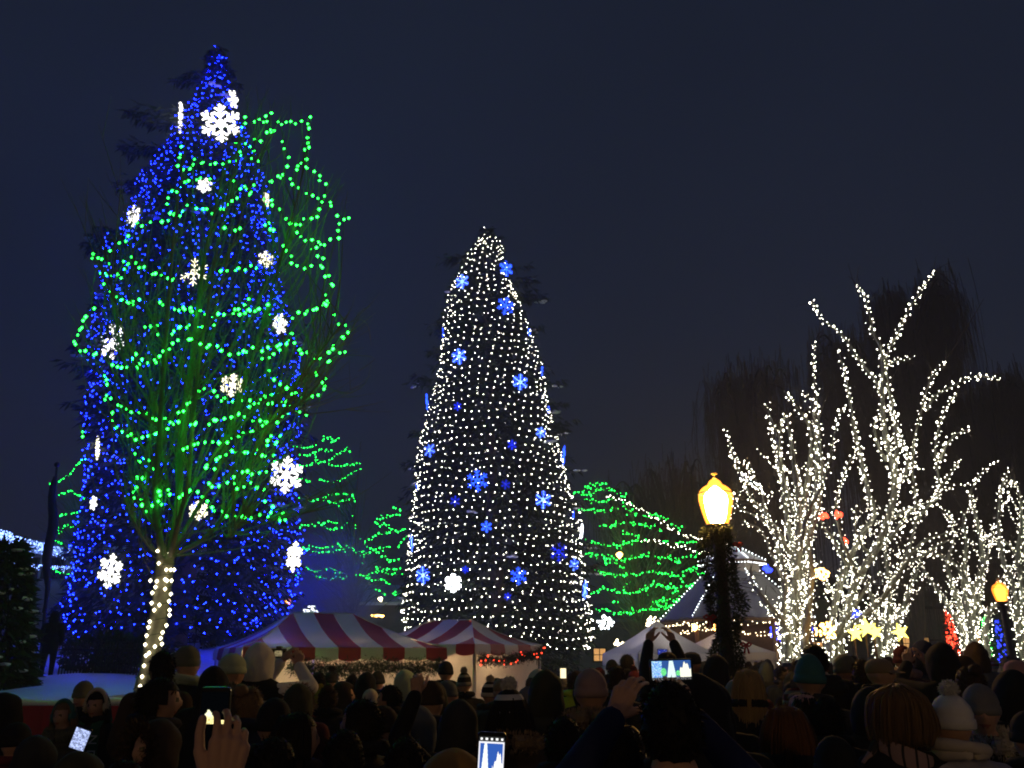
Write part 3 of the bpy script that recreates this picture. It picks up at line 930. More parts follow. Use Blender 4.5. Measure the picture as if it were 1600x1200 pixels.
# ------------------------------------------------------------------ trees with green garlands behind
def garland_tree(label, lightlabel, base_px, top_py, D, swags, seed, step=4.6, rad=0.03, spread=1.6, dens=90, dense=0.0):
    r = np.random.RandomState(seed)
    b = W(base_px, 1000, D)
    b[2] = 0
    top = W(base_px, top_py, D)
    root = thing("garden_tree", label, "tree", b)
    c = np.array([[0, 0, 0], [0.15, 0, top[2] * 0.3], [-0.1, 0.1, top[2] * 0.62], [0.05, 0, top[2]]])
    c = smooth_poly(c, 14)
    t = MB()
    t.tube(c, np.linspace(0.20, 0.03, len(c)), 7)
    t.build("trunk", "bark", root, smooth=True)
    lm, tw_ = MB(), MB()
    P, DP = [], []
    org = W(base_px, top_py, D)
    for i, s in enumerate(swags):
        s = resample(s, step)
        off = r.uniform(-spread, spread)
        q = np.array([W(x + r.normal(0, 0.7), y + r.normal(0, 0.9), D + off + 0.5 * math.sin(k * 0.2 + i)) for k, (x, y) in enumerate(s)])
        P.append(q)
        if dense:
            k_ = r.randint(0, len(q), int(len(q) * dense))
            DP.append(q[k_] + r.normal(0, 0.10, (len(k_), 3)) * [1.2, 1.5, 0.8])
        # a limb from the trunk out to the garland it carries
        e = q[len(q) // 2] - b
        z = max(0.8, e[2] * r.uniform(0.45, 0.8))
        st = np.array([np.interp(z, c[:, 2], c[:, k]) for k in range(3)])
        m = (st + e) / 2 + [0, 0, 0.25]
        l3 = smooth_poly([st, m, e], 10)
        lm.tube(l3, np.linspace(0.055, 0.012, len(l3)), 5)
        for k in range(0, len(q) - 1, 2):
            d = unit(r.normal(0, 1, 3) + np.array([0, 0, -0.1])) * r.uniform(0.3, 0.9)
            tw_.tube(np.array([q[k] - b, q[k] - b + d * 0.5 + [0, 0, 0.05], q[k] - b + d]), [0.012, 0.008, 0.004], 3, caps=False)
    xs = np.concatenate(P + DP)
    for k in range(dens):
        e = xs[r.randint(len(xs))] - b + r.normal(0, 0.5, 3)
        z = max(0.8, e[2] * r.uniform(0.4, 0.85))
        st = np.array([np.interp(z, c[:, 2], c[:, j]) for j in range(3)])
        l3 = smooth_poly([st, (st + e) / 2 + r.normal(0, 0.2, 3), e], 8)
        tw_.tube(l3, np.linspace(0.028, 0.005, len(l3)), 3, caps=False)
    lm.build("limb", "bark", root, smooth=True)
    tw_.build("twig", "twig", root, kind="stuff")
    ls = thing("light_string", lightlabel, "string lights", org)
    bm = MB()
    bm.bulbs(xs - org, rad * r.uniform(0.35, 1.2, len(xs)))
    bm.build("bulb", "far green bulb", ls, kind="stuff")
    w_ = MB()
    for q in P:
        w_.tube(q - org + [0, 0, 0.03], 0.006, 3, caps=False)
    w_.build("cable", "cable", ls, kind="stuff")


G1 = [[(78, 756), (79, 760), (90, 755), (105, 744), (116, 732), (126, 720), (133, 717)], [(92, 772), (104, 770), (110, 766), (120, 773), (130, 777)], [(89, 806), (105, 803), (129, 799)], [(88, 819), (94, 833), (103, 821), (115, 824)], [(84, 844), (94, 850), (108, 863)], [(84, 889), (94, 895), (112, 898)]]
G2 = [[(459, 697), (480, 700), (497, 693), (512, 683), (521, 687), (531, 685)], [(512, 686), (518, 691), (524, 689)], [(470, 712), (485, 709), (501, 703), (510, 705), (518, 705)], [(492, 709), (495, 718), (503, 723), (512, 721), (521, 715), (530, 708), (537, 702), (543, 699), (538, 708)], [(464, 732), (465, 726), (474, 729), (486, 726), (498, 722)],
      [(513, 726), (524, 728), (533, 729), (545, 725), (554, 727), (564, 723), (560, 732), (551, 739), (542, 745), (533, 751), (521, 753)], [(461, 748), (471, 747), (483, 751)], [(499, 748), (512, 752)], [(467, 776), (479, 779), (486, 784), (496, 781)], [(504, 777), (519, 774), (530, 771), (543, 772), (552, 775), (555, 784)], [(507, 781), (515, 785), (528, 785), (537, 782), (546, 780)],
      [(468, 825), (476, 820), (488, 820), (503, 819), (512, 815), (527, 817)], [(507, 824), (518, 829), (530, 827), (539, 821), (543, 815), (551, 813), (556, 819), (554, 831)],
      [(614, 793), (626, 796), (624, 804), (615, 804), (606, 808), (594, 811), (586, 813), (593, 823), (600, 817), (611, 826), (620, 829), (633, 826)], [(612, 829), (600, 834), (584, 836), (579, 845), (570, 845), (573, 854), (582, 859), (600, 856), (609, 855)], [(635, 839), (623, 851)],
      [(483, 852), (500, 857), (515, 855), (530, 851), (533, 857), (543, 866), (554, 870), (564, 868), (578, 862)], [(468, 856), (483, 860), (500, 863), (515, 863), (530, 860), (543, 856), (549, 854), (555, 863), (567, 863)], [(584, 859), (594, 868), (608, 875), (621, 875)], [(558, 871), (554, 883), (567, 881)],
      [(477, 887), (489, 893), (506, 893), (516, 887), (530, 896), (545, 901), (560, 898), (570, 901), (579, 896), (591, 892), (608, 896), (633, 897)], [(495, 901), (512, 905), (530, 902)], [(563, 898), (570, 902), (582, 907), (597, 905), (609, 912)], [(588, 887), (602, 890), (626, 889)], [(588, 920), (602, 930)], [(614, 928), (627, 929)], [(456, 884), (467, 885)], [(462, 900), (468, 897)]]
G3a = [[(100, 255), (160, 290), (230, 285), (290, 240), (325, 190)], [(160, 260), (210, 215)], [(225, 185), (260, 200), (320, 195)], [(310, 240), (400, 225), (440, 265), (500, 285)], [(200, 320), (250, 325)], [(270, 330), (350, 340), (430, 310)], [(125, 410), (210, 410), (340, 410)], [(400, 405), (460, 400)], [(500, 350), (550, 365)], [(500, 385), (560, 425), (615, 440), (600, 450), (530, 445)],
       [(310, 545), (390, 545), (450, 525), (510, 520)], [(560, 525), (620, 525), (680, 545), (760, 545)], [(640, 515), (700, 540)], [(500, 585), (550, 620), (630, 620)], [(190, 660), (260, 685), (350, 700), (450, 700), (520, 690), (600, 665), (680, 665)], [(440, 720), (510, 745)], [(190, 770), (280, 775), (350, 805), (430, 820), (510, 820), (580, 805), (650, 795)], [(360, 850), (450, 850), (550, 840), (640, 800)], [(450, 860), (500, 890)],
       [(270, 910), (330, 945), (430, 950), (520, 950), (620, 945), (700, 925), (800, 930), (900, 945), (980, 980), (1000, 930)], [(660, 785), (760, 800), (850, 810), (900, 830), (960, 850), (970, 830)], [(1000, 810), (1070, 800), (1140, 775)], [(1020, 910), (1090, 890), (1140, 860)], [(1060, 900), (1110, 940), (1180, 935), (1250, 930)], [(510, 1050), (550, 1010), (600, 985)], [(260, 1100), (330, 1050), (400, 1080), (480, 1100), (580, 1100), (660, 1080), (740, 1030), (830, 1040), (900, 1060), (960, 1080)],
       [(850, 1020), (900, 1060), (980, 1050)], [(1030, 1045), (1100, 1060), (1130, 1035)], [(1060, 1020), (1150, 1025), (1260, 1015), (1320, 1005)], [(660, 455), (720, 470), (770, 450)], [(770, 445), (860, 490)], [(910, 530), (960, 560), (990, 550)], [(840, 670), (880, 675)], [(950, 675), (1000, 680)], [(1030, 675), (1110, 680)], [(800, 850), (810, 860)], [(940, 820), (970, 850)], [(800, 580), (815, 585)]]
G3b = [[(175, 485), (240, 480), (290, 480), (370, 510), (440, 525), (560, 525), (640, 510), (720, 480), (790, 480), (850, 490), (930, 470)], [(560, 500), (620, 450), (640, 390), (660, 370), (740, 395)], [(750, 320), (790, 400), (830, 435), (900, 440), (990, 450)], [(830, 400), (900, 390), (980, 370)], [(1020, 390), (1100, 380), (1140, 400)], [(1000, 490), (1080, 490), (1150, 420), (1280, 350)], [(580, 300), (640, 270), (720, 240)], [(800, 230), (880, 250), (960, 260), (1040, 280)], [(1150, 240), (1220, 265), (1280, 240)], [(400, 400), (430, 405)], [(1010, 400), (1080, 385), (1130, 400)], [(850, 440), (930, 455), (1000, 440)]]
G3 = [[(880 + x / 5.333, 720 + y / 5.333) for x, y in s] for s in G3a] + [[(900 + x / 6.667, 880 + y / 6.667) for x, y in s] for s in G3b]
garland_tree("small bare tree with green garlands peeping out left of the blue spruce", "green light string looped in the small tree left of the blue spruce", 118, 705, 42, G1, 51, rad=0.032)
garland_tree("spreading bare tree with green garlands between the two spruces", "green light string looped in the tree between the two spruces", 545, 690, 47, G2, 52, step=5.2, rad=0.032, dens=140, dense=0.25)
garland_tree("broad bare tree with dense green garlands right of the white-lit spruce", "green light string looped densely in the tree right of the white-lit spruce", 1000, 757, 46, G3, 53, step=5.0, rad=0.030, dens=260, dense=0.7)

# ------------------------------------------------------------------ trees whose trunks and limbs are wound with white lights
mat("willow bark", (0.23, 0.235, 0.18), 0.85, 0.4, 9, bump=0.6)
WIL = {
    "A": (31, (1240, 1020), [
        [(1232, 1022), (1236, 970), (1240, 915), (1239, 860), (1229, 808), (1222, 740), (1215, 690), (1203, 650), (1198, 630)],
        [(1240, 1020), (1240, 940), (1246, 870), (1248, 800), (1242, 740), (1236, 690), (1228, 650), (1232, 648)],
        [(1248, 1015), (1254, 930), (1259, 882), (1269, 821), (1274, 770), (1276, 720), (1271, 643), (1264, 624), (1254, 613)],
        [(1246, 1010), (1250, 900), (1250, 830), (1262, 750), (1269, 690), (1262, 660), (1242, 633), (1224, 609)],
        [(1230, 1000), (1225, 976), (1195, 939), (1175, 909), (1172, 897)], [(1228, 960), (1222, 909), (1205, 865), (1188, 828), (1158, 814)],
        [(1236, 930), (1218, 870), (1200, 810), (1175, 780), (1156, 737), (1149, 727), (1134, 670)], [(1160, 745), (1172, 752), (1188, 766)],
        [(1240, 890), (1222, 840), (1196, 800), (1190, 770), (1165, 720)], [(1250, 860), (1262, 800), (1279, 770), (1290, 740), (1300, 700), (1310, 650), (1320, 640)],
        [(1244, 900), (1232, 830), (1219, 737), (1208, 687), (1200, 640)], [(1262, 850), (1280, 790), (1284, 740), (1281, 690), (1276, 623), (1271, 582), (1273, 535)],
        [(1246, 820), (1228, 760), (1216, 710), (1222, 660), (1234, 648)], [(1238, 870), (1210, 830), (1190, 812), (1150, 790), (1145, 770)],
        [(1256, 1015), (1262, 960), (1268, 900), (1262, 850), (1255, 780), (1248, 730)], [(1226, 1020), (1224, 960), (1226, 900), (1216, 840)]]),
    "B": (33, (1303, 1012), [
        [(1296, 1007), (1330, 980), (1364, 950), (1384, 929), (1414, 882), (1441, 848), (1465, 838), (1492, 828)],
        [(1292, 1012), (1306, 939), (1323, 882), (1350, 831), (1367, 804), (1357, 770), (1343, 710), (1333, 663), (1327, 623), (1320, 582), (1310, 548)],
        [(1310, 990), (1337, 909), (1364, 868), (1384, 821), (1397, 770), (1394, 724), (1384, 687), (1379, 643), (1379, 609), (1379, 575), (1377, 545), (1365, 521), (1359, 494), (1350, 461), (1338, 445)],
        [(1397, 758), (1401, 700), (1394, 636), (1384, 575), (1389, 548), (1401, 525), (1414, 494), (1431, 467), (1445, 444), (1460, 425)],
        [(1379, 620), (1367, 592), (1350, 572), (1333, 548), (1320, 528), (1305, 515), (1283, 498), (1269, 471)], [(1384, 572), (1397, 565), (1410, 562), (1426, 559)],
        [(1411, 704), (1401, 663), (1393, 640)], [(1364, 868), (1400, 830), (1420, 800), (1431, 788), (1426, 737), (1428, 690), (1438, 650), (1448, 609), (1458, 586), (1477, 565)],
        [(1448, 640), (1462, 619), (1489, 602), (1516, 590), (1532, 588), (1563, 592)], [(1431, 815), (1450, 790), (1468, 771), (1463, 720), (1462, 690), (1470, 660), (1478, 636), (1495, 616)],
        [(1470, 720), (1478, 697), (1495, 678), (1516, 670)], [(1468, 760), (1478, 751), (1499, 717)], [(1384, 720), (1370, 690), (1367, 660), (1385, 640)], [(1340, 900), (1318, 850), (1306, 800), (1312, 760), (1328, 720), (1345, 700)],
        [(1323, 882), (1300, 840), (1285, 820), (1278, 790)], [(1397, 760), (1415, 740), (1418, 710), (1405, 690)], [(1364, 868), (1345, 850), (1336, 820), (1340, 790)], [(1384, 821), (1410, 800), (1440, 790), (1470, 770)],
        [(1330, 980), (1350, 960), (1384, 939), (1400, 910)], [(1414, 882), (1440, 870), (1470, 850), (1500, 838)], [(1306, 939), (1290, 910), (1278, 880)], [(1300, 1005), (1326, 960), (1346, 930), (1362, 905)]]),
    "C": (36, (1386, 1006), [
        [(1378, 1007), (1378, 980), (1384, 939), (1397, 902), (1418, 862), (1431, 815), (1436, 780)], [(1387, 1007), (1404, 963), (1418, 936), (1425, 905)], [(1372, 1007), (1368, 975), (1365, 940), (1350, 910), (1340, 880)],
        [(1384, 1005), (1390, 950), (1388, 900), (1384, 860), (1395, 830)], [(1394, 1005), (1402, 975), (1412, 945), (1430, 900), (1445, 860)]]),
    "D": (40, (1515, 995), [
        [(1509, 997), (1482, 949), (1465, 922), (1440, 885), (1438, 860)], [(1516, 990), (1526, 939), (1512, 909), (1495, 885), (1468, 868), (1440, 868)], [(1539, 990), (1546, 956), (1563, 936), (1560, 900)],
        [(1520, 992), (1530, 930), (1535, 880), (1530, 830), (1520, 790), (1516, 771), (1532, 741), (1560, 720)], [(1505, 992), (1500, 950), (1490, 920), (1480, 880), (1490, 840), (1480, 800)], [(1512, 990), (1515, 940), (1530, 900), (1545, 860), (1550, 820)],
        [(1518, 992), (1510, 950), (1505, 900), (1510, 850), (1505, 810), (1525, 780)]]),
    "E": (38, (1596, 995), [
        [(1593, 990), (1586, 922), (1566, 872), (1560, 821), (1563, 770), (1576, 734)], [(1600, 990), (1598, 920), (1590, 870), (1596, 820), (1593, 768), (1578, 745)], [(1596, 960), (1606, 900), (1600, 850), (1612, 800)], [(1590, 980), (1575, 940), (1568, 910), (1580, 880)], [(1590, 870), (1575, 850), (1550, 840), (1536, 842)]]),
}
WLAB = {"A": ("multi-stemmed tree wound with white lights, nearest the garlanded street lamp", "white lights wound round the stems of the tree nearest the street lamp"),
        "B": ("tallest white-lit tree, with limbs rising highest above the crowd on the right", "white lights wound round the limbs of the tallest white-lit tree"),
        "C": ("short white-lit tree standing among the yellow star lanterns", "white lights wound round the short tree among the star lanterns"),
        "D": ("spreading white-lit tree before the red and green lit shrubs on the right", "white lights wound round the tree before the red and green lit shrubs"),
        "E": ("white-lit tree cut by the right edge of the picture", "white lights wound round the tree at the right edge of the picture")}
for key, (D, bpx, limbs) in WIL.items():
    r = np.random.RandomState(ord(key))
    b = W(bpx[0], bpx[1], D)
    b[2] = 0
    root = thing("willow_tree", WLAB[key][0], "tree", b)
    P, Rd = [], []
    tw_ = MB()
    allp = []
    for i, l in enumerate(limbs):
        first = l[0][1] > 985
        l = [(x + 0.0, y) for x, y in l]
        c = px_curve(l, D, 1.3 if not first else 1.0, 900 + i + ord(key), 26)
        if first:
            foot = c[0].copy()
            foot[2] = 0
            c = np.concatenate([[foot], c])
        n = len(c)
        L = np.sum(np.linalg.norm(np.diff(c, axis=0), axis=1))
        r0 = 0.135 if first else 0.06
        r0 = min(r0, 0.030 * L + 0.03)
        rr = r0 * (1 - np.linspace(0, 1, n)) ** 0.75 + 0.012
        lm = MB()
        lm.tube(c - b, rr, 7)
        lm.build("limb", "willow bark", root, smooth=True)
        allp.append((c, rr))
        # lamps wound round
        s = resample(np.concatenate([c, rr[:, None]], 1), 0.085)
        a = np.arange(len(s)) * 2.4 + r.rand() * 6
        t = np.gradient(s[:, :3], axis=0)
        t = unit(t)
        u = unit(np.cross(t, [0.3, 1, 0.1]))
        v = np.cross(t, u)
        w0 = s[:, 3] + 0.035 + 0.05 * r.rand(len(s))
        q = s[:, :3] + u * (np.cos(a) * w0)[:, None] + v * (np.sin(a) * w0)[:, None] + r.normal(0, 0.03, (len(s), 3))
        reps = [q]
        thick = s[:, 3] > 0.09
        for k in range(5):
            m_ = thick & (r.rand(len(s)) < (0.62 if k < 2 else 0.5 * np.clip((5.5 - s[:, 2]) / 3.0, 0, 1)))
            aa = a[m_] + 2.1 * (k + 1)
            ww = (w0[m_] * r.uniform(0.95, 1.5, m_.sum()))
            reps.append(s[m_, :3] + u[m_] * (np.cos(aa) * ww)[:, None] + v[m_] * (np.sin(aa) * ww)[:, None] + r.normal(0, 0.04, (m_.sum(), 3)))
        q = np.concatenate(reps)
        q = q[(q[:, 2] > 0.5) & (r.rand(len(q)) > 0.10)]
        P.append(q)
        # thinner lit branches growing from the limb
        for k in range(int(L * (0.14 if key in "AB" else 0.2))):
            j = r.randint(n // 5, n - 2)
            d = unit(unit(c[j + 1] - c[j - 1]) * 0.8 + unit(r.normal(0, 1, 3) * [1, 1, 0.4]) * 0.75 + [0, 0, 0.25])
            L2 = r.uniform(1.4, 3.4)
            ss = np.linspace(0, 1, 9)[:, None]
            sh = c[j] + d * L2 * ss + unit(r.normal(0, 1, 3)) * 0.18 * L2 * ss ** 2 + np.array([0, 0, 0.1]) * ss
            tw_.tube(sh - b, np.linspace(0.03, 0.008, 9), 4, caps=False)
            if r.rand() < (0.7 if c[j][2] < 8 else 0.0):
                z = resample(sh, 0.13)
                P.append(z + r.normal(0, 0.04, z.shape))
        # side shoots, some of them lit
        for k in range(int(L * 3.2)):
            j = r.randint(n // 4, n)
            d = unit(unit(c[min(j + 1, n - 1)] - c[j - 1]) + unit(r.normal(0, 1, 3)) * 0.9 + [0, 0, 0.2])
            L2 = r.uniform(0.4, 1.5)
            ss = np.linspace(0, 1, 6)[:, None]
            sh = c[j] + d * L2 * ss + np.array([0, 0, -0.35]) * L2 * ss ** 2
            tw_.tube(sh - b, np.linspace(0.016, 0.004, 6), 3, caps=False)
            if r.rand() < (0.05 if c[j][2] < 9.0 else 0.0):
                z = resample(sh, 0.12)
                P.append(z + r.normal(0, 0.035, z.shape))
    tw_.build("twig", "willow twig", root, kind="stuff")
    P = np.concatenate(P)
    P = P[P[:, 2] > 0.6]
    ls = thing("light_string", WLAB[key][1], "string lights", b + [0, 0, 1.0])
    bm = MB()
    bm.bulbs(P - np.array(ls.location), (0.0122 + 0.0075 * np.clip((P[:, 2] - 6) / 4, 0, 1)) * r.choice([0.5, 0.85, 1.2, 1.9], len(P), p=[0.36, 0.36, 0.2, 0.08]))
    bm.build("bulb", "willow bulb", ls, kind="stuff")

# two strings of white lights slung from the nearest willow towards the white-lit spruce
for lab, s in (("upper string of white lights slung across the green-lit tree beside the street lamp", [(360, 285), (470, 320), (600, 375), (700, 430), (720, 450), (800, 490), (870, 550), (950, 590), (1060, 630), (1150, 650), (1215, 665)]),
               ("lower string of white lights slung across the green-lit tree beside the street lamp", [(660, 670), (750, 660), (820, 680), (900, 715), (980, 720), (1080, 740), (1180, 770), (1240, 810)])):
    q = resample([(880 + x / 5.333, 720 + y / 5.333) for x, y in s], 4.2)
    p = np.array([W(x + rng.normal(0, 1.2), y + rng.normal(0, 2.0), 42.5) for x, y in q])
    ls = thing("light_string", lab, "string lights", p[len(p) // 2])
    m = MB()
    m.tube(p - p[len(p) // 2] + [0, 0, 0.03], 0.008, 3, caps=False)
    m.build("cable", "cable", ls)
    m = MB()
    m.bulbs(p - p[len(p) // 2], 0.020 * rng.uniform(0.6, 1.25, len(p)))
    m.build("bulb", "white bulb", ls, kind="stuff")


# ------------------------------------------------------------------ weeping willows, dark, behind
def weeping(label, D, base_px, crowns, seed, n):
    """crowns: (px, py_top, half width px, hang px)"""
    r = np.random.RandomState(seed)
    b = W(base_px, 1000, D)
    b[2] = 0
    root = thing("weeping_willow", label, "tree", b)
    t, hang = MB(), MB()
    crown0 = W(crowns[0][0], crowns[0][1] + 60, D)
    fork = b + (crown0 - b) * np.array([0.25, 0, 0.30])
    tr = smooth_poly([b, (b + fork) / 2 + [0.2, 0, 0], fork], 10)
    t.tube(tr - b, np.linspace(0.40, 0.26, len(tr)), 9)
    t.build("trunk", "dark bark", root, smooth=True)
    lim = MB()
    segs = []
    for (px, py, hw, hp) in crowns:
        for k in range(9):
            x, y = px + r.uniform(-hw, hw), py + abs(r.normal(0, 1)) * 26 + abs(r.uniform(-1, 1)) ** 2 * 20
            e = W(x, y, D + r.uniform(-2.4, 2.4))
            m1 = fork + (e - fork) * np.array([0.35, 0.35, 0.62]) + r.normal(0, 0.3, 3)
            m2 = fork + (e - fork) * np.array([0.75, 0.75, 0.98]) + [0, 0, 0.5]
            c = smooth_poly([fork, m1, m2, e], 18)
            lim.tube(c - b, np.linspace(0.16, 0.02, len(c)), 5)
            segs.append((c, hp * S(py, D)))
    lim.build("limb", "dark bark", root, smooth=True)
    for k in range(n):
        c, hp = segs[r.randint(len(segs))]
        p = c[r.randint(len(c) // 3, len(c))] + r.normal(0, 0.55, 3)
        L = hp * r.uniform(0.35, 1.0)
        L = min(L, p[2] - 1.5)
        if L < 0.4:
            continue
        s = np.linspace(0, 1, 6)[:, None]
        sw = r.normal(0, 0.22, 3)
        q = p + np.array([0, 0, -L]) * s + sw * np.sin(s * 2.2) * min(1, L / 3)
        hang.tube(q - b, np.linspace(0.020, 0.009, 6), 3, caps=False)
        for j in range(3):
            a = q[r.randint(0, 4)]
            q2 = a + np.array([r.normal(0, 0.2), r.normal(0, 0.2), -r.uniform(0.5, 1.6)]) * np.array([[0], [0.5], [1.0]])
            hang.tube(q2 - b, [0.012, 0.009, 0.006], 3, caps=False)
    hang.build("hanging_twig", "willow twig", root, kind="stuff")


weeping("tall dark weeping willow behind the tallest white-lit tree", 44, 1410, [(1480, 440, 16, 190), (1385, 470, 26, 200), (1300, 520, 45, 200), (1430, 560, 60, 300), (1350, 640, 70, 300)], 61, 2300)
weeping("dark weeping willow with drooping twigs left of the white-lit trees", 43, 1215, [(1128, 590, 14, 170), (1165, 600, 40, 230), (1210, 570, 50, 250), (1260, 640, 50, 260), (1150, 720, 25, 160)], 62, 1400)
weeping("brownish weeping willow reaching the right edge of the picture", 46, 1560, [(1560, 590, 40, 320), (1500, 610, 40, 320), (1590, 590, 20, 300), (1450, 700, 40, 260), (1560, 760, 60, 200)], 63, 1900)
weeping("low dim weeping willow behind the street lamp", 58, 1075, [(1020, 735, 40, 120), (1080, 715, 40, 150), (965, 760, 30, 100), (1120, 740, 30, 170)], 64, 900)

# ------------------------------------------------------------------ street lamps
def lantern(root, z, s, glass, n=18):
    """acorn lantern from height z; s: half width of the glass"""
    b = MB()
    b.lathe([(0.42 * s, z - 0.55 * s), (0.50 * s, z - 0.45 * s), (0.46 * s, z - 0.3 * s), (0.72 * s, z - 0.12 * s), (0.74 * s, z), (0.60 * s, z + 0.02 * s)], n)
    b.build("collar", "lamp iron", root, smooth=True)
    g_ = MB()
    g_.lathe([tuple(q) for q in smooth_poly([(0.60 * s, z + 0.02 * s), (0.76 * s, z + 0.45 * s), (0.92 * s, z + 1.05 * s), (1.02 * s, z + 1.62 * s), (0.96 * s, z + 2.02 * s), (0.72 * s, z + 2.30 * s), (0.46 * s, z + 2.46 * s), (0.34 * s, z + 2.66 * s), (0.12 * s, z + 2.84 * s)], 40)], 32)
    go_ = g_.build("globe", glass, root, smooth=True)
    k_ = MB()
    k_.lathe([tuple(q) for q in smooth_poly([(0.34 * s, z + 0.10 * s), (0.52 * s, z + 0.45 * s), (0.64 * s, z + 1.05 * s), (0.70 * s, z + 1.55 * s), (0.64 * s, z + 1.85 * s), (0.46 * s, z + 2.06 * s), (0.26 * s, z + 2.24 * s), (0.05 * s, z + 2.40 * s)], 30)], 28)
    k_.build("lamp_core", glass.replace("glass", "core"), go_, smooth=True)
    f = MB()
    f.lathe([(0.11 * s, z + 2.83 * s), (0.07 * s, z + 2.95 * s), (0.07 * s, z + 3.05 * s), (0.22 * s, z + 3.14 * s), (0.20 * s, z + 3.19 * s), (0.03 * s, z + 3.22 * s)], 12)
    f.build("finial", "finial brass", root, smooth=True)
    r_ = MB()
    for zz, rr in ((1.93, 1.0), (0.04, 0.64)):
        a = np.linspace(0, 2 * math.pi, n + 1)
        r_.tube(np.stack([rr * s * np.cos(a), rr * s * np.sin(a), np.full(n + 1, z + zz * s)], 1), 0.035 * s, 5, caps=False)
    r_.build("band", "lamp iron", root, smooth=True)


mat("finial brass", (0.5, 0.36, 0.14), 0.4, 0.15, 8, metal=0.6)


def street_lamp(label, x, y, ztop_glass, s, glass, group):
    root = thing("street_lamp", label, "street lamp", (x, y, 0), 0, group)
    z = ztop_glass - 2.84 * s
    p = MB()
    p.lathe([(0.24, 0), (0.24, 0.12), (0.20, 0.2), (0.17, 0.7), (0.12, 0.9), (0.10, 1.1), (0.075, z - 0.55 * s)], 16, lobes=8, amp=0.04)
    p.build("post", "lamp iron", root, smooth=True)
    c = MB()
    c.box((0, 0, z - 0.75 * s), (1.5 * s, 0.04, 0.04))
    c.build("crossbar", "lamp iron", root)
    lantern(root, z, s, glass)
    return root


DL = 11.0
top = W(1110, 748, DL)
street_lamp("lit amber street lamp with acorn glass on a garlanded post", top[0] + 0.05, DL, top[2], 0.215, "near lamp glass", "street lamps")
top2 = W(1560, 908, 27)
street_lamp("small glowing orange street lamp before the white-lit trees at far right", top2[0], 27, top2[2], 0.22, "far lamp glass", "street lamps")
top3 = W(450, 936, 58)
street_lamp("distant orange street lamp at the lower right edge of the blue spruce", top3[0], 58, top3[2] + 0.1, 0.20, "far lamp glass", "street lamps")
# the lamps of the same street behind the photographer, which light the crowd's backs
street_lamp("street lamp behind the photographer, left of the street", -5.5, -7.5, 4.6, 0.215, "lamp glass", "street lamps")
street_lamp("street lamp behind the photographer, right of the street", 4.6, -6.0, 4.6, 0.215, "lamp glass", "street lamps")

# garland on the near lamp post
r = np.random.RandomState(70)
gl = thing("garland", "dark evergreen garland with red bows wound thickly round the lamp post", "garland", (top[0] + 0.05, DL, 1.2))
P, D, Wd = [], [], []
zt = top[2] - 2.84 * 0.215 - 1.2
zz = r.uniform(-0.2, zt - 0.02, 11000)
lump = 0.175 + 0.035 * np.sin(zz * 5.2) + 0.03 * np.sin(zz * 11 + 1) + 0.10 * np.exp(-((zz - 0.10) / 0.22) ** 2) + 0.09 * np.exp(-((zz - zt + 0.22) / 0.16) ** 2) + 0.05 * np.exp(-((zz - zt + 1.0) / 0.25) ** 2)
a = r.uniform(0, 6.283, len(zz))
swirl = 0.05 * np.sin(a - zz * 4)
rad = (lump + swirl) * np.sqrt(r.uniform(0.25, 1.0, len(zz)))
P = np.stack([rad * np.cos(a), rad * np.sin(a), zz], 1)
D = unit(np.stack([np.cos(a), np.sin(a), r.uniform(-1.2, 0.5, len(zz))], 1) + r.normal(0, 0.5, (len(zz), 3))) * r.uniform(0.035, 0.085, len(zz))[:, None]
Wd = unit(np.cross(D, r.normal(0, 1, D.shape))) * r.uniform(0.004, 0.010, len(zz))[:, None]
m = MB()
m.blades(P, D, Wd)
m.build("needles", "garland green", gl, kind="stuff")
for (dx, z_, s_) in ((0.20, zt - 0.26, 0.55), (-0.22, zt - 1.15, 0.7), (0.20, 0.75, 0.6), (-0.1, 0.35, 0.7)):
    b = MB()
    c0 = np.array([dx, -0.16, z_])
    for sg in (-1, 1):
        b.tube(c0 + np.array([[0, 0, 0], [sg * 0.06, -0.02, 0.04], [sg * 0.11, -0.01, 0.01], [sg * 0.06, 0, -0.03], [0, 0, 0]]) * s_, 0.022 * s_, 6)
        b.tube(c0 + np.array([[0, 0, 0], [sg * 0.03, -0.01, -0.09], [sg * 0.05, 0, -0.17]]) * s_, [0.016 * s_, 0.02 * s_, 0.022 * s_], 5)
    b.sphere(c0, 0.028 * s_, 8, 6)
    b.build("bow", "red fabric", gl, smooth=True)


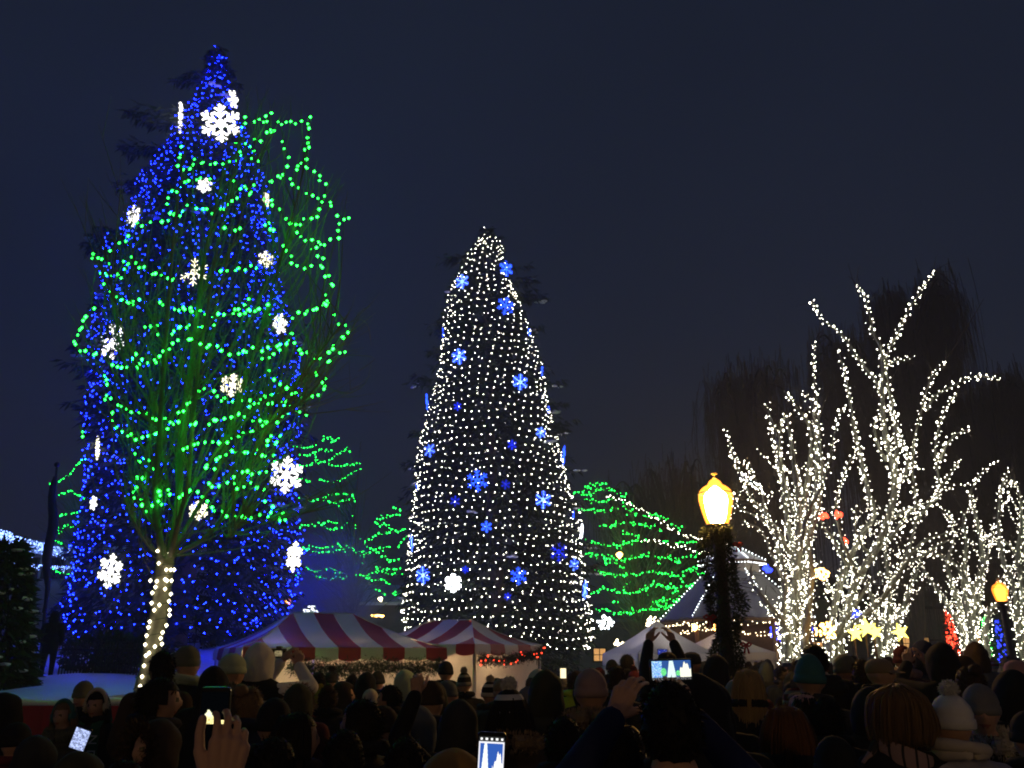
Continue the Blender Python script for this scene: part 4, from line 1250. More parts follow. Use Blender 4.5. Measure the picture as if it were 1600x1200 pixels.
# ------------------------------------------------------------------ striped tents
def stripe_tent(label, corner, alpha, L, Wd, ridge_h, hip, nst, flip, interior=1.0, seed=0):
    """hip-roofed tent; local u runs along the front eave, v into the depth. corner: nearest corner at eave height"""
    ez = corner[2]
    root = thing("striped_tent", label, "tent", (corner[0], corner[1], 0))
    sg = -1 if flip else 1
    u = np.array([sg * math.cos(alpha), math.sin(alpha), 0])
    v = np.array([-sg * math.sin(alpha), math.cos(alpha), 0])
    zv = np.array([0, 0, 1.0])
    r = np.random.RandomState(seed)

    def pt(a, b, z):
        return u * a + v * b + zv * (ez + z)

    def sag(t):
        return -0.10 * math.sin(math.pi * t)
    VH = 0.30
    # the long sides
    for side in (0, 1):
        for i in range(nst):
            a0, a1 = L * i / nst, L * (i + 1) / nst
            m = MB()
            rows = 7
            vs = []
            for k in range(rows):
                t = k / (rows - 1)
                for a in (a0 + 0.004, 0.5 * (a0 + a1), a1 - 0.004):
                    # clip to the hips
                    tt = t * min(1.0, a / hip, (L - a) / hip)
                    b = tt * Wd / 2
                    z = ridge_h * tt + sag(tt) * (1 if tt < 1 else 0) + 0.012 * math.sin(a * 7)
                    vs.append(pt(a, b if side == 0 else Wd - b, z))
            q = [[k * 3 + j, k * 3 + j + 1, k * 3 + j + 4, k * 3 + j + 3] for k in range(rows - 1) for j in (0, 1)]
            m.add(vs, q)
            bl = -0.025 if side == 0 else Wd + 0.025
            val, qs = [], []
            for k in range(7):                         # scalloped valance
                t = k / 6
                d = VH * (0.80 + 0.20 * math.sin(math.pi * t) ** 0.7)
                a = a0 + (a1 - a0) * t
                val += [pt(a, 0 if side == 0 else Wd, 0.0), pt(a, bl, -d * 0.5), pt(a, bl + 0.02 * math.sin(t * 9 + i), -d)]
            for k in range(6):
                for j in (0, 1):
                    qs.append([k * 3 + j, k * 3 + j + 1, k * 3 + j + 4, k * 3 + j + 3])
            m.add(val, qs)
            m.build("stripe_panel", "tent red" if i % 2 == 0 else "tent white", root, smooth=True)
    nw = 5
    for end in (0, 1):
        for i in range(nw):
            b0, b1 = Wd * i / nw, Wd * (i + 1) / nw
            m = MB()
            vs, rows = [], 6
            for k in range(rows):
                t = k / (rows - 1)
                for b in (b0 + 0.004, 0.5 * (b0 + b1), b1 - 0.004):
                    tt = t * min(1.0, b / (Wd / 2), (Wd - b) / (Wd / 2))
                    a = tt * hip
                    vs.append(pt(a if end == 0 else L - a, b, ridge_h * tt + sag(tt) * (1 if tt < 1 else 0)))
            m.add(vs, [[k * 3 + j, k * 3 + j + 1, k * 3 + j + 4, k * 3 + j + 3] for k in range(rows - 1) for j in (0, 1)])
            al = -0.025 if end == 0 else L + 0.025
            val, qs = [], []
            for k in range(7):
                t = k / 6
                d = VH * (0.80 + 0.20 * math.sin(math.pi * t) ** 0.7)
                b = b0 + (b1 - b0) * t
                val += [pt(0 if end == 0 else L, b, 0), pt(al, b, -d * 0.5), pt(al + 0.02 * math.sin(t * 9 + i), b, -d)]
            for k in range(6):
                for j in (0, 1):
                    qs.append([k * 3 + j, k * 3 + j + 1, k * 3 + j + 4, k * 3 + j + 3])
            m.add(val, qs)
            m.build("stripe_panel", "tent red" if i % 2 == 1 else "tent white", root, smooth=True)
    rp = [(pt(0, 0, 0.012), pt(hip, Wd / 2, ridge_h + 0.015)), (pt(L, 0, 0.012), pt(L - hip, Wd / 2, ridge_h + 0.015)), (pt(0, Wd, 0.012), pt(hip, Wd / 2, ridge_h + 0.015)), (pt(L, Wd, 0.012), pt(L - hip, Wd / 2, ridge_h + 0.015)), (pt(hip, Wd / 2, ridge_h + 0.015), pt(L - hip, Wd / 2, ridge_h + 0.015))]
    for pa, pb in rp:
        m = MB()
        m.tube(np.array([pa + (pb - pa) * t + zv * sag(t) * (0.0 if abs(pa[2] - pb[2]) < 0.01 else 1.0) for t in np.linspace(0, 1, 9)]), 0.014, 5)
        m.build("seam", "tent white", root, smooth=True)
    for a in (0.06, L - 0.06):
        for b in (0.06, Wd - 0.06):
            m = MB()
            m.tube([u * a + v * b, u * a + v * b + zv * (ez - 0.02)], 0.03, 8)
            m.build("pole", "metal pole", root, smooth=True)
    # white side walls, in panels between the poles
    nwall = 3
    for i in range(nwall):
        a0, a1 = L * i / nwall, L * (i + 1) / nwall
        m = MB()
        vs = []
        kx, kz = 9, 3
        for k in range(kz):
            for j in range(kx):
                a = a0 + 0.02 + (a1 - a0 - 0.04) * j / (kx - 1)
                vs.append(u * a + v * (0.10 + 0.03 * math.sin(j * 1.7 + k)) + zv * (0.05 + (ez - 0.10) * k / (kz - 1)))
        m.add(vs, [[k * kx + j, k * kx + j + 1, (k + 1) * kx + j + 1, (k + 1) * kx + j] for k in range(kz - 1) for j in range(kx - 1)])
        m.build("wall_panel", "tent wall", root, smooth=True)
    for end in (0.10, L - 0.10):
        m = MB()
        vs = []
        kx, kz = 9, 3
        for k in range(kz):
            for j in range(kx):
                b = 0.14 + (Wd - 0.2) * j / (kx - 1)
                vs.append(u * (end + 0.03 * math.sin(j * 1.7)) + v * b + zv * (0.05 + (ez - 0.10) * k / (kz - 1)))
        m.add(vs, [[k * kx + j, k * kx + j + 1, (k + 1) * kx + j + 1, (k + 1) * kx + j] for k in range(kz - 1) for j in range(kx - 1)])
        m.build("wall_panel", "tent wall", root, smooth=True)
    # the lamps hanging inside, which make the walls glow
    for i in range(3):
        m = MB()
        p = u * (L * (i + 0.6) / 3) + v * (0.9) + zv * (ez - 0.35)
        m.sphere(p, 0.075, 10, 7)
        m.build("lamp", "tent lamp", root, smooth=True)
    return root, u, v, ez


emit("tent lamp", (1.0, 0.66, 0.34), 130)
c1 = W(380, 1011, 19)
t1, u1, v1, ez1 = stripe_tent("red and white striped tent, the larger one, left, with green garland on its front", c1, math.radians(24), 4.6, 6.0, 0.86, 1.5, 9, False, seed=1)
c2 = W(742, 1006, 23.5)
t2, u2, v2, ez2 = stripe_tent("small red and white striped tent with red lights along its eave", c2, math.radians(62), 2.25 + 1.9, 3.4, 0.66, 1.2, 7, True, seed=2) if False else stripe_tent("small red and white striped tent with red lights along its eave", c2, math.radians(27), 4.0, 4.2, 0.70, 1.3, 7, True, seed=2)


def hanging_garland(label, path, name, thick, n, light=None, seed=0):
    r = np.random.RandomState(seed)
    p = resample(path, 0.02)
    root = thing("garland", label, "garland", p[0])
    i = r.randint(0, len(p), n)
    off = r.normal(0, thick, (n, 3)) * np.array([0.5, 0.5, 1.0])
    sagz = -np.abs(r.normal(0, thick * 0.8, n))
    P = p[i] + off + np.stack([0 * sagz, 0 * sagz, sagz], 1)
    D = unit(r.normal(0, 1, (n, 3)) + [0, 0, -0.6]) * r.uniform(0.05, 0.13, n)[:, None]
    Wd_ = unit(np.cross(D, r.normal(0, 1, D.shape))) * r.uniform(0.004, 0.010, n)[:, None]
    m = MB()
    m.blades(P - p[0], D, Wd_)
    m.build("needles", "garland green", root, kind="stuff")
    if light:
        k = light[1]
        j = r.randint(0, len(p), k)
        q = p[j] + r.normal(0, thick, (k, 3)) * np.array([0.4, 0.4, 1.0]) + [0, 0, -0.05]
        q += np.asarray(light[2]) * 0.08
        m = MB()
        m.bulbs(q - p[0], r.uniform(0.012, 0.024, k))
        m.build("bulb", light[0], root, kind="stuff")
    return root


f1 = lambda a: c1 * [1, 1, 0] + u1 * a - v1 * 0.10 + np.array([0, 0, ez1 - 0.34])
hanging_garland("thick evergreen garland hanging under the front valance of the larger striped tent", [f1(1.0), f1(2.0) - [0, 0, 0.08], f1(3.0), f1(3.7) - [0, 0, 0.06], f1(4.45)], "garland", 0.080, 8000, seed=3)
e2 = lambda b: c2 * [1, 1, 0] + v2 * b - u2 * 0.12 + np.array([0, 0, ez2 - 0.28])
hanging_garland("evergreen garland with glowing red bulbs along the right eave of the small striped tent", [e2(0.0) - [0, 0, 0.05], e2(1.3) - [0, 0, 0.10], e2(2.6), e2(3.6) + [0, 0, 0.04], e2(4.0) + [0, 0, 0.25]], "garland", 0.06, 4500, light=("red bulb", 24, -u2), seed=4)


# ------------------------------------------------------------------ white pop-up canopies
def popup(label, corner, alpha, L, Wd, peak, lampmat="canopy fill lamp"):
    root = thing("canopy_tent", label, "tent", (corner[0], corner[1], 0))
    u = np.array([math.cos(alpha), math.sin(alpha), 0])
    v = np.array([-math.sin(alpha), math.cos(alpha), 0])
    ez = corner[2]
    zv = np.array([0, 0, 1.0])
    apex = u * L / 2 + v * Wd / 2 + zv * (ez + peak)
    cs = [zv * ez, u * L + zv * ez, u * L + v * Wd + zv * ez, v * Wd + zv * ez]
    for i in range(4):
        a, b = cs[i], cs[(i + 1) % 4]
        m = MB()
        n = 7
        vs = []
        for k in range(n):
            t = k / (n - 1)
            for s in np.linspace(0.002, 0.998, 7):
                e_ = a + (b - a) * s
                p = e_ + (apex - e_) * t
                p = p - zv * (0.16 * math.sin(math.pi * t) ** 1.0 * (0.5 + 0.9 * math.sin(math.pi * s)) * 0.6)
                vs.append(p)
        m.add(vs, [[k * 7 + j, k * 7 + j + 1, (k + 1) * 7 + j + 1, (k + 1) * 7 + j] for k in range(n - 1) for j in range(6)])
        m.build("roof_panel", "canopy white", root, smooth=True)
        m = MB()
        out = unit(np.cross(b - a, zv)) * 0.02
        vs = []
        for s in np.linspace(0, 1, 9):
            e_ = a + (b - a) * s
            vs += [e_ + out * 0.1, e_ + out + zv * -0.14, e_ + out * (1 + 0.5 * math.sin(s * 20)) - zv * 0.28]
        m.add(vs, [[k * 3 + j, k * 3 + j + 1, k * 3 + j + 4, k * 3 + j + 3] for k in range(8) for j in (0, 1)])
        m.build("valance", "canopy white", root, smooth=True)
        if i in (0, 1, 3):
            m = MB()
            inn = -out * 2
            vs = []
            for s in np.linspace(0.01, 0.99, 9):
                e_ = a + (b - a) * s + inn * (1 + 0.6 * math.sin(s * 17))
                vs += [e_ - zv * 0.2, e_ * [1, 1, 0] + zv * (ez * 0.5), e_ * [1, 1, 0] + zv * 0.03]
            m.add(vs, [[k * 3 + j, k * 3 + j + 1, k * 3 + j + 4, k * 3 + j + 3] for k in range(8) for j in (0, 1)])
            m.build("wall_panel", "canopy white", root, smooth=True)
        m = MB()
        if i == 0:
            m.sphere(apex * [1, 1, 0] + zv * (ez - 0.1), 0.06, 10, 7)
            m.build("lamp", lampmat, root, smooth=True)
            m = MB()
        m.tube([a * [0.985, 0.985, 0] + apex * [0.015, 0.015, 0], a * [0.985, 0.985, 1] + apex * [0.015, 0.015, 0] - zv * 0.02], 0.025, 6)
        m.build("pole", "metal pole", root, smooth=True)
    return root


emit("canopy fill lamp", (1.0, 0.86, 0.80), 110)  # unseen lamp added inside the pointed canopy to brighten its cloth
k3 = W(997, 1021, 21)
popup("white pop-up canopy with a pointed roof between the spruce and the lamp post", k3, math.radians(20), 2.15, 1.9, 0.80)
k4 = W(1150, 1019, 24)
popup("white pop-up canopy half hidden behind the garlanded lamp post", k4, math.radians(38), 1.75, 2.3, 0.62, "tent lamp")

# ------------------------------------------------------------------ two-tier hexagonal pavilion outlined in lights
mat("snowy shingle", (0.22, 0.225, 0.25), 0.7, 0.3, 1.2, bump=0.5)
pc0 = W(1150, 968, 34.5)
pav = thing("pavilion", "two-tier pavilion with snowy roofs outlined in white lights, behind the lamp post", "pavilion", (pc0[0], pc0[1], 0))
zv = np.array([0, 0, 1.0])
ez, RP, lowh = pc0[2], 2.92, 1.78


def hexa(rad, z, i):
    a = math.radians(-136 + 60 * i)
    return np.array([rad * math.cos(a), rad * math.sin(a), z])


for i in range(6):
    a, b, c_, d_ = hexa(RP, ez, i), hexa(RP, ez, i + 1), hexa(1.05, ez + lowh, i + 1), hexa(1.05, ez + lowh, i)
    m = MB()
    vs = []
    for k in range(5):
        for j in range(7):
            t, s = k / 4, j / 6
            p = (a + (b - a) * s) * (1 - t) + (d_ + (c_ - d_) * s) * t
            vs.append(p + zv * (0.04 * math.sin(j * 2.1 + k * 1.3 + i)))
    m.add(vs, [[k * 7 + j, k * 7 + j + 1, (k + 1) * 7 + j + 1, (k + 1) * 7 + j] for k in range(4) for j in range(6)])
    m.build("roof_panel", "snowy shingle", pav, smooth=True)
    m = MB()
    m.tube([a - zv * 0.08, b - zv * 0.08], 0.06, 4)
    m.build("fascia", "wood", pav)
    m = MB()
    m.add([d_ - zv * 0.03, c_ - zv * 0.03, c_ + zv * 0.45, d_ + zv * 0.45], [[0, 1, 2, 3]])
    m.build("cupola_wall", "plaster", pav)
    o0, o1 = hexa(1.30, ez + lowh + 0.44, i), hexa(1.30, ez + lowh + 0.44, i + 1)
    m = MB()
    m.add([o0, o1, [0, 0, ez + lowh + 1.15]], None, [[0, 1, 2]])
    m.build("cupola_roof", "snow", pav)
    m = MB()
    m.tube([o0 - zv * 0.05, o1 - zv * 0.05], 0.045, 4)
    m.build("cupola_fascia", "wood", pav)
    m = MB()
    pc = hexa(RP * 0.93, 0, i)
    m.tube([pc, pc + zv * (ez - 0.05)], 0.08, 8)
    m.build("pillar", "wood", pav, smooth=True)
    if i in (2, 3, 4):
        m = MB()
        w0_, w1_ = hexa(RP * 0.9, 0.02, i), hexa(RP * 0.9, 0.02, i + 1)
        m.add([w0_, w1_, w1_ + zv * (ez - 0.15), w0_ + zv * (ez - 0.15)], [[0, 1, 2, 3]])
        m.build("back_wall", "wood", pav)
org = np.array(pav.location)
ol = thing("light_string", "white light string outlining the ridges of the pavilion roofs", "string lights", org + [0, 0, ez])
Pl = []
for i in range(6):
    Pl.append(resample([hexa(RP, ez, i), hexa(1.05, ez + lowh, i)], 0.15) + [0, 0, 0.07])
    Pl.append(resample([hexa(1.30, ez + lowh + 0.44, i), hexa(1.30, ez + lowh + 0.44, i + 1)], 0.12) - zv * 0.12)
    Pl.append(resample([hexa(1.30, ez + lowh + 0.44, i), [0, 0, ez + lowh + 1.15]], 0.14) + [0, 0, 0.05])
Pl = np.concatenate(Pl) - zv * ez
m = MB()
m.bulbs(Pl, 0.020 * rng.uniform(0.7, 1.2, len(Pl)))
m.build("bulb", "cool bulb", ol, kind="stuff")
wl_ = thing("light_string", "warm light string under the eaves of the pavilion", "string lights", org + [0, 0, ez])
Pw = np.concatenate([resample([hexa(RP, 0, i), hexa(RP, 0, i + 1)], 0.16) - zv * 0.22 for i in range(6)] + [resample([hexa(RP * 0.85, -0.3 - 0.3 * (i % 2), i), hexa(RP * 0.85, -0.6 + 0.3 * (i % 2), i + 1)], 0.2) for i in range(6)])
Pw = Pw + rng.normal(0, 0.04, Pw.shape)
m = MB()
m.bulbs(Pw, 0.020 * rng.uniform(0.7, 1.3, len(Pw)))
m.build("bulb", "warm bulb", wl_, kind="stuff")
for nm, px_ in (("amber lantern hanging at the left under the pavilion eaves", 1086), ("amber lantern hanging at the middle under the pavilion eaves", 1118)):
    p = W(px_, 980, 32.6)
    o = thing("hanging_lantern", nm, "lantern", p, 0, "amber lanterns under the pavilion")
    m = MB()
    m.lathe([(0.04, -0.13), (0.10, -0.06), (0.12, 0.03), (0.07, 0.11)], 10)
    m.build("globe", "amber bulb", o, smooth=True)
    m = MB()
    m.tube([[0, 0, 0.11], [0, 0, ez - 0.1 - p[2]]], 0.01, 4)
    m.lathe([(0.09, 0.10), (0.03, 0.16)], 10)
    m.build("cap", "iron", o)


# ------------------------------------------------------------------ houses behind
def house(label, px0, px1, D, zwall, roof_h, depth, wallm, roofm, wins=(), rz=0.0, over=0.4):
    a, b = W(px0, 1000, D), W(px1, 1000, D)
    w = b[0] - a[0]
    root = thing("house", label, "house", (a[0], D, 0), rz)
    m = MB()
    m.box((w / 2, depth / 2, zwall / 2), (w, depth, zwall))
    m.build("wall", wallm, root)
    m = MB()
    y0, y1, ym = -over, depth + over, depth / 2
    m.add([[-over, y0, zwall - 0.1], [w + over, y0, zwall - 0.1], [w + over, ym, zwall + roof_h], [-over, ym, zwall + roof_h], [-over, y1, zwall - 0.1], [w + over, y1, zwall - 0.1],
           [-over, y0, zwall - 0.3], [w + over, y0, zwall - 0.3]], [[0, 1, 2, 3], [3, 2, 5, 4], [6, 7, 1, 0]])
    m.add([[0, 0.01, zwall - 0.12], [0, depth - 0.01, zwall - 0.12], [0, ym, zwall + roof_h - 0.2], [w, 0.01, zwall - 0.12], [w, depth - 0.01, zwall - 0.12], [w, ym, zwall + roof_h - 0.2]], None, [[0, 1, 2], [3, 5, 4]])
    m.build("roof", roofm, root)
    for (fx, z, ww, hh, lit) in wins:
        f = MB()
        x = fx * w
        for (cx, cz, sx, sz) in ((x, z + hh / 2 + 0.05, ww + 0.2, 0.1), (x, z - hh / 2 - 0.05, ww + 0.2, 0.1), (x - ww / 2 - 0.05, z, 0.1, hh), (x + ww / 2 + 0.05, z, 0.1, hh), (x, z, 0.05, hh), (x, z, ww, 0.05)):
            f.box((cx, -0.04, cz), (sx, 0.08, sz))
        fo = f.build("window", "dark wood", root)
        g_ = MB()
        g_.add([[x - ww / 2, -0.012, z - hh / 2], [x + ww / 2, -0.012, z - hh / 2], [x + ww / 2, -0.012, z + hh / 2], [x - ww / 2, -0.012, z + hh / 2]], [[0, 1, 2, 3]])
        g_.build("pane", "window glow" if lit else "dark glass", fo)
    return root


zL = W(40, 858, 46)[2]
house("pale house with rows of icicle lights along its roof edge at far left", -120, 112, 46, zL, 1.0, 8, "plaster", "snow", [(0.80, zL - 1.0, 1.0, 0.9, False), (0.62, zL - 1.0, 1.0, 0.9, False), (0.42, zL - 1.0, 1.0, 0.9, False)])
for nm, pts, n, dz in (("upper row of blue-white icicle lights on the pale house at far left", [(-60, 812), (0, 836), (40, 846), (108, 862)], 520, 0.30), ("lower row of icicle lights across the pale house at far left", [(12, 879), (60, 884), (112, 887)], 110, 0.12), ("clump of blue-white lights on the roof of the pale house at far left", [(-40, 826), (0, 832), (22, 838)], 230, 0.32)):
    c = resample(pts, 1.0)
    i = rng.randint(0, len(c), n)
    p = np.array([W(c[k][0] + rng.uniform(-1, 1), c[k][1], 45.4) for k in i])
    p[:, 2] -= np.abs(rng.normal(0, dz, n)) - dz * 0.5
    ls = thing("light_string", nm, "string lights", p[0])
    m = MB()
    m.bulbs(p - p[0], 0.025 * rng.uniform(0.5, 1.3, n))
    m.build("bulb", "icicle bulb", ls, kind="stuff")
zC = W(600, 925, 60)[2]
house("dark low house with a snowy roof between the two spruces", 548, 700, 60, zC - 0.6, 1.4, 9, "stone wall", "snow", [(0.2, 2.0, 1.1, 1.0, False), (0.35, 2.0, 1.1, 1.0, False)])
house("low brown house with dim amber windows behind the right-hand willows", 1398, 1490, 58, W(1440, 945, 58)[2], 1.6, 8, "stone wall", "dark wood", [(0.25, 2.6, 0.9, 0.7, True), (0.45, 2.6, 0.9, 0.7, True), (0.72, 2.4, 0.9, 0.7, False)])
house("dark house behind the tree nearest the lamp post", 1205, 1330, 60, W(1260, 930, 60)[2], 1.8, 8, "stone wall", "dark wood", [(0.3, 2.3, 0.9, 0.8, True), (0.55, 2.3, 0.9, 0.8, True), (0.8, 2.3, 0.9, 0.8, True)])
house("dark house with a snow-dusted roof behind the white-lit spruce, right", 905, 1030, 62, W(960, 965, 62)[2], 1.2, 8, "stone wall", "trodden snow", [(0.25, 1.9, 0.8, 0.8, True), (0.75, 1.9, 0.8, 0.8, True)])
house("long dark house behind the trees at far right", 1500, 1720, 62, W(1560, 900, 62)[2], 2.0, 9, "stone wall", "dark wood", [(0.1, 3.0, 0.9, 0.9, True), (0.3, 3.0, 0.9, 0.9, False)])

# ------------------------------------------------------------------ left: pole, fence, barrier, snowy conifer
p0, p1 = W(72, 1000, 27), W(89, 726, 27)
p0[2] = 1.1
o = thing("flag_pole", "tall dark pole with a furled flag left of the blue spruce", "pole", p0)
m = MB()
m.tube(np.linspace(0, 1, 6)[:, None] * (p1 - p0), np.linspace(0.07, 0.035, 6), 8)
m.build("pole", "iron", o, smooth=True)
m = MB()
m.sphere(p1 - p0, 0.09, 8, 6)
m.build("finial", "iron", o, smooth=True)
m = MB()
tt = np.linspace(0.94, 0.30, 14)
m.tube([(p1 - p0) * t + [0.06 * math.sin(t * 20), -0.05, 0] for t in tt], [0.05 + 0.10 * math.sin(math.pi * min(1, (0.94 - t) / 0.55)) ** 0.6 for t in tt], 8)
m.build("flag", "flag cloth" if "flag cloth" in MATS else mat("flag cloth", (0.03, 0.032, 0.03), 0.9, 0.3, 5), o, smooth=True)

fz = 1.22
fo = thing("iron_fence", "black iron picket fence on the snow bank below the blue spruce", "fence", W(90, 1060, 24) * [1, 1, 0] + [0, 0, fz])
fo_l = np.array(fo.location)
fx = np.linspace(0, W(226, 1060, 24)[0] - fo_l[0], 30)
pk = MB()
pk.tube([[0, 0, -0.05], [0, 0, 0.86]], 0.016, 4)
pk.lathe([(0.026, 0.84), (0.018, 0.90), (0.002, 0.97)], 4)
pkm = pk.mesh("picket", "iron")
for x in fx:
    b = link("picket", pkm, fo)
    b.location = (x, 0, 0)
for z in (0.10, 0.76):
    m = MB()
    m.box((fx[-1] / 2, 0, z), (fx[-1] + 0.2, 0.02, 0.035))
    m.build("rail", "iron", fo)

bo = thing("barrier", "low red fabric barrier topped with snow in front of the snow bank", "barrier", (-10.2, 13.05, 0))
seg = (10.2 - 5.55) / 4
for i in range(4):
    m = MB()
    vs, n = [], 13
    for k in range(n):
        x = seg * i + seg * k / (n - 1)
        for z in (0.02, 0.6, 1.14):
            vs.append([x, 0.02 * math.sin(k * 1.9) * (1.2 - z), z])
    m.add(vs, [[k * 3 + j, (k + 1) * 3 + j, (k + 1) * 3 + j + 1, k * 3 + j + 1] for k in range(n - 1) for j in (0, 1)])
    m.build("panel", "red fabric", bo, smooth=True)
for i in range(5):
    m = MB()
    m.box((seg * i, 0.06, 0.58), (0.06, 0.06, 1.16))
    m.build("post", "dark wood", bo)
m = MB()
xs_ = np.linspace(-0.05, seg * 4 + 0.05, 26)
m.tube(np.stack([xs_, np.full(26, 0.05), 1.18 + 0.015 * np.sin(xs_ * 3.1)], 1), 0.06 + 0.014 * np.sin(xs_ * 5), 7)
m.build("snow_cap", "snow", bo, smooth=True)

r = np.random.RandomState(80)
cb_ = W(18, 1000, 17.5)
co = thing("conifer_shrub", "dark snow-flecked conifer at the left edge of the picture", "shrub", (cb_[0] - 0.35, 17.5, 1.0))
hh = W(20, 862, 17.5)[2] - 1.0
n = 5200
z = r.uniform(0, 1, n) ** 1.3 * hh
R = 0.72 * (1 - z / hh) ** 0.6 + 0.1
a = r.uniform(0, 6.283, n)
rad = R * np.sqrt(r.uniform(0.3, 1, n))
P = np.stack([rad * np.cos(a), rad * np.sin(a), z + 0.2], 1)
D = unit(np.stack([np.cos(a), np.sin(a), r.uniform(-0.9, 0.1, n)], 1) + r.normal(0, 0.4, (n, 3))) * r.uniform(0.15, 0.35, n)[:, None]
Wd = unit(np.cross(D, r.normal(0, 1, D.shape))) * r.uniform(0.02, 0.05, n)[:, None]
m = MB()
m.blades(P, D, Wd)
m.build("foliage", "spruce needles", co, kind="stuff")
m = MB()
m.tube([[0, 0, -0.1], [0, 0, hh * 0.9]], [0.12, 0.02], 7)
m.build("trunk", "bark", co, smooth=True)
m = MB()
for k in range(60):
    z = r.uniform(0.1, 0.95) * hh
    R = 0.76 * (1 - z / hh) ** 0.6 + 0.1
    a = r.uniform(0, 6.28)
    m.sphere((R * math.cos(a), R * math.sin(a), z + 0.2), (r.uniform(0.05, 0.16), r.uniform(0.05, 0.14), 0.035), 7, 5)
m.build("snow", "snow", co, smooth=True, kind="stuff")

# shrubs on the bank under the spruce
for i, (px, py, D_, h_, lab) in enumerate([(160, 1035, 25, 1.0, "low dark shrub behind the iron fence, the left one"), (205, 1040, 25, 0.9, "low dark shrub behind the iron fence, beside the bare tree's trunk")]):
    p = W(px, py, D_)
    p[2] = 1.2
    o = thing("shrub", lab, "shrub", p, 0, "shrubs behind the iron fence")
    n = 900
    v = unit(r.normal(0, 1, (n, 3)))
    P = v * np.array([1.1, 0.7, h_ * 0.6]) * np.cbrt(r.uniform(0.1, 1, n))[:, None] + [0, 0, h_ * 0.6]
    D = unit(v + r.normal(0, 0.5, v.shape)) * 0.25
    Wd = unit(np.cross(D, r.normal(0, 1, D.shape))) * 0.05
    m = MB()
    m.blades(P, D, Wd)
    m.build("foliage", "spruce needles", o, kind="stuff")
    m = MB()
    for k in range(5):
        m.tube([[0.1 * k - 0.2, 0, -0.1], [0.25 * k - 0.5, 0, h_ * 0.7]], [0.03, 0.01], 5)
    m.build("stem", "bark", o)

# ------------------------------------------------------------------ right: stars on poles, lit shrubs, glowing ornaments
for i, (px, py, R_, lab) in enumerate([(1337, 990, 0.30, "yellow star lantern on a pole, leftmost beside the leaning trunk"), (1354, 981, 0.36, "yellow star lantern on a pole, second from left and brightest"), (1368, 987, 0.30, "yellow star lantern on a pole, just left of the short white-lit tree"), (1407, 988, 0.33, "yellow star lantern on a pole, right of the short white-lit tree")]):
    p = W(px, py, 29.5 + 0.4 * i)
    o = thing("star_lantern", lab, "star lantern", (p[0], p[1], 0), 0, "yellow star lanterns on poles")
    m = MB()
    vs = [[0, -0.10, p[2]], [0, 0.10, p[2]]]
    for k in range(10):
        a = math.pi / 2 + k * math.pi / 5 + 0.1 * i
        rr_ = R_ if k % 2 == 0 else R_ * 0.42
        vs.append([rr_ * math.cos(a), 0, p[2] + rr_ * math.sin(a)])
    m.add(vs, None, [[0, 2 + k, 2 + (k + 1) % 10] for k in range(10)] + [[1, 2 + (k + 1) % 10, 2 + k] for k in range(10)])
    m.build("star", "star yellow", o)
    m = MB()
    m.tube([[0, 0.14, 0], [0, 0.14, p[2] + 0.1]], 0.03, 6)
    m.build("pole", "wood", o)


def lit_shrub(label, px, py0, py1, hw, D, bulb, n, seed):
    r = np.random.RandomState(seed)
    b, t = W(px, py1, D), W(px, py0, D)
    o = thing("shrub", label, "shrub", (b[0], D, 0), 0, "shrubs hung with coloured lights")
    h = t[2]
    R = hw * S(py0, D)
    k = 700
    z = r.uniform(0.1, 1, k)
    rad = R * (1.05 - 0.8 * z) * np.sqrt(r.uniform(0.2, 1, k))
    a = r.uniform(0, 6.28, k)
    P = np.stack([rad * np.cos(a), rad * np.sin(a), z * h], 1)
    D_ = unit(np.stack([np.cos(a), np.sin(a), r.uniform(-0.5, 0.5, k)], 1)) * 0.25
    m = MB()
    m.blades(P, D_, unit(np.cross(D_, r.normal(0, 1, D_.shape))) * 0.04)
    m.build("foliage", "spruce needles", o, kind="stuff")
    z = r.uniform(0.3, 1, n)
    rad = R * (1.12 - 0.8 * z)
    a = r.uniform(0, 6.28, n)
    ls = thing("light_string", "lights wound round the " + label.replace("slim ", "").replace("shrub", "lit shrub", 1), "string lights", (b[0], D, h * 0.5), 0)
    m = MB()
    m.bulbs(np.stack([rad * np.cos(a), rad * np.sin(a), z * h - h * 0.5], 1), 0.045)
    m.build("bulb", bulb, ls, kind="stuff")


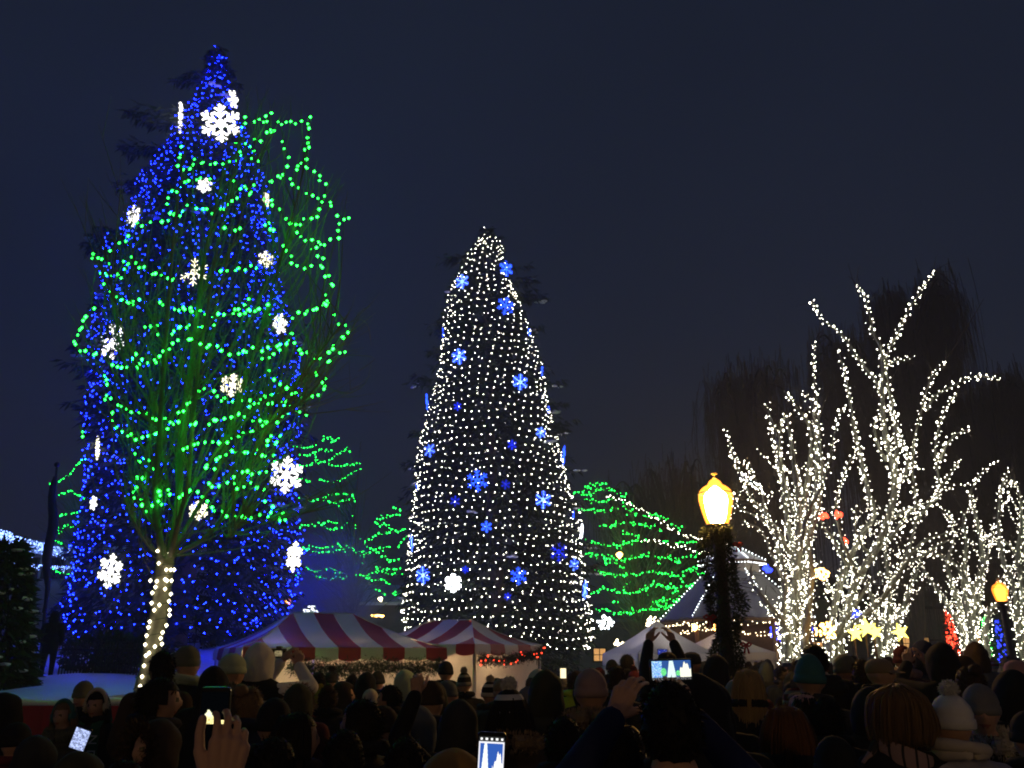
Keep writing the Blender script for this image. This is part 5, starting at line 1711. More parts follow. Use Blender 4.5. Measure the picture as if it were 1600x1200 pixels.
emit("shrub blue bulb", (0.02, 0.04, 1.0), 6)
lit_shrub("slim red shrub left of the spreading white-lit tree", 1488, 955, 1004, 12, 45, "red bulb", 150, 1)
lit_shrub("slim green shrub glimpsed through the spreading white-lit tree", 1543, 965, 1004, 7, 44, "far green bulb", 60, 2)
lit_shrub("slim blue shrub beside the far right street lamp", 1563, 965, 1004, 9, 44, "shrub blue bulb", 70, 3)
lit_shrub("small green shrub between stems of the spreading white-lit tree", 1518, 965, 1004, 4, 46, "far green bulb", 25, 4)
for i, (px, py, R_, mt, D_, lab) in enumerate([(1284, 897, 0.26, "amber bulb", 29.5, "cluster of amber bulbs hanging between two white-lit trees"), (1290, 985, 0.38, "amber bulb", 29, "bright amber cluster low between two white-lit trees"), (1199, 889, 0.16, "shrub blue bulb", 29, "deep blue glowing ornament on the white-lit tree by the lamp post"), (1287, 806, 0.16, "red bulb", 30, "small red bulb cluster high between two white-lit trees, left"), (1309, 804, 0.16, "red bulb", 30, "small red bulb cluster high between two white-lit trees, right"), (1320, 845, 0.10, "red bulb", 37, "tiny red bulb cluster below the two red ones"), (1338, 959, 0.22, "shrub blue bulb", 38, "blue bulb cluster behind the leaning trunk"), (1264, 981, 0.18, "shrub blue bulb", 37, "blue bulb cluster low beside the tree nearest the lamp post"), (1020, 973, 0.36, "warm bulb", 40, "bright warm bulb cluster behind the pointed white canopy"), (945, 972, 0.40, "cool bulb", 40, "cluster of cool white bulbs right of the white-lit spruce's foot"), (1532, 924, 0.28, "amber bulb", 48, "dim amber cluster left of the far right street lamp"), (972, 1010, 0.30, "warm bulb", 30, "warm bulb cluster left of the pointed white canopy"), (1220, 988, 0.45, "shrub blue bulb", 33, "violet-blue bulb cluster above the hidden white canopy"), (968, 867, 0.08, "amber bulb", 39, "single amber bulb within the dense green garlands"), (485, 955, 0.45, "cool bulb", 55, "small cluster of white bulbs in the smoke right of the blue spruce"), (590, 962, 0.22, "amber bulb", 52, "row of amber lamps above the larger striped tent"), (595, 936, 0.18, "warm bulb", 58, "yellowish sign light on the dark low house")]):
    p = W(px, py, D_)
    o = thing("bulb_cluster", lab, "light cluster", p)
    r = np.random.RandomState(500 + i)
    n = int(10 + 90 * R_)
    v = unit(r.normal(0, 1, (n, 3))) * R_ * np.cbrt(r.uniform(0.05, 1, n))[:, None] * [1.0, 0.6, 0.8]
    if px == 590:
        v = np.stack([np.linspace(-0.35, 0.35, n), 0 * np.arange(n), 0.03 * r.normal(0, 1, n)], 1)
    m = MB()
    m.bulbs(v, 0.045 if R_ > 0.1 else 0.10)
    m.build("bulb", mt, o, kind="stuff")
    m = MB()
    for k in range(n // 3):
        m.tube([[0, 0, 0.06], v[k] * 0.5 + [0, 0, 0.04], v[k]], 0.008, 3)
    m.build("cable", "cable", o, kind="stuff")

# ------------------------------------------------------------------ smoke drifting between the spruces
sm = bpy.data.materials.new("smoke")
sm.use_nodes = True
n_, l_ = sm.node_tree.nodes, sm.node_tree.links
n_.remove(n_["Principled BSDF"])
vol = n_.new("ShaderNodeVolumePrincipled")
vol.inputs["Color"].default_value = (0.85, 0.88, 0.92, 1)
tcv = n_.new("ShaderNodeTexCoord")
nzv = n_.new("ShaderNodeTexNoise")
nzv.inputs["Scale"].default_value = 0.55
nzv.inputs["Detail"].default_value = 4
l_.new(tcv.outputs["Object"], nzv.inputs["Vector"])
ln = n_.new("ShaderNodeVectorMath")
ln.operation = 'LENGTH'
dv = n_.new("ShaderNodeVectorMath")
dv.operation = 'DIVIDE'
dv.inputs[1].default_value = (2.5, 2.0, 2.9)
l_.new(tcv.outputs["Object"], dv.inputs[0])
l_.new(dv.outputs[0], ln.inputs[0])
mr = n_.new("ShaderNodeMapRange")
mr.inputs[1].default_value = 1.0
mr.inputs[2].default_value = 0.25
mr.inputs[3].default_value = 0.0
mr.inputs[4].default_value = 0.9
l_.new(ln.outputs["Value"], mr.inputs[0])
mu = n_.new("ShaderNodeMath")
mu.operation = 'MULTIPLY'
l_.new(mr.outputs[0], mu.inputs[0])
l_.new(nzv.outputs["Fac"], mu.inputs[1])
m2 = n_.new("ShaderNodeMath")
m2.operation = 'MULTIPLY'
m2.inputs[1].default_value = 1.3
l_.new(mu.outputs[0], m2.inputs[0])
l_.new(m2.outputs[0], vol.inputs["Density"])
l_.new(vol.outputs[0], n_["Material Output"].inputs["Volume"])
MATS["smoke"] = sm
sp_ = W(512, 925, 36)
m = MB()
m.sphere((0, 0, 0), (2.5, 2.0, 2.9), 20, 12)
so_ = m.build("smoke", "smoke", kind="stuff")
so_.location = sp_

# ------------------------------------------------------------------ people
mat("skin", (0.50, 0.30, 0.21), 0.55, 0.12, 14, spec=0.35)
mat("skin dark", (0.26, 0.145, 0.095), 0.55, 0.12, 14, spec=0.35)
mat("lips", (0.36, 0.13, 0.11), 0.5, 0.1, 14)
mat("eye", (0.03, 0.022, 0.018), 0.3, 0.1, 14)
mat("boots", (0.03, 0.025, 0.022), 0.6, 0.2, 9)
CLOTH = {
    "black": (0.014, 0.014, 0.016), "charcoal": (0.035, 0.036, 0.038), "navy": (0.016, 0.022, 0.05), "blue": (0.012, 0.018, 0.07), "brown": (0.055, 0.036, 0.024), "olive": (0.05, 0.052, 0.03),
    "maroon": (0.10, 0.016, 0.022), "white": (0.68, 0.68, 0.66), "cream": (0.55, 0.50, 0.42), "grey": (0.20, 0.20, 0.205), "tan": (0.30, 0.22, 0.14), "ochre": (0.30, 0.17, 0.05), "teal": (0.05, 0.17, 0.17),
    "yellow": (0.55, 0.46, 0.05), "lime": (0.42, 0.60, 0.06), "pink": (0.50, 0.28, 0.27), "rose": (0.36, 0.25, 0.24), "lavender": (0.30, 0.30, 0.40), "green": (0.035, 0.10, 0.05), "slate": (0.10, 0.12, 0.14), "dark red": (0.16, 0.02, 0.025),
    "hair black": (0.012, 0.010, 0.009), "hair brown": (0.06, 0.035, 0.02), "hair blonde": (0.42, 0.29, 0.13), "hair auburn": (0.15, 0.065, 0.025), "hair light": (0.20, 0.125, 0.06), "camo": (0.16, 0.17, 0.11), "moss": (0.16, 0.17, 0.12), "light green": (0.42, 0.52, 0.36),
}
for k_, c_ in CLOTH.items():
    if k_.startswith("hair"):
        mat("cloth " + k_, c_, 0.6, 0.35, 1.0, spec=0.15, stretch=(220, 220, 8))
    else:
        mat("cloth " + k_, c_, 0.85, 0.22, 7, bump=0.35, spec=0.2)
        mat("quilt " + k_, c_, 0.6, 0.18, 5, wave=0.9, spec=0.35)


def capsule(mb, a, b, ra, rb, n=12, squash=1.0):
    a, b = np.asarray(a, float), np.asarray(b, float)
    d = b - a
    L = np.linalg.norm(d)
    d = d / L
    ts, rr = [], []
    for k in range(4):
        ph = math.pi / 2 * (1 - k / 4)
        ts.append(-ra * math.sin(ph) / L)
        rr.append(max(1e-3, ra * math.cos(ph)))
    ts += [0, 0.5, 1.0]
    rr += [ra, 0.5 * (ra + rb), rb]
    for k in range(1, 5):
        ph = math.pi / 2 * k / 4
        ts.append(1 + rb * math.sin(ph) / L)
        rr.append(max(1e-3, rb * math.cos(ph)))
    pts = a + np.array(ts)[:, None] * (b - a)
    rr = np.array(rr)
    mb.tube(pts, rr, n, ry=rr * squash)


def head_shape(mb, c, yaw=0.0):
    v, f = MB(), None
    nu, nv = 36, 28
    vs = []
    for i in range(nv + 1):
        ph = math.pi * i / nv
        for j in range(nu):
            th = 2 * math.pi * j / nu
            x, y, z = math.sin(ph) * math.cos(th), math.sin(ph) * math.sin(th), math.cos(ph)
            X, Y, Z = 0.077 * x, 0.098 * y, 0.118 * z
            if Z < -0.01:                              # jaw
                t = min(1, (-0.01 - Z) / 0.10)
                X *= 1 - 0.30 * t
                Y = Y * (1 - 0.20 * t) + 0.018 * t
            fr = max(0.0, y)
            ax = abs(X)
            if y > 0.2:
                Y += fr * 0.024 * math.exp(-(X / 0.013) ** 2 - ((Z + 0.018) / 0.026) ** 2)
                Y += fr * 0.010 * math.exp(-(X / 0.010) ** 2 - ((Z - 0.010) / 0.022) ** 2)
                Y -= fr * 0.013 * math.exp(-((ax - 0.031) / 0.015) ** 2 - ((Z - 0.014) / 0.011) ** 2)
                Y += fr * 0.005 * math.exp(-((ax - 0.03) / 0.022) ** 2 - ((Z - 0.035) / 0.010) ** 2)
                Y += fr * 0.007 * math.exp(-(X / 0.022) ** 2 - ((Z + 0.060) / 0.011) ** 2)
                Y += fr * 0.008 * math.exp(-(X / 0.022) ** 2 - ((Z + 0.095) / 0.016) ** 2)
                Y += fr * 0.005 * math.exp(-((ax - 0.042) / 0.018) ** 2 - ((Z + 0.02) / 0.02) ** 2)
            vs.append([X, Y, Z])
    vs = np.array(vs)
    ca, sa = math.cos(yaw), math.sin(yaw)

    def rot(p):
        p = np.asarray(p, float)
        return np.stack([p[..., 0] * ca - p[..., 1] * sa, p[..., 0] * sa + p[..., 1] * ca, p[..., 2]], -1)
    q = [[i * nu + j, (i + 1) * nu + j, (i + 1) * nu + (j + 1) % nu, i * nu + (j + 1) % nu] for i in range(nv) for j in range(nu)]
    mb.add(rot(vs) + c, q)
    for s in (-1, 1):
        e = MB()
        e.sphere((s * 0.079, -0.006, -0.006), (0.010, 0.020, 0.031), 8, 6)
        mb.add(rot(np.concatenate(e.v)) + c, e.q[0][0], e.t[0][0])


def hand_shape(mb, wrist, f, n, t, curl=(0.5, 0.6, 0.5), spread=0.06, thumb=0.9, s=1.0, thumb_curl=0.25, tb=(0.022, 0.026), tl=1.0):
    """f: towards the fingertips, n: out of the back of the hand, t: towards the thumb"""
    f, n, t = unit(f), unit(n), unit(t)
    w = np.asarray(wrist, float)
    capsule(mb, w - f * 0.05 * s, w + f * 0.015 * s, 0.026 * s, 0.027 * s, 10)
    kn = []
    for i, (off, ln) in enumerate([(0.031, 0.092), (0.010, 0.096), (-0.011, 0.092), (-0.030, 0.083)]):
        k = w + (f * ln + t * off) * s
        kn.append(k)
        capsule(mb, w + (f * 0.012 + t * off * 0.62) * s, k, 0.0165 * s, 0.0145 * s, 10)
    capsule(mb, w + (f * 0.03 + t * 0.012) * s - n * 0.008 * s, w + (f * 0.065 - t * 0.012) * s - n * 0.008 * s, 0.022 * s, 0.020 * s, 10)
    for i, (k, segs) in enumerate(zip(kn, [(0.042, 0.027, 0.020), (0.047, 0.030, 0.021), (0.043, 0.028, 0.020), (0.033, 0.020, 0.018)])):
        a, p = 0.0, k
        sp_ = (1.5 - i) * spread
        fd = unit(f + t * sp_)
        r0 = (0.0092, 0.0094, 0.0090, 0.0079)[i]
        for j, L in enumerate(segs):
            a += curl[j] * (1 + 0.10 * (i - 1.5))
            d = fd * math.cos(a) - n * math.sin(a)
            q = p + d * L * s
            capsule(mb, p, q, r0 * (1 - 0.10 * j) * s, r0 * (1 - 0.10 * (j + 1)) * s, 10)
            p = q
    p = w + (f * tb[0] + t * tb[1] - n * 0.006) * s
    d = unit(f * math.cos(thumb) + t * math.sin(thumb) - n * 0.25)
    for j, (L, r0) in enumerate([(0.045, 0.0150), (0.034, 0.0118), (0.026, 0.0105)]):
        q = p + d * L * s * tl
        capsule(mb, p, q, r0 * s, r0 * 0.9 * s, 10)
        p = q
        d = unit(d + f * thumb_curl - n * 0.15 - t * thumb_curl * 0.6)


def remesh(mb, voxel, smooth=3):
    me = mb.mesh("tmp", "skin")
    o = bpy.data.objects.new("tmp", me)
    COL.objects.link(o)
    m = o.modifiers.new("r", 'REMESH')
    m.mode = 'VOXEL'
    m.voxel_size = voxel
    m.use_smooth_shade = True
    if smooth:
        s = o.modifiers.new("s", 'SMOOTH')
        s.iterations = smooth
        s.factor = 0.5
    dg = bpy.context.evaluated_depsgraph_get()
    ev = o.evaluated_get(dg)
    em = ev.to_mesh()
    v = np.zeros(len(em.vertices) * 3)
    em.vertices.foreach_get("co", v)
    v = v.reshape(-1, 3)
    q = np.array([list(p.vertices) for p in em.polygons if len(p.vertices) == 4])
    t = np.array([list(p.vertices) for p in em.polygons if len(p.vertices) == 3])
    ev.to_mesh_clear()
    bpy.data.objects.remove(o)
    bpy.data.meshes.remove(me)
    return v, q, t


HC = np.array([0, 0.012, 1.632])                       # centre of the head
HEAD_TOP = 1.750


def two_bone(sh, wr, l1, l2, pole):
    d = wr - sh
    L = min(np.linalg.norm(d), (l1 + l2) * 0.995)
    d = unit(d)
    wr = sh + d * L
    a = (l1 * l1 - l2 * l2 + L * L) / (2 * L)
    h = math.sqrt(max(0, l1 * l1 - a * a))
    pole = pole - d * np.dot(pole, d)
    return sh + d * a + unit(pole) * h, wr


def body_mesh(L=None, R=None, yaw=0.0, voxel=0.0125, hands=True, bulk=1.0, hand_voxel=0.0048):
    """L, R: None (arm hangs, hand in front of the coat) or dict(w=wrist, f=, n=, t=, curl=...); returns (v, faces, zone per face)"""
    mb = MB()
    k = bulk
    # coat, from hem to shoulders
    capsule(mb, (0, 0.0, 0.88), (0, 0.0, 1.10), 0.185 * k, 0.170 * k, 18, 0.80)
    capsule(mb, (0, 0.0, 1.05), (0, -0.005, 1.33), 0.170 * k, 0.185 * k, 18, 0.76)
    capsule(mb, (-0.125, -0.015, 1.40), (0.125, -0.015, 1.40), 0.085 * k, 0.085 * k, 14)
    capsule(mb, (0, -0.015, 1.38), (0, -0.005, 1.50), 0.105, 0.075, 14)
    capsule(mb, (0, -0.005, 1.46), (0, 0.008, 1.58), 0.060, 0.058, 12)
    head_shape(mb, HC, yaw)
    for s in (-1, 1):
        capsule(mb, (s * 0.095, 0, 0.92), (s * 0.105, 0.012, 0.50), 0.105, 0.072, 12)
        capsule(mb, (s * 0.105, 0.012, 0.50), (s * 0.11, -0.01, 0.09), 0.070, 0.050, 12)
        capsule(mb, (s * 0.11, -0.03, 0.055), (s * 0.125, 0.15, 0.045), 0.052, 0.045, 12, 0.9)
    hb = MB()
    for s, A in ((-1, L), (1, R)):
        sh = np.array([s * 0.185, -0.015, 1.39])
        if A is None:
            wr = np.array([s * 0.205, 0.13, 0.93])
            A = dict(w=wr, f=(-s * 0.1, 0.35, -0.95), n=(s, 0.1, 0), t=(0, 1, 0.35), curl=(0.25, 0.4, 0.3))
            pole = np.array([s * 0.5, -1, -0.1])
        else:
            pole = np.array(A.get("pole", (s * 1.0, -0.2, -0.8)), float)
        el, wr = two_bone(sh, np.array(A["w"], float), 0.29, 0.265, pole)
        capsule(mb, sh, el, 0.082 * k, 0.064 * k, 12)
        cuff = el + (wr - el) * 0.93
        capsule(mb, el, cuff, 0.064 * k, 0.050 * k, 12)
        if hands:
            hand_shape(hb, wr, A["f"], A["n"], A["t"], A.get("curl", (0.4, 0.5, 0.4)), A.get("spread", 0.06), A.get("thumb", 0.8), A.get("s", 1.0), A.get("thumb_curl", 0.25), A.get("tb", (0.022, 0.026)), A.get("tl", 1.0))
    v, q, t = remesh(mb, voxel, 3)
    parts = [(v, q, t, 0)]
    if hands:
        v2, q2, t2 = remesh(hb, hand_voxel, 2)
        parts.append((v2, q2, t2, 1))
    out = MB()
    zone = []
    ca, sa = math.cos(-yaw), math.sin(-yaw)
    for v, q, t, hand in parts:
        out.add(v, q if len(q) else None, t if len(t) else None)
    V = np.concatenate(out.v)

    def zones(f, hand):
        c = V[f].mean(1)
        if hand:
            return np.full(len(f), 1)
        z = np.zeros(len(f), int)
        d = c - HC
        hx, hy = d[:, 0] * ca - d[:, 1] * sa, d[:, 0] * sa + d[:, 1] * ca
        near = (np.hypot(c[:, 0], c[:, 1]) < 0.145)
        z[near & (c[:, 2] > 1.515)] = 1
        z[(c[:, 2] < 0.80) & (np.abs(c[:, 0]) < 0.23)] = 2
        z[c[:, 2] < 0.115] = 3
        hd = near & (c[:, 2] > 1.5) & (hy > 0.05)
        z[hd & (np.abs(np.abs(hx) - 0.031) < 0.013) & (np.abs(d[:, 2] - 0.012) < 0.0075)] = 4
        z[hd & (np.abs(hx) < 0.024) & (np.abs(d[:, 2] + 0.060) < 0.009)] = 5
        return z
    nq, nt = [], []
    iq = 0
    for (f, m), hand in zip(out.q, [p[3] for p in parts if len(p[1])]):
        zz_ = zones(f, hand)
        for k_ in range(6):
            if (zz_ == k_).any():
                nq.append((f[zz_ == k_], k_))
    for (f, m), hand in zip(out.t, [p[3] for p in parts if len(p[2])]):
        zz_ = zones(f, hand)
        for k_ in range(6):
            if (zz_ == k_).any():
                nt.append((f[zz_ == k_], k_))
    out.q, out.t = nq, nt
    return out


BODY = {}


def get_body(key, coat, legs, skin, maker=None):
    full = (key, coat, legs, skin)
    if full in BODY:
        return BODY[full]
    if (key,) not in BODY:
        BODY[(key,)] = maker().mesh("body", ["skin"] * 6, smooth=True)
    me = BODY[(key,)].copy()
    for i, n in enumerate([coat, skin, legs, "boots", "eye", "lips"]):
        me.materials[i] = MATS[n]
    BODY[full] = me
    return me


MAKERS = {
    "stand": lambda: body_mesh(),
    "far": lambda: body_mesh(voxel=0.028, hand_voxel=0.014),
    "look_left": lambda: body_mesh(yaw=0.9),
    "look_right": lambda: body_mesh(yaw=-0.9),
    "bulky": lambda: body_mesh(bulk=1.15),
    "photo": lambda: body_mesh(L=dict(w=(-0.095, 0.34, 1.62), f=(0.25, 0.25, 1), n=(-0.55, -0.75, 0.2), t=(0.75, -0.55, 0.1), curl=(0.45, 0.7, 0.5)),
                               R=dict(w=(0.095, 0.34, 1.62), f=(-0.25, 0.25, 1), n=(0.55, -0.75, 0.2), t=(-0.75, -0.55, 0.1), curl=(0.45, 0.7, 0.5))),
    "raise_phone": lambda: body_mesh(L=dict(w=(-0.115, 0.30, 1.86), f=(0.25, 0.15, 1), n=(-0.6, -0.7, 0.2), t=(0.75, -0.55, 0.1), curl=(0.45, 0.7, 0.5)),
                                     R=dict(w=(0.115, 0.30, 1.86), f=(-0.25, 0.15, 1), n=(0.6, -0.7, 0.2), t=(-0.75, -0.55, 0.1), curl=(0.45, 0.7, 0.5))),
    "raise_fist": lambda: body_mesh(L=dict(w=(-0.26, 0.18, 1.80), f=(0.05, 0.1, 1), n=(0.2, -1, 0), t=(1, 0.1, 0), curl=(1.2, 1.5, 1.0), pole=(-1, 0.2, -0.6))),
}

GEAR = {}


def fuzz(mb, P, N, L, w, r, m=0, droop=0.0):
    P, N = np.asarray(P), unit(np.asarray(N))
    d = unit(N + r.normal(0, 0.45, N.shape) + [0, 0, -droop]) * (L * r.uniform(0.6, 1.3, len(P)))[:, None]
    mb.blades(P - d * 0.2, d, unit(np.cross(d, r.normal(0, 1, d.shape))) * w, m)


def gear_mesh(kind, col, col2=None):
    key = (kind, col, col2)
    if key in GEAR:
        return GEAR[key]
    r = np.random.RandomState(abs(hash(kind)) % 1000 if False else sum(map(ord, kind)))
    m = MB()
    hx, hy, hz = HC
    res = []
    c1 = "cloth " + col
    c2 = "cloth " + (col2 or col)
    if kind in ("beanie", "bobble", "striped", "tall_beanie"):
        hi = 0.06 if kind == "tall_beanie" else 0.03
        prof = [(0.090, 0.004), (0.098, 0.008), (0.1005, 0.03), (0.0985, 0.052), (0.0925, 0.056), (0.094, 0.075), (0.084, 0.105 + hi * 0.2), (0.066, 0.125 + hi * 0.5), (0.042, 0.137 + hi * 0.8), (0.015, 0.142 + hi), (0.002, 0.143 + hi)]
        m.lathe([(a * 1.02, z) for a, z in prof], 40, c=HC + [0, -0.006, -0.008], sx=0.93, sy=1.14, lobes=20, amp=0.022)
        if kind != "striped":
            v = unit(r.normal(0, 1, (420, 3)))
            v = v[v[:, 2] > 0.1]
            fuzz(m, HC + [0, -0.006, 0] + v * [0.090, 0.110, 0.132 + hi], v, 0.012, 0.0022, r)
        if kind == "striped":
            q, t = m.q[0][0], m.t[0][0]
            n = 40
            ring = np.arange(len(q)) // n
            m.q = [(q[(ring == 1) | (ring == 2) | (ring == 6)], 1), (q[~((ring == 1) | (ring == 2) | (ring == 6))], 0)]
        res.append(("hat", m.mesh("hat", [c1, c2], True)))
        if kind in ("bobble", "striped"):
            p = MB()
            c = HC + [0, -0.01, 0.185]
            v = unit(r.normal(0, 1, (500, 3)))
            p.sphere(c, 0.036, 10, 8)
            fuzz(p, c + v * 0.036, v, 0.020, 0.004, r)
            res.append(("pompom", p.mesh("pompom", c2 if kind == "striped" else c1, False)))
    elif kind == "cap":
        m.lathe([(0.086, 0.02), (0.093, 0.03), (0.092, 0.07), (0.078, 0.108), (0.045, 0.128), (0.002, 0.134)], 24, c=HC + [0, 0, -0.002], sx=0.93, sy=1.14)
        v = []
        for s in np.linspace(-1, 1, 9):
            a = s * 0.95
            v += [HC + [0.084 * math.sin(a), 0.105 * math.cos(a), 0.036], HC + [0.086 * math.sin(a), 0.105 * math.cos(a) + 0.085 * math.cos(a * 1.3), 0.016]]
        m.add(v, [[2 * i, 2 * i + 2, 2 * i + 3, 2 * i + 1] for i in range(8)])
        res.append(("hat", m.mesh("hat", c1, True)))
    elif kind in ("hood", "fur_hood"):
        nu, nv = 30, 20
        vs, fs = [], []
        for i in range(nv + 1):
            ph = math.pi * 0.86 * i / nv
            for j in range(nu):
                th = 2 * math.pi * j / nu
                x, y, z = math.sin(ph) * math.cos(th), math.sin(ph) * math.sin(th), math.cos(ph)
                lo = max(0, -z)
                X, Y, Z = x * (0.120 + 0.075 * lo ** 1.5), y * (0.133 + 0.05 * lo ** 1.5), z * (0.146 + 0.09 * lo)
                if y < 0.2 and z > 0.3:
                    Z += 0.012 * math.exp(-(x / 0.4) ** 2) * (z - 0.3)
                    Y -= 0.030 * math.exp(-(x / 0.4) ** 2) * (z - 0.3)
                if y < 0:
                    Y *= 1 + 0.10 * max(0, 1 - abs(z - 0.2))
                w_ = 0.012 * math.sin(3 * th + 4 * z) + 0.009 * math.sin(7 * th - 6 * z) + 0.006 * math.sin(13 * th + 5 * z)
                vs.append(HC + [X * (1 + w_ * 3), Y * (1 + w_ * 3) - 0.008, Z + 0.006])
        for i in range(nv):
            for j in range(nu):
                f = [i * nu + j, (i + 1) * nu + j, (i + 1) * nu + (j + 1) % nu, i * nu + (j + 1) % nu]
                c = np.mean([vs[a] for a in f], 0) - HC
                d = unit(c / [0.12, 0.14, 0.15])
                if d[1] > 0.66 and -0.75 < d[2] < 0.74 and abs(d[0]) < 0.70:
                    continue
                fs.append(f)
        m.add(vs, fs)
        res.append(("hood", m.mesh("hood", c1, True)))
        if kind == "fur_hood":
            p = MB()
            th = r.uniform(0, 6.283, 1500)
            rr = r.normal(0, 0.016, 1500)
            P = HC + np.stack([np.cos(th) * (0.095 + rr), 0.095 + r.normal(0, 0.014, 1500), np.sin(th) * (0.118 + rr)], 1)
            N = np.stack([np.cos(th), np.full(1500, 0.25), np.sin(th)], 1)
            fuzz(p, P, N, 0.045, 0.004, r)
            res.append(("fur_trim", p.mesh("fur_trim", c2, False)))
    elif kind in ("hair_short", "hair_long", "hair_bob", "hair_bun"):
        nu, nv = 28, 16
        vs, fs = [], []
        for i in range(nv + 1):
            ph = math.pi * 0.78 * i / nv
            for j in range(nu):
                th = 2 * math.pi * j / nu
                x, y, z = math.sin(ph) * math.cos(th), math.sin(ph) * math.sin(th), math.cos(ph)
                vs.append(HC + np.array([x * 0.089, y * 0.108 - 0.006, z * 0.128]) * (1 + 0.02 * math.sin(9 * th + 3 * z) + 0.015 * math.sin(17 * th)))
        for i in range(nv):
            for j in range(nu):
                f = [i * nu + j, (i + 1) * nu + j, (i + 1) * nu + (j + 1) % nu, i * nu + (j + 1) % nu]
                c = np.mean([vs[a] for a in f], 0) - HC
                if c[1] > 0.045 and c[2] < 0.060:
                    continue
                if c[1] > 0.0 and c[2] < -0.02:
                    continue
                fs.append(f)
        m.add(vs, fs)
        low = {"hair_short": 0.0, "hair_long": 0.32, "hair_bob": 0.14, "hair_bun": 0.0}[kind]
        if low:
            nb = 420
            for k in range(nb):
                th = r.uniform(math.radians(165), math.radians(375))
                p0 = HC + np.array([0.060 * math.cos(th), 0.075 * math.sin(th) - 0.006, 0.10])
                flare = 1.15 if kind == "hair_bob" else 1.05
                p1 = HC + np.array([0.097 * math.cos(th), 0.115 * math.sin(th) - 0.006, 0.02])
                p2 = HC + np.array([0.108 * flare * math.cos(th), 0.120 * math.sin(th) - 0.012, -0.10])
                p3 = HC + np.array([0.115 * math.cos(th), 0.115 * math.sin(th) - 0.02, -0.10 - low * r.uniform(0.6, 1.0)])
                c = smooth_poly([p0, p1, p2, p3] if kind == "hair_long" else [p0, p1, p2, HC + (p2 - HC) * [0.95, 0.95, 1] - [0, 0, low * r.uniform(0.1, 0.6)]], 9)
                m.tube(c + r.normal(0, 0.006, 3), np.linspace(0.0075, 0.0025, len(c)), 3)
        else:
            v = unit(r.normal(0, 1, (900, 3)))
            v = v[((v[:, 2] > 0.45) | (v[:, 1] < 0.1)) & (v[:, 2] > -0.6)]
            fuzz(m, HC + v * [0.087, 0.106, 0.126] - [0, 0.006, 0], v * [0.4, 0.4, 0.4] + [0, -0.4, -0.5], 0.035, 0.004, r)
        v = unit(r.normal(0, 1, (420, 3)))
        v = v[(v[:, 2] > 0.2) & (v[:, 1] < 0.6)]
        fuzz(m, HC + v * [0.090, 0.109, 0.128] - [0, 0.006, 0], v + [0, -0.3, 0.1], 0.030, 0.0018, r)
        if kind == "hair_bun":
            m.sphere(HC + [0, -0.10, 0.10], 0.045, 10, 8)
        res.append(("hair", m.mesh("hair", c1, True)))
    elif kind == "big_hair":                           # thick straight hair under a tied scarf
        for k in range(1000):
            th = r.uniform(0, 6.283)
            rr = math.sqrt(r.uniform(0, 1))
            p0 = HC + np.array([0.05 * rr * math.cos(th), 0.05 * rr * math.sin(th), 0.150 - 0.02 * rr])
            p1 = HC + np.array([0.128 * math.cos(th), 0.130 * math.sin(th), 0.085])
            p2 = HC + np.array([(0.150 + 0.035 * max(0, math.cos(th))) * math.cos(th), 0.140 * math.sin(th), -0.03])
            p3 = HC + np.array([0.140 * math.cos(th), 0.130 * math.sin(th), -0.115])
            if math.sin(th) > 0.55:
                p3 = p2 * 0.5 + p1 * 0.5
                p2 = (p1 + p3) / 2
            c = smooth_poly([p0, p1, p2, p3], 9)
            m.tube(c + r.normal(0, 0.008, 3), np.linspace(0.0050, 0.0022, len(c)), 3)
        res.append(("hair", m.mesh("hair", c1, True)))
    elif kind == "earmuffs":
        a = np.linspace(-0.1, math.pi + 0.1, 15)
        m.tube(np.stack([HC[0] + 0.100 * np.cos(a), np.full(15, HC[1] + 0.01), HC[2] + 0.02 + 0.128 * np.sin(a)], 1), 0.020, 6)
        for s in (-1, 1):
            m.sphere(HC + [s * 0.095, 0.0, -0.005], (0.028, 0.045, 0.05), 10, 7)
            v = unit(r.normal(0, 1, (160, 3)))
            fuzz(m, HC + [s * 0.095, 0, -0.005] + v * [0.028, 0.045, 0.05], v, 0.018, 0.003, r)
        res.append(("earmuffs", m.mesh("earmuffs", c1, True)))
    elif kind == "hood_down":
        for k in range(3):
            a = np.linspace(-2.6, -0.54, 13)
            rr = 0.13 + 0.018 * k
            m.tube(np.stack([rr * np.cos(a), -0.03 + 0.145 * np.sin(a) - 0.02 * k, 1.50 - 0.035 * k + 0.03 * np.sin(a)], 1), 0.045 * np.sin(np.linspace(0.5, math.pi - 0.5, 13)) ** 0.5, 8)
        res.append(("hood", m.mesh("hood", c1, True)))
    elif kind == "fur_collar":
        a = r.uniform(0, 6.283, 1800)
        t = r.uniform(0, 6.283, 1800)
        P = np.stack([(0.125 + 0.04 * np.cos(t)) * np.cos(a), -0.01 + (0.125 + 0.04 * np.cos(t)) * np.sin(a), 1.49 + 0.045 * np.sin(t) - 0.03 * np.sin(a)], 1)
        N = np.stack([np.cos(t) * np.cos(a), np.cos(t) * np.sin(a), np.sin(t)], 1)
        an = np.linspace(0, 6.283, 22)
        m.tube(np.stack([0.125 * np.cos(an), -0.01 + 0.125 * np.sin(an), 1.49 - 0.03 * np.sin(an)], 1), 0.040, 8, caps=False)
        fuzz(m, P, N, 0.035, 0.004, r)
        res.append(("fur_collar", m.mesh("fur_collar", c1, False)))
    elif kind == "collar":
        an = np.linspace(0, 6.283, 22)
        m.tube(np.stack([0.092 * np.cos(an), -0.004 + 0.098 * np.sin(an), 1.525 - 0.01 * np.sin(an)], 1), 0.034, 8, caps=False, ry=np.full(22, 0.048))
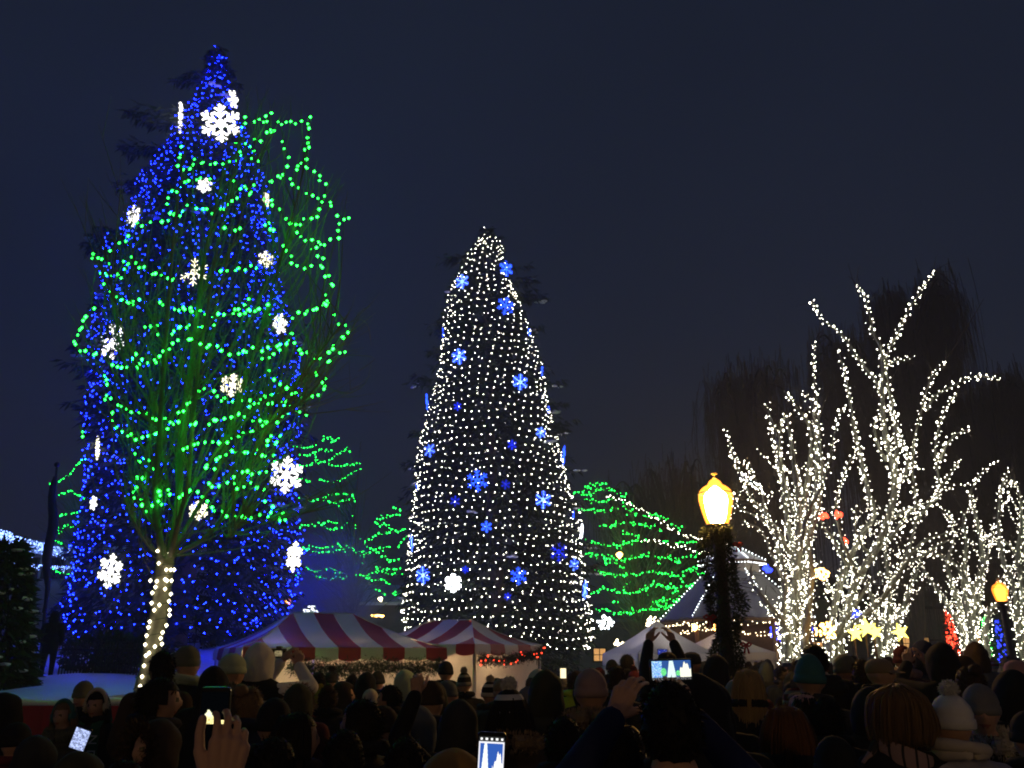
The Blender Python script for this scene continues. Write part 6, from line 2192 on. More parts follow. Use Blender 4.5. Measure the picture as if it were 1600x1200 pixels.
        res.append(("collar", m.mesh("collar", c1, True)))
    elif kind == "scarf":
        for k in range(2):
            an = np.linspace(0, 6.283, 24)
            m.tube(np.stack([(0.105 + 0.012 * k) * np.cos(an), -0.004 + (0.110 + 0.01 * k) * np.sin(an), 1.505 + 0.035 * k - 0.02 * np.sin(an + k)], 1), 0.032, 8, caps=False)
        res.append(("scarf", m.mesh("scarf", c1, True)))
    elif kind == "head_scarf":                         # plaid scarf tied round below the hair
        n = 34
        an = np.linspace(-2.9, -0.1, n)
        for row in range(4):
            vs = []
            for a in an:
                for dz in (0, 1):
                    z = -0.115 - 0.026 * (row + dz) - 0.045 * math.cos(a)
                    rr = 0.148 + 0.010 * math.sin(row + dz)
                    vs.append(HC + [rr * math.cos(a), 0.140 * math.sin(a), z - 0.02 + 0.0])
            for i in range(n - 1):
                f = [[2 * i, 2 * i + 2, 2 * i + 3, 2 * i + 1]]
                m.add([vs[j] for j in f[0]], [[0, 1, 2, 3]], m=(1 if (i % 5) == 0 else 0))
        for s in (0, 1):
            e = MB()
            p = HC + [-0.150, -0.02, -0.115]
            m.tube(smooth_poly([p, p + [-0.05, -0.03, -0.05], p + [-0.10 - 0.02 * s, -0.04, -0.09 - 0.04 * s]], 8), [0.02, 0.022, 0.022, 0.02, 0.018, 0.016, 0.014, 0.012, 0.010][:len(smooth_poly([p, p, p], 8))], 6, m=s)
        res.append(("scarf", m.mesh("scarf", [c1, c2], True)))
    elif kind == "backpack":
        m.lathe([(0.10, 0.98), (0.145, 1.0), (0.155, 1.15), (0.145, 1.32), (0.10, 1.40), (0.02, 1.41)], 18, c=(0, -0.20, 0), sx=1.0, sy=0.62)
        for s in (-1, 1):
            m.tube(smooth_poly([[s * 0.09, -0.16, 1.37], [s * 0.12, -0.06, 1.50], [s * 0.13, 0.07, 1.46], [s * 0.13, 0.15, 1.3]], 10), 0.020, 6)
        res.append(("backpack", m.mesh("backpack", c1, True)))
    elif kind == "yoke":                               # dark shoulders of a two-tone jacket
        m.lathe([(0.215, 1.34), (0.222, 1.37), (0.205, 1.43), (0.150, 1.475), (0.100, 1.505), (0.09, 1.52)], 30, c=(0, -0.012, 0), sx=1.22, sy=0.66, close=False)
        res.append(("yoke", m.mesh("yoke", c1, True)))
    GEAR[key] = res
    return res


GEAR_TOP = {"beanie": 1.796, "bobble": 1.85, "striped": 1.85, "tall_beanie": 1.83, "cap": 1.766, "hood": 1.79, "fur_hood": 1.80, "hair_short": 1.762, "hair_long": 1.762, "hair_bob": 1.765, "hair_bun": 1.78, "big_hair": 1.79, "earmuffs": 1.79}


def person(px, ytop, D, ang, pose, coat, gear, label, legs="cloth charcoal", skin="skin", group="onlookers in the crowd", wide=1.0, maker=None):
    ztop = W(px, ytop, D)[2]
    pr = np.random.RandomState(int(px * 7 + D * 31))
    if wide == 1.0:
        wide = pr.uniform(0.94, 1.10)
    top = max([GEAR_TOP.get(g_[0], 1.75) for g_ in gear] + [1.75])
    s = ztop / top
    p = W(px, ytop, D)
    o = thing("person", label, "person", (p[0], D, 0), math.radians(ang), group)
    o.scale = (s * wide, s * wide, s)
    if maker is None and wide != 1.0001:
        o.rotation_euler = (pr.normal(0, 0.02), pr.normal(0, 0.028), math.radians(ang))
    if maker:
        MAKERS[pose] = maker
    link("body", get_body(pose, coat, legs, skin, MAKERS[pose]), o)
    last = None
    kinds = {g_[0] for g_ in gear}
    if not kinds & {"collar", "scarf", "fur_collar", "hood_down", "hood", "fur_hood", "head_scarf"}:
        gear = list(gear) + [("collar", coat.split(" ", 1)[1])]
    for g_ in gear:
        kind, col = g_[0], g_[1]
        col2 = g_[2] if len(g_) > 2 else None
        for nm, me in gear_mesh(kind, col, col2):
            if nm in ("pompom", "fur_trim") and last is not None:
                link(nm, me, last)
            else:
                last = link(nm, me, o)
                if kind not in ("hood_down", "fur_collar", "collar", "scarf", "backpack", "yoke"):
                    if pose == "look_left":
                        turn = 0.9
                    elif pose == "look_right":
                        turn = -0.9
                    else:
                        turn = 0
                    if turn:
                        last.rotation_euler = (0, 0, turn)
                        c, s_ = math.cos(turn), math.sin(turn)
                        last.location = (HC[0] - (HC[0] * c - HC[1] * s_), HC[1] - (HC[0] * s_ + HC[1] * c), 0)
    PEOPLE.append((p[0], D))
    if not 0.55 < s < 1.2:
        print("SCALE", round(s, 2), label)
    return o, s


PEOPLE = []


def screen(name, parent, w, h, fn, loc, rot, mname, strength, nx=48, ny=30):
    m = MB()
    xs, zs = np.linspace(-w / 2, w / 2, nx + 1), np.linspace(-h / 2, h / 2, ny + 1)
    V = [[x, 0, z] for z in zs for x in xs]
    Q = [[j * (nx + 1) + i, j * (nx + 1) + i + 1, (j + 1) * (nx + 1) + i + 1, (j + 1) * (nx + 1) + i] for j in range(ny) for i in range(nx)]
    m.add(V, Q)
    ms = bpy.data.materials.new(mname)
    ms.use_nodes = True
    n, l = ms.node_tree.nodes, ms.node_tree.links
    n.remove(n["Principled BSDF"])
    em = n.new("ShaderNodeEmission")
    at = n.new("ShaderNodeAttribute")
    at.attribute_name = "picture"
    em.inputs[1].default_value = strength
    l.new(at.outputs["Color"], em.inputs[0])
    l.new(em.outputs[0], n["Material Output"].inputs["Surface"])
    me = m.mesh(name, ms)
    ca = me.color_attributes.new("picture", 'FLOAT_COLOR', 'CORNER')
    cols = []
    for j in range(ny):
        for i in range(nx):
            c = fn((i + 0.5) / nx, (j + 0.5) / ny)
            cols += [list(c) + [1.0]] * 4
    ca.data.foreach_set("color", np.array(cols, np.float32).ravel())
    o = link(name, me, parent)
    o.location = loc
    o.rotation_euler = rot
    return o


def phone(label, loc, rot, w, h, fn, strength, mname, nx=48, ny=30):
    o = thing("phone", label, "phone", loc)
    o.rotation_euler = rot
    m = MB()
    r_ = 0.008
    out = []
    for cx, cz, a0 in ((w / 2 - r_, h / 2 - r_, 0), (-w / 2 + r_, h / 2 - r_, math.pi / 2), (-w / 2 + r_, -h / 2 + r_, math.pi), (w / 2 - r_, -h / 2 + r_, 1.5 * math.pi)):
        for a in np.linspace(a0, a0 + math.pi / 2, 4):
            out.append([cx + r_ * math.cos(a), cz + r_ * math.sin(a)])
    n = len(out)
    V = [[x, 0, z] for x, z in out] + [[x, 0.008, z] for x, z in out] + [[0, 0, 0], [0, 0.008, 0]]
    m.add(V, [[i, (i + 1) % n, n + (i + 1) % n, n + i] for i in range(n)], [[2 * n, (i + 1) % n, i] for i in range(n)] + [[2 * n + 1, n + i, n + (i + 1) % n] for i in range(n)])
    m.build("case", "phone black", o)
    screen("screen", o, w * 0.90, h * 0.86, fn, (0, -0.0015, 0), (0, 0, 0), mname, strength, nx, ny)
    return o


def sceneshot(u, v):
    """what a phone that films the square shows"""
    h = (math.sin(u * 91.7 + v * 57.3) * 43758.5) % 1
    c = np.array([0.03, 0.09, 0.30])
    if v < 0.13:
        return np.array([0.01, 0.01, 0.012]) + (0.5 if h > 0.86 else 0)
    if u < 0.26 and v < 0.98:
        c = np.array([0.02, 0.14, 0.85])
        if h > 0.50:
            c = np.array([0.25, 0.80, 0.80])
        if h > 0.78:
            c = np.array([0.9, 1.0, 0.95])
    if abs(u - 0.50) < 0.045 + 0.085 * (1 - v) and v < 0.98:
        c = np.array([0.75, 0.95, 0.92]) * (0.8 + 0.4 * h)
    if ((u - 0.30) / 0.07) ** 2 + ((v - 0.42) / 0.20) ** 2 < 1 or ((u - 0.67) / 0.06) ** 2 + ((v - 0.34) / 0.14) ** 2 < 1:
        c = np.array([0.15, 0.75, 0.25]) * (0.5 + h)
    if u > 0.72 and v < 0.50 + 0.38 * math.exp(-((u - 0.86) / 0.09) ** 2) + 0.08 * math.sin(u * 70):
        c = np.array([1.0, 1.0, 0.82])
    return c


def portrait(u, v):
    h = (math.sin(u * 91.7 + v * 57.3) * 43758.5) % 1
    if v > 0.90:
        return np.array([1, 1, 1.0]) if abs((u * 5) % 1 - 0.5) < 0.22 and 0.93 < v < 0.975 else np.array([0.02, 0.02, 0.02])
    if u < 0.05 or u > 0.95 or v > 0.86:
        return np.array([0.8, 0.8, 0.85])
    v2 = v / 0.86
    if v2 < 0.24 + 0.03 * math.sin(u * 40):
        return np.array([0.10, 0.02, 0.02]) * (0.4 + h)
    c = np.array([0.03, 0.10, 0.42])
    if abs(u - 0.27) < 0.05 + 0.14 * (1 - v2):
        c = np.array([0.9, 1.0, 1.0])
    if u > 0.55 and v2 < 0.45 + 0.35 * math.exp(-((u - 0.80) / 0.13) ** 2) + 0.05 * math.sin(u * 60):
        c = np.array([1.0, 1.0, 0.95])
    return c


def dimshot(u, v):
    h = (math.sin(u * 91.7 + v * 57.3) * 43758.5) % 1
    c = np.array([0.0006, 0.0008, 0.0012])
    if v < 0.44:
        return c * 0.5
    if v < 0.57:
        k = 1.0 if (u < 0.52 and v < 0.57) or (u > 0.55 and v < 0.51) else 0.0
        c = np.array([0.9, 0.75, 0.30]) * k * (0.5 + h)
    elif abs(u - 0.30) < 0.17 * (0.70 - v) / 0.13 and v < 0.70:
        c = np.array([0.85, 0.85, 0.55])
    return c


Cq = lambda c: "quilt " + c
Cc = lambda c: "cloth " + c

# --- left group
person(8, 1082, 6.2, -40, "stand", Cc("black"), [("hood", "black")], "person in a black hood at the left edge, face turned right")
person(112, 1092, 7.4, 170, "stand", Cq("olive"), [("hair_bob", "hair light"), ("earmuffs", "teal"), ("fur_collar", "moss")], "person with teal earmuffs and a fluffy collar facing the camera, left")
person(143, 1063, 8.4, 160, "stand", Cc("black"), [("beanie", "camo"), ("collar", "black")], "person in a mottled knit cap standing behind the scarf wearer, left")
sc_o, sc_s = person(166, 1074, 7.6, 176, "stand", Cc("charcoal"), [("hair_bob", "hair black"), ("earmuffs", "cream"), ("collar", "black")], "person with a pale headband and a long green lettered scarf, facing the camera")
person(138, 1170, 3.6, -15, "stand", Cq("olive"), [("hood", "olive")], "person in a dark olive hood bent over a glowing phone, lower left")
person(62, 1148, 4.8, 10, "stand", Cc("black"), [("hood", "charcoal")], "person in a charcoal hood at lower left, seen from behind")
person(36, 1128, 5.6, -20, "stand", Cq("dark red"), [("beanie", "black")], "person in a black beanie and dark red jacket at lower left")
person(238, 1058, 5.0, -70, "stand", Cc("black"), [("hair_short", "hair black"), ("collar", "black")], "man in profile facing right with short dark hair, before the tree trunk")
person(244, 1120, 4.3, 150, "stand", Cq("charcoal"), [("fur_hood", "brown", "hair brown")], "child in a brown fur-trimmed hood looking at the camera, lower left")
person(258, 1017, 7.2, 12, "look_left", Cc("brown"), [("hair_short", "hair black"), ("hood_down", "brown")], "tall man in a dark brown coat behind the profiled man", skin="skin dark")
person(292, 1008, 8.0, -18, "look_right", Cq("black"), [("beanie", "moss"), ("scarf", "light green")], "person with a moss knit cap and pale green neck warmer before the striped tent")
person(330, 1040, 7.0, 0, "stand", Cc("black"), [("hood", "black")], "person in a black hood between the moss cap and the fur-trimmed hood")
person(362, 1020, 7.6, -35, "stand", Cq("black"), [("beanie", "light green"), ("fur_collar", "moss")], "person with a pale cap and fur-edged hood before the striped tent")
wh, whs = person(407, 1003, 8.0, -8, "white_photo", Cc("white"), [("hood", "white"), ("yoke", "black")], "tall person in a white hood and black-shouldered white jacket holding up a camera", wide=1.0001,
                 maker=lambda: body_mesh(L=dict(w=(0.07, 0.30, 1.63), f=(0.45, 0.3, 0.9), n=(-0.4, -0.9, 0.2), t=(0.8, -0.5, 0.1), curl=(0.5, 0.8, 0.6), pole=(-0.6, 0.2, -1)), R=dict(w=(0.23, 0.30, 1.60), f=(-0.1, 0.3, 1), n=(0.6, -0.7, 0.2), t=(-0.75, -0.5, 0.1), curl=(0.5, 0.8, 0.6), pole=(1, 0, -0.5))))
person(430, 1090, 4.6, 0, "bulky", Cc("black"), [("beanie", "black")], "person in a plain black beanie right of the hand with the phone")
person(470, 1112, 4.0, -55, "stand", Cc("brown"), [("hair_long", "hair black")], "woman with long dark hair, face turned right, lower left of centre")
person(558, 1092, 4.4, 70, "stand", Cc("black"), [("hair_short", "hair black"), ("collar", "black")], "man in profile facing left with short black hair, lower centre left")
person(620, 1102, 5.2, 150, "stand", Cc("charcoal"), [("beanie", "brown")], "child in a brown beanie looking towards the camera, lower centre left")
person(662, 1100, 5.6, -20, "stand", Cc("charcoal"), [("hood", "slate")], "person in a slate green hood beside the raised arm")
person(716, 1090, 4.9, 10, "raise_fist", Cc("black"), [("hood", "charcoal")], "person in a charcoal hood raising one arm, lower centre")
person(808, 1060, 4.8, 4, "stand", Cq("brown"), [("striped", "black", "white"), ("hair_bob", "hair black"), ("fur_collar", "tan")], "person in a black bobble hat with white stripes and a fluffy tan collar")
person(505, 1070, 9.5, 20, "stand", Cc("charcoal"), [("bobble", "yellow")], "person in a yellow bobble hat before the larger striped tent")
person(588, 1076, 8.5, 0, "stand", Cc("charcoal"), [("beanie", "cream")], "person in a cream cap in mid crowd, left of centre")
person(642, 1046, 9.5, -20, "stand", Cc("slate"), [("hood", "light green")], "person in a pale greenish hood before the larger tent's right wall")
person(694, 1033, 11.5, 0, "stand", Cc("black"), [("beanie", "black")], "person in a black beanie standing tall before the gap between the tents")
person(735, 1043, 10.5, 10, "stand", Cc("black"), [("striped", "black", "grey")], "person in a dark hat with a grey stripe before the small tent's wall")
person(766, 1056, 9.0, -25, "stand", Cc("charcoal"), [("striped", "black", "cream")], "person in a black and cream striped beanie before the small tent's wall")
person(520, 1042, 12.0, 0, "stand", Cc("charcoal"), [("bobble", "charcoal")], "child in a patterned dark hat carried high before the larger tent's wall")
person(552, 1054, 10.5, 0, "stand", Cc("black"), [("hair_short", "hair black")], "dark-haired person before the larger tent's wall, right of the patterned hat")
person(576, 1050, 10.0, 15, "stand", Cc("black"), [("hood", "black")], "person in a black hood before the middle of the larger tent's wall")
person(601, 1048, 11.0, -20, "stand", Cc("black"), [("beanie", "charcoal")], "person in a charcoal beanie before the larger tent's wall")
person(498, 1050, 10.0, 10, "stand", Cc("black"), [("hair_short", "hair black")], "dark-haired person by the bright corner of the larger tent")
person(475, 1062, 8.2, 0, "stand", Cc("maroon"), [("hair_short", "hair black"), ("hood_down", "maroon")], "dark-haired person in a maroon jacket before the larger tent")
person(606, 1070, 8.0, 30, "look_left", Cc("black"), [("hair_short", "hair black")], "dark-haired person in the middle of the crowd beside the cream cap", skin="skin")
# --- centre
person(870, 1046, 6.0, 0, "bulky", Cc("olive"), [("hood", "olive")], "person in a large dark olive hood right of the striped bobble hat")
person(838, 1045, 9.0, 10, "stand", Cc("yellow"), [("hood", "cream")], "person in a pale cream hood and yellow jacket behind the olive hood")
person(886, 1048, 9.5, -10, "stand", Cc("lime"), [("hair_short", "hair brown")], "person in a lime jacket holding a bright phone before the spruce")
person(930, 1044, 5.4, -5, "stand", Cq("brown"), [("beanie", "rose"), ("fur_collar", "tan")], "person in a rose grey knit beanie and brown jacket with tan fur collar")
person(960, 1040, 7.6, 0, "stand", Cc("charcoal"), [("hair_short", "hair brown")], "brown-haired person behind the hand that holds the wide phone")
person(990, 1022, 13.5, -60, "stand", Cc("black"), [("hair_short", "hair black")], "dark-haired man in profile before the pointed white canopy")
person(955, 1030, 14.5, 0, "stand", Cc("black"), [("beanie", "black")], "person in a black beanie left of the pointed white canopy")
fp, fps = person(1042, 1018, 8.5, 0, "raise_phone", Cc("black"), [("cap", "black")], "person in a black cap raising a small phone with both hands before the white canopy", wide=1.0001)
jb, jbs = person(1046, 1064, 2.75, 2, "wide_phone", Cc("blue"), [("hair_short", "hair black"), ("hood_down", "blue")], "person in a blue lettered jacket holding a wide phone up in both hands, centre right", legs="cloth navy", wide=1.0001,
                 maker=lambda: body_mesh(L=dict(w=(-0.128, 0.31, 1.640), f=(0.46, 0.16, 0.87), n=(-0.62, -0.75, 0.10), t=(0.72, -0.52, -0.45), curl=(0.42, 0.85, 0.6), spread=0.04, thumb=0.75, thumb_curl=0.1, pole=(-0.9, 0.3, -0.7)),
                                         R=dict(w=(0.13, 0.32, 1.640), f=(-0.35, 0.2, 0.9), n=(0.5, -0.85, 0.1), t=(-0.8, -0.3, -0.4), curl=(0.4, 0.75, 0.55), pole=(0.9, 0, -0.8)), hand_voxel=0.0040))
person(1112, 1050, 3.7, -4, "bulky", Cc("black"), [("hood", "black")], "person in a big black hood right of the wide phone", wide=1.05)
person(1090, 1018, 9.2, 20, "stand", Cc("black"), [("cap", "charcoal")], "person in a charcoal cap left of the lamp post")
person(1118, 1022, 9.0, 0, "stand", Cc("black"), [("hood", "black", "black")], "person in a black hood just left of the lamp post")
person(1160, 1044, 6.4, -10, "stand", Cc("black"), [("hair_long", "hair blonde")], "woman with long blonde hair right of the lamp post")
person(1136, 1060, 5.0, 0, "bulky", Cc("black"), [("hood", "black")], "person in a black hood in front of the blonde woman")
# --- right
person(1246, 1020, 6.4, -12, "stand", Cc("charcoal"), [("tall_beanie", "teal"), ("collar", "charcoal")], "person in a slouchy teal knit beanie right of the lamp post", wide=1.15)
person(1283, 1006, 8.0, 0, "bulky", Cc("black"), [("hair_short", "hair black"), ("hood_down", "black")], "tall dark-haired person in a black coat before the leaning white-lit trunk")
person(1246, 1084, 4.9, 30, "stand", Cc("black"), [("cap", "pink"), ("hair_bob", "hair black")], "person in a pink cap at lower right of centre")
person(1228, 1104, 4.4, 0, "stand", Cc("black"), [("beanie", "slate"), ("hair_long", "hair brown")], "person in a pale slate beanie with brown hair below the pink cap")
person(1200, 1102, 3.9, -10, "stand", Cc("black"), [("hair_long", "hair auburn")], "woman with long auburn hair at the lower right of centre")
person(1322, 1022, 8.6, -60, "stand", Cc("olive"), [("beanie", "moss", "olive")], "person in a moss green beanie in profile before the star lanterns")
person(1346, 1030, 8.2, -20, "stand", Cc("black"), [("hair_short", "hair brown")], "brown-haired person right of the moss green beanie")
person(1380, 1028, 7.6, -70, "look_right", Cc("black"), [("cap", "tan")], "man in a tan cap turned right, face lit orange")
person(1412, 1008, 9.4, 0, "stand", Cq("maroon"), [("beanie", "maroon"), ("scarf", "rose")], "person in a maroon hat and coat with a rose scarf")
person(1444, 1000, 9.6, 0, "stand", Cq("blue"), [("hood", "blue")], "person in a bright blue hood right of the maroon coat")
person(1476, 1004, 8.2, 10, "photo", Cc("black"), [("hood", "black")], "tall person in a black hood lifting a camera before the red lit shrub")
person(1498, 1022, 8.6, 25, "stand", Cc("brown"), [("fur_hood", "brown", "tan")], "person in a brown hood with tan fur before the spreading white-lit tree")
person(1510, 1036, 6.6, 0, "stand", Cc("lime"), [("hair_bun", "hair brown"), ("fur_collar", "brown")], "person in a lime vest with brown hair at right")
person(1535, 1002, 10.5, 0, "stand", Cc("slate"), [("hood", "brown")], "person in a brown hood before the far right street lamp")
big, bigs = person(1384, 1068, 4.3, 5, "stand", Cc("black"), [("big_hair", "hair light"), ("head_scarf", "rose", "charcoal")], "person with thick light brown hair bound by a plaid scarf, lower right", wide=1.0)
person(1480, 1066, 4.3, 3, "stand", Cq("lavender"), [("bobble", "white"), ("scarf", "cream")], "person in a white knit bobble hat, cream scarf and lavender jacket, lower right", wide=1.05)
person(1515, 1068, 4.9, 158, "stand", Cc("black"), [("beanie", "grey"), ("fur_collar", "cream")], "woman in a grey beanie looking back at the camera beside the white bobble hat")
person(1574, 1046, 5.6, 0, "stand", Cc("black"), [("hood", "black")], "person in a black hood near the right edge")
person(1590, 1030, 7.4, 100, "stand", Cc("charcoal"), [("cap", "pink")], "person in a pale pink cap at the right edge")
person(1340, 1072, 5.4, 0, "bulky", Cc("black"), [("hood", "black")], "person in a black hood left of the thick light brown hair")
person(1300, 1090, 4.8, 0, "bulky", Cc("black"), [("hair_short", "hair black")], "dark-haired person in a black coat between the pink cap and the thick light hair")
person(700, 1168, 2.7, 12, "stand", Cc("charcoal"), [("hood", "ochre")], "person in an ochre hood at the bottom edge, left of the upright phone", wide=1.1)
person(1590, 1110, 4.4, 0, "bulky", Cc("black"), [("beanie", "black")], "person in a black beanie at the lower right corner")
person(985, 1130, 3.5, -6, "stand", Cc("black"), [("hair_short", "hair black")], "dark-haired person at the bottom, left of the blue lettered jacket")
person(876, 1120, 4.0, 0, "bulky", Cc("black"), [("hair_short", "hair black")], "broad dark-haired person in a black coat at bottom centre")
person(640, 1150, 3.6, 0, "bulky", Cc("black"), [("hair_short", "hair black")], "dark-haired person in a black coat at the bottom, left of centre")
person(545, 1140, 3.4, 0, "stand", Cc("charcoal"), [("hood_down", "charcoal"), ("hair_short", "hair black")], "dark-haired person in a charcoal hooded coat at the bottom, left")
person(1290, 1150, 3.5, 0, "bulky", Cc("black"), [("beanie", "black")], "person in a black beanie at the bottom, right of the auburn hair")
person(205, 1188, 3.4, 0, "bulky", Cc("black"), [("hair_short", "hair black")], "dark-haired person in a black coat at the bottom left")
person(420, 1150, 3.2, 0, "bulky", Cc("black"), [("hair_short", "hair black")], "dark-haired person in a black coat at the bottom, right of the hand with the phone")

# man silhouetted on the snow bank
bp = W(70, 1064, 22.5)
o = thing("person", "dark figure standing on the blue-lit snow bank by the fence", "person", (bp[0], 22.5, bp[2] - 0.03), 0.3, "onlookers in the crowd", 0.97)
link("body", get_body("stand", "cloth black", "cloth black", "skin", MAKERS["stand"]), o)
for nm, me in gear_mesh("hood", "black"):
    link(nm, me, o)

# the hand with the phone at lower left: a person just below the frame
hw = W(346, 1236, 1.92)
hp, hps = person(395, 1262, 1.78, 0, "stand", Cc("black"), [("hair_short", "hair brown")], "person below the frame whose right hand holds a phone up at lower left", wide=1.0001)
loc = (np.array([hw[0] - hp.location[0], 1.92 - 1.78, 0]) / hps)
loc[2] = hw[2] / hps
old = hp.children[0]
mk = body_mesh(L=None, R=dict(w=loc, f=(0.06, 0.12, 1), n=(0.50, -0.86, 0.12), t=(-0.86, -0.50, 0.08), curl=(0.30, 0.75, 0.55), spread=0.02, thumb=0.42, thumb_curl=0.40, tb=(0.030, 0.036), tl=1.12, s=1.12, pole=(1, 0.2, -1)), hand_voxel=0.0036)
nm_ = mk.mesh("body", ["cloth black", "skin", "cloth charcoal", "boots", "eye", "lips"], True)
old.data = nm_
pp = W(334, 1125, 2.02)
phone("phone in the raised hand at lower left, its screen mostly dark", pp, (0.12, 0.0, 0.05), 0.066, 0.138, dimshot, 1.6, "dim phone picture", 24, 44)

# the wide phone in both hands
wp = W(1049, 1047, 2.75 + 0.36 * jbs)
phone("wide phone held sideways, its bright screen filming the lit trees", wp, (0.10, -0.03, 0.0), 0.150, 0.074, sceneshot, 1.15, "wide phone picture", 120, 60)
# the upright phone at the bottom
up = W(767, 1190, 2.35)
phone("upright phone at the bottom edge with a bright blue and white picture", up, (0.18, 0.05, 0.0), 0.072, 0.142, portrait, 1.2, "upright phone picture", 72, 110)
uh, uhs = person(800, 1236, 2.0, 0, "stand", Cc("black"), [("beanie", "black")], "person below the frame holding the upright phone at bottom centre", wide=1.0001)
uwp = W(768, 1250, 2.46)
loc = np.array([uwp[0] - uh.location[0], 0.46, uwp[2]]) / uhs
mk = body_mesh(L=dict(w=loc - [0, 0, 0.02], f=(0.02, 0.35, 1), n=(-0.1, 1, -0.3), t=(1, 0.1, 0.0), curl=(0.5, 0.7, 0.5), spread=0.05, thumb=0.5, pole=(-1, 0, -1)))
uh.children[0].data = mk.mesh("body", ["cloth black", "skin", "cloth charcoal", "boots", "eye", "lips"], True)
# small phones
sp2 = W(1035, 1019, 8.5 + 0.34 * fps)
phone("small phone with a dark blue screen held up before the white canopy", sp2, (0.05, 0, 0), 0.100, 0.060, lambda u, v: np.array([0.02, 0.04, 0.35]) + (0.5 if (math.sin(u * 91 + v * 57) * 4375.5) % 1 > 0.86 else 0), 0.8, "small phone picture", 16, 10)
lp = W(125, 1155, 3.75)
phone("phone glowing blue-white before the olive hood at lower left", lp, (0.7, 0.35, 0.3), 0.065, 0.13, lambda u, v: np.array([0.5, 0.6, 1.0]) * (0.3 + 0.9 * ((math.sin(u * 91 + v * 57) * 4375.5) % 1)), 1.2, "glowing phone picture", 10, 16)
gp = W(880, 1052, 9.9)
phone("bright phone before the lime jacket", gp, (0.0, 0, 0), 0.07, 0.12, lambda u, v: np.array([1.0, 0.85, 0.5]), 1.6, "bright phone picture", 4, 4)
cp_ = W(436, 1021, 8.0 + 0.36 * whs)
co_ = thing("camera", "dark camera held up by the person in the white hood", "camera", cp_)
m = MB()
m.box((0, 0, 0), (0.135, 0.05, 0.085))
m.box((0, 0, 0.052), (0.05, 0.045, 0.025))
m.build("camera_body", "phone black", co_)
m = MB()
m.lathe([(0.036, 0), (0.038, 0.05), (0.034, 0.09)], 14)
lo = m.build("lens", "phone black", co_, smooth=True)
lo.rotation_euler = (-math.pi / 2, 0, 0)
lo.location = (0, 0.02, 0)
screen("screen", co_, 0.07, 0.05, lambda u, v: np.array([0.5, 0.4, 0.2]) * (0.2 + 0.8 * ((math.sin(u * 91 + v * 57) * 4375.5) % 1)), (0, -0.027, 0), (0, 0, 0), "camera picture", 0.8, 8, 6)


# lettering: the scarf's and the jacket's
def letter(ch, size, parent, loc, rot, mname):
    cu = bpy.data.curves.new("lettering", 'FONT')
    cu.body = ch
    cu.size = size
    cu.extrude = 0.002
    cu.align_x = 'CENTER'
    cu.align_y = 'CENTER'
    o = bpy.data.objects.new("tmp", cu)
    COL.objects.link(o)
    dg = bpy.context.evaluated_depsgraph_get()
    me = bpy.data.meshes.new_from_object(o.evaluated_get(dg))
    bpy.data.objects.remove(o)
    me.name = "lettering"
    me.materials.clear()
    me.materials.append(MATS[mname])
    q = link("lettering", me, parent)
    q.location = loc
    q.rotation_euler = rot
    return q


mat("scarf letter", (0.62, 0.68, 0.60), 0.85, 0.08, 9)
mat("scarf green", (0.03, 0.13, 0.055), 0.85, 0.2, 9, bump=0.3)
m = MB()
an = np.linspace(math.pi * 0.98, 2.02 * math.pi, 15)
m.tube(np.stack([0.115 * np.cos(an), -0.01 + 0.12 * np.sin(an), np.full(15, 1.50)], 1), 0.03, 8, caps=False)
for s in (-1, 1):
    vs, n = [], 12
    for k in range(n):
        t = k / (n - 1)
        z = 1.51 - 0.62 * t
        y = 0.155 + 0.035 * math.sin(min(1, t * 2.2) * 1.5) + (0.02 if t > 0.5 else 0)
        x = s * (0.085 + 0.012 * math.sin(t * 3))
        for dx in (-0.052, 0.052):
            for dy in (0, 0.012):
                vs.append([x + dx, y + dy - abs(dx) * 0.1 - (0.06 if t == 0 else 0.0), z])
    q = []
    for k in range(n - 1):
        a = k * 4
        q += [[a, a + 4, a + 6, a + 2], [a + 1, a + 3, a + 7, a + 5], [a, a + 1, a + 5, a + 4], [a + 2, a + 6, a + 7, a + 3]]
    m.add(vs, q)
scf = m.build("scarf", "scarf green", sc_o, smooth=False)
for (ch, sd, z) in (("N", -1, 1.36), ("D", -1, 1.235), ("I", -1, 1.125), ("I", -1, 1.035), ("R", 1, 1.34), ("O", 1, 1.215)):
    y = 0.155 + 0.035 * math.sin(min(1, (1.51 - z) / 0.62 * 2.2) * 1.5) + (0.02 if (1.51 - z) / 0.62 > 0.5 else 0) + 0.016
    letter(ch, 0.115, scf, (sd * 0.092, y, z), (math.pi / 2, math.pi / 2 if sd < 0 else -math.pi / 2, math.pi), "scarf letter")
mat("jacket letter", (0.5, 0.48, 0.46), 0.7, 0.1, 9)
body = jb.children[0]
for ch, x in (("L", -0.045), ("E", 0.020)):
    letter(ch, 0.075, body, (x, -0.150, 1.255 - x * 0.25), (math.pi / 2, 0.22, 0), "jacket letter")

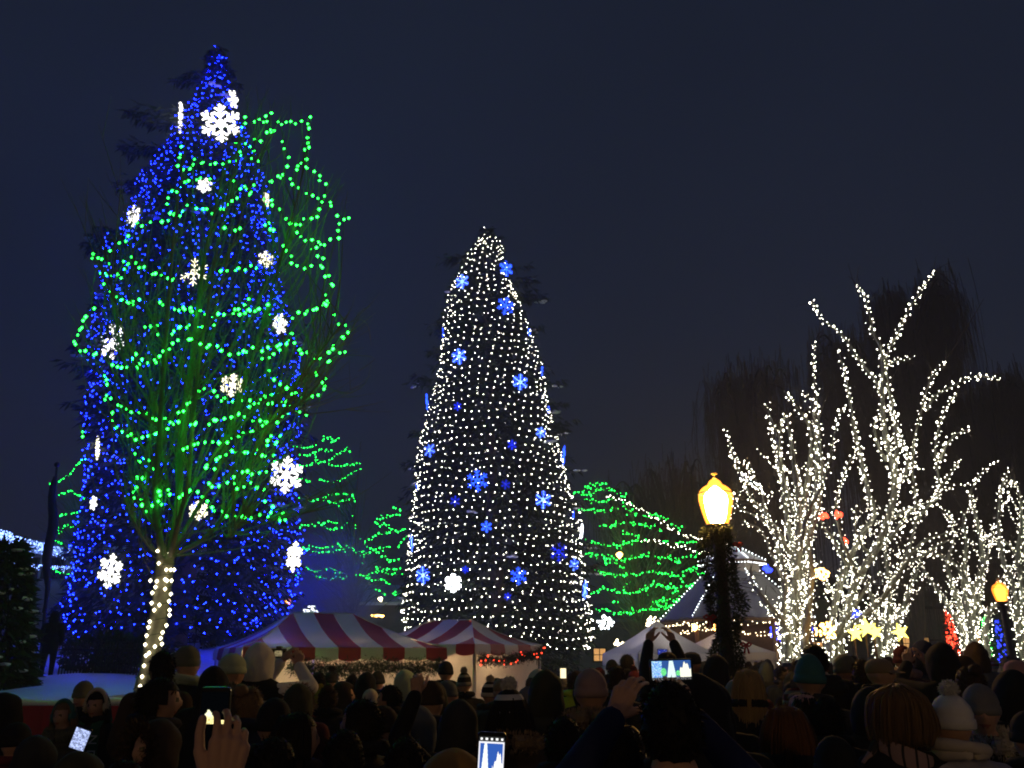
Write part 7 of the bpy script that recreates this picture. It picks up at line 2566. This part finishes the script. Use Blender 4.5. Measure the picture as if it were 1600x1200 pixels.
# --- the rest of the crowd
r = np.random.RandomState(99)
HATS = [(("beanie", c), f"{c} beanie") for c in ("black", "charcoal", "navy", "slate", "maroon", "olive", "grey", "brown")] + [(("hood", c), f"{c} hood") for c in ("black", "charcoal", "navy", "olive", "brown", "slate")] + [(("hair_short", c), f"{c[5:]} hair") for c in ("hair black", "hair brown")] + [(("hair_long", c), f"long {c[5:]} hair") for c in ("hair black", "hair brown", "hair light")] + [(("bobble", c), f"{c} bobble hat") for c in ("cream", "maroon", "teal", "grey", "rose")] + [(("cap", c), f"{c} cap") for c in ("black", "navy", "tan")] + [(("hair_bun", c), f"{c[5:]} hair in a bun") for c in ("hair black", "hair brown", "hair light")] + [(("fur_hood", c, "tan"), f"fur-edged {c} hood") for c in ("black", "olive", "navy")] + [(("striped", "navy", "cream"), "navy striped hat"), (("striped", "maroon", "grey"), "maroon striped hat")]
MARK = [(0, 345, "at the left"), (345, 470, "before the large tent's left end"), (470, 665, "before the large tent's front"), (665, 860, "before the small striped tent"), (860, 960, "before the white-lit spruce"), (960, 1130, "before the pointed canopy"), (1130, 1230, "beside the lamp post"), (1230, 1330, "before the nearest white-lit tree"), (1330, 1430, "before the star lanterns"), (1430, 1700, "at the far right")]
rest = []
tries = 0
while len(rest) < 150 and tries < 9000:
    tries += 1
    D = 5.5 + 22 * r.rand() ** 1.25
    px = r.uniform(270, 1640)
    if px < 470 and D > 9.5 or px < 345 and D > 6.5:
        continue
    if 470 <= px < 850 and D > 13:
        continue
    if 940 < px < 1135 and D > 17:
        continue
    z = np.clip(r.normal(1.70, 0.07), 1.48, 1.84)
    p = W(px, 1025, D)
    if any((p[0] - a) ** 2 + (D - b) ** 2 < (0.50 if D > 9 else 0.58) ** 2 for a, b in PEOPLE):
        continue
    if (p[0] - top[0]) ** 2 + (D - DL) ** 2 < 0.55 or D < 8 and abs(px - 1116) < 30:
        continue
    yt = 1025 + (1.82 - z) * F / D
    ymin = float(np.interp(px, [300, 660, 850, 960, 1230, 1600], [1062, 1062, 1056, 1036, 1018, 1010]))
    if yt < ymin:
        yt = ymin + r.uniform(0, 8)
        if 1.82 - (yt - 1025) * D / F < 1.38:
            continue
    if D < 8 and yt < 1052:
        continue
    PEOPLE.append((p[0], D))
    h = HATS[r.randint(len(HATS))]
    coat = ["black", "charcoal", "navy", "brown", "olive", "maroon", "slate", "black", "charcoal", "black"][r.randint(10)]
    mk_ = next(t for a, b, t in MARK if a <= px < b)
    rest.append([px, yt, D, r.normal(0, 25) if r.rand() < 0.7 else r.choice([-1, 1]) * r.uniform(50, 105), coat, h, mk_])
rest.sort(key=lambda q: q[0])
seen = {}
for q in rest:
    seen.setdefault((q[5][1], q[6]), []).append(q)
ORD = ["first", "second", "third", "fourth", "fifth", "sixth", "seventh", "eighth", "ninth"]
for (hn, mk_), qs in seen.items():
    for i, q in enumerate(qs):
        lab = f"onlooker with {hn} {mk_}" if len(qs) == 1 else f"{ORD[min(8, i)]} from left of those with {hn} {mk_}"
        pose = "far" if q[2] > 11 else "stand"
        person(q[0], q[1], q[2], q[3], pose, Cc(q[4]), [q[5][0]], lab)
        PEOPLE.pop()
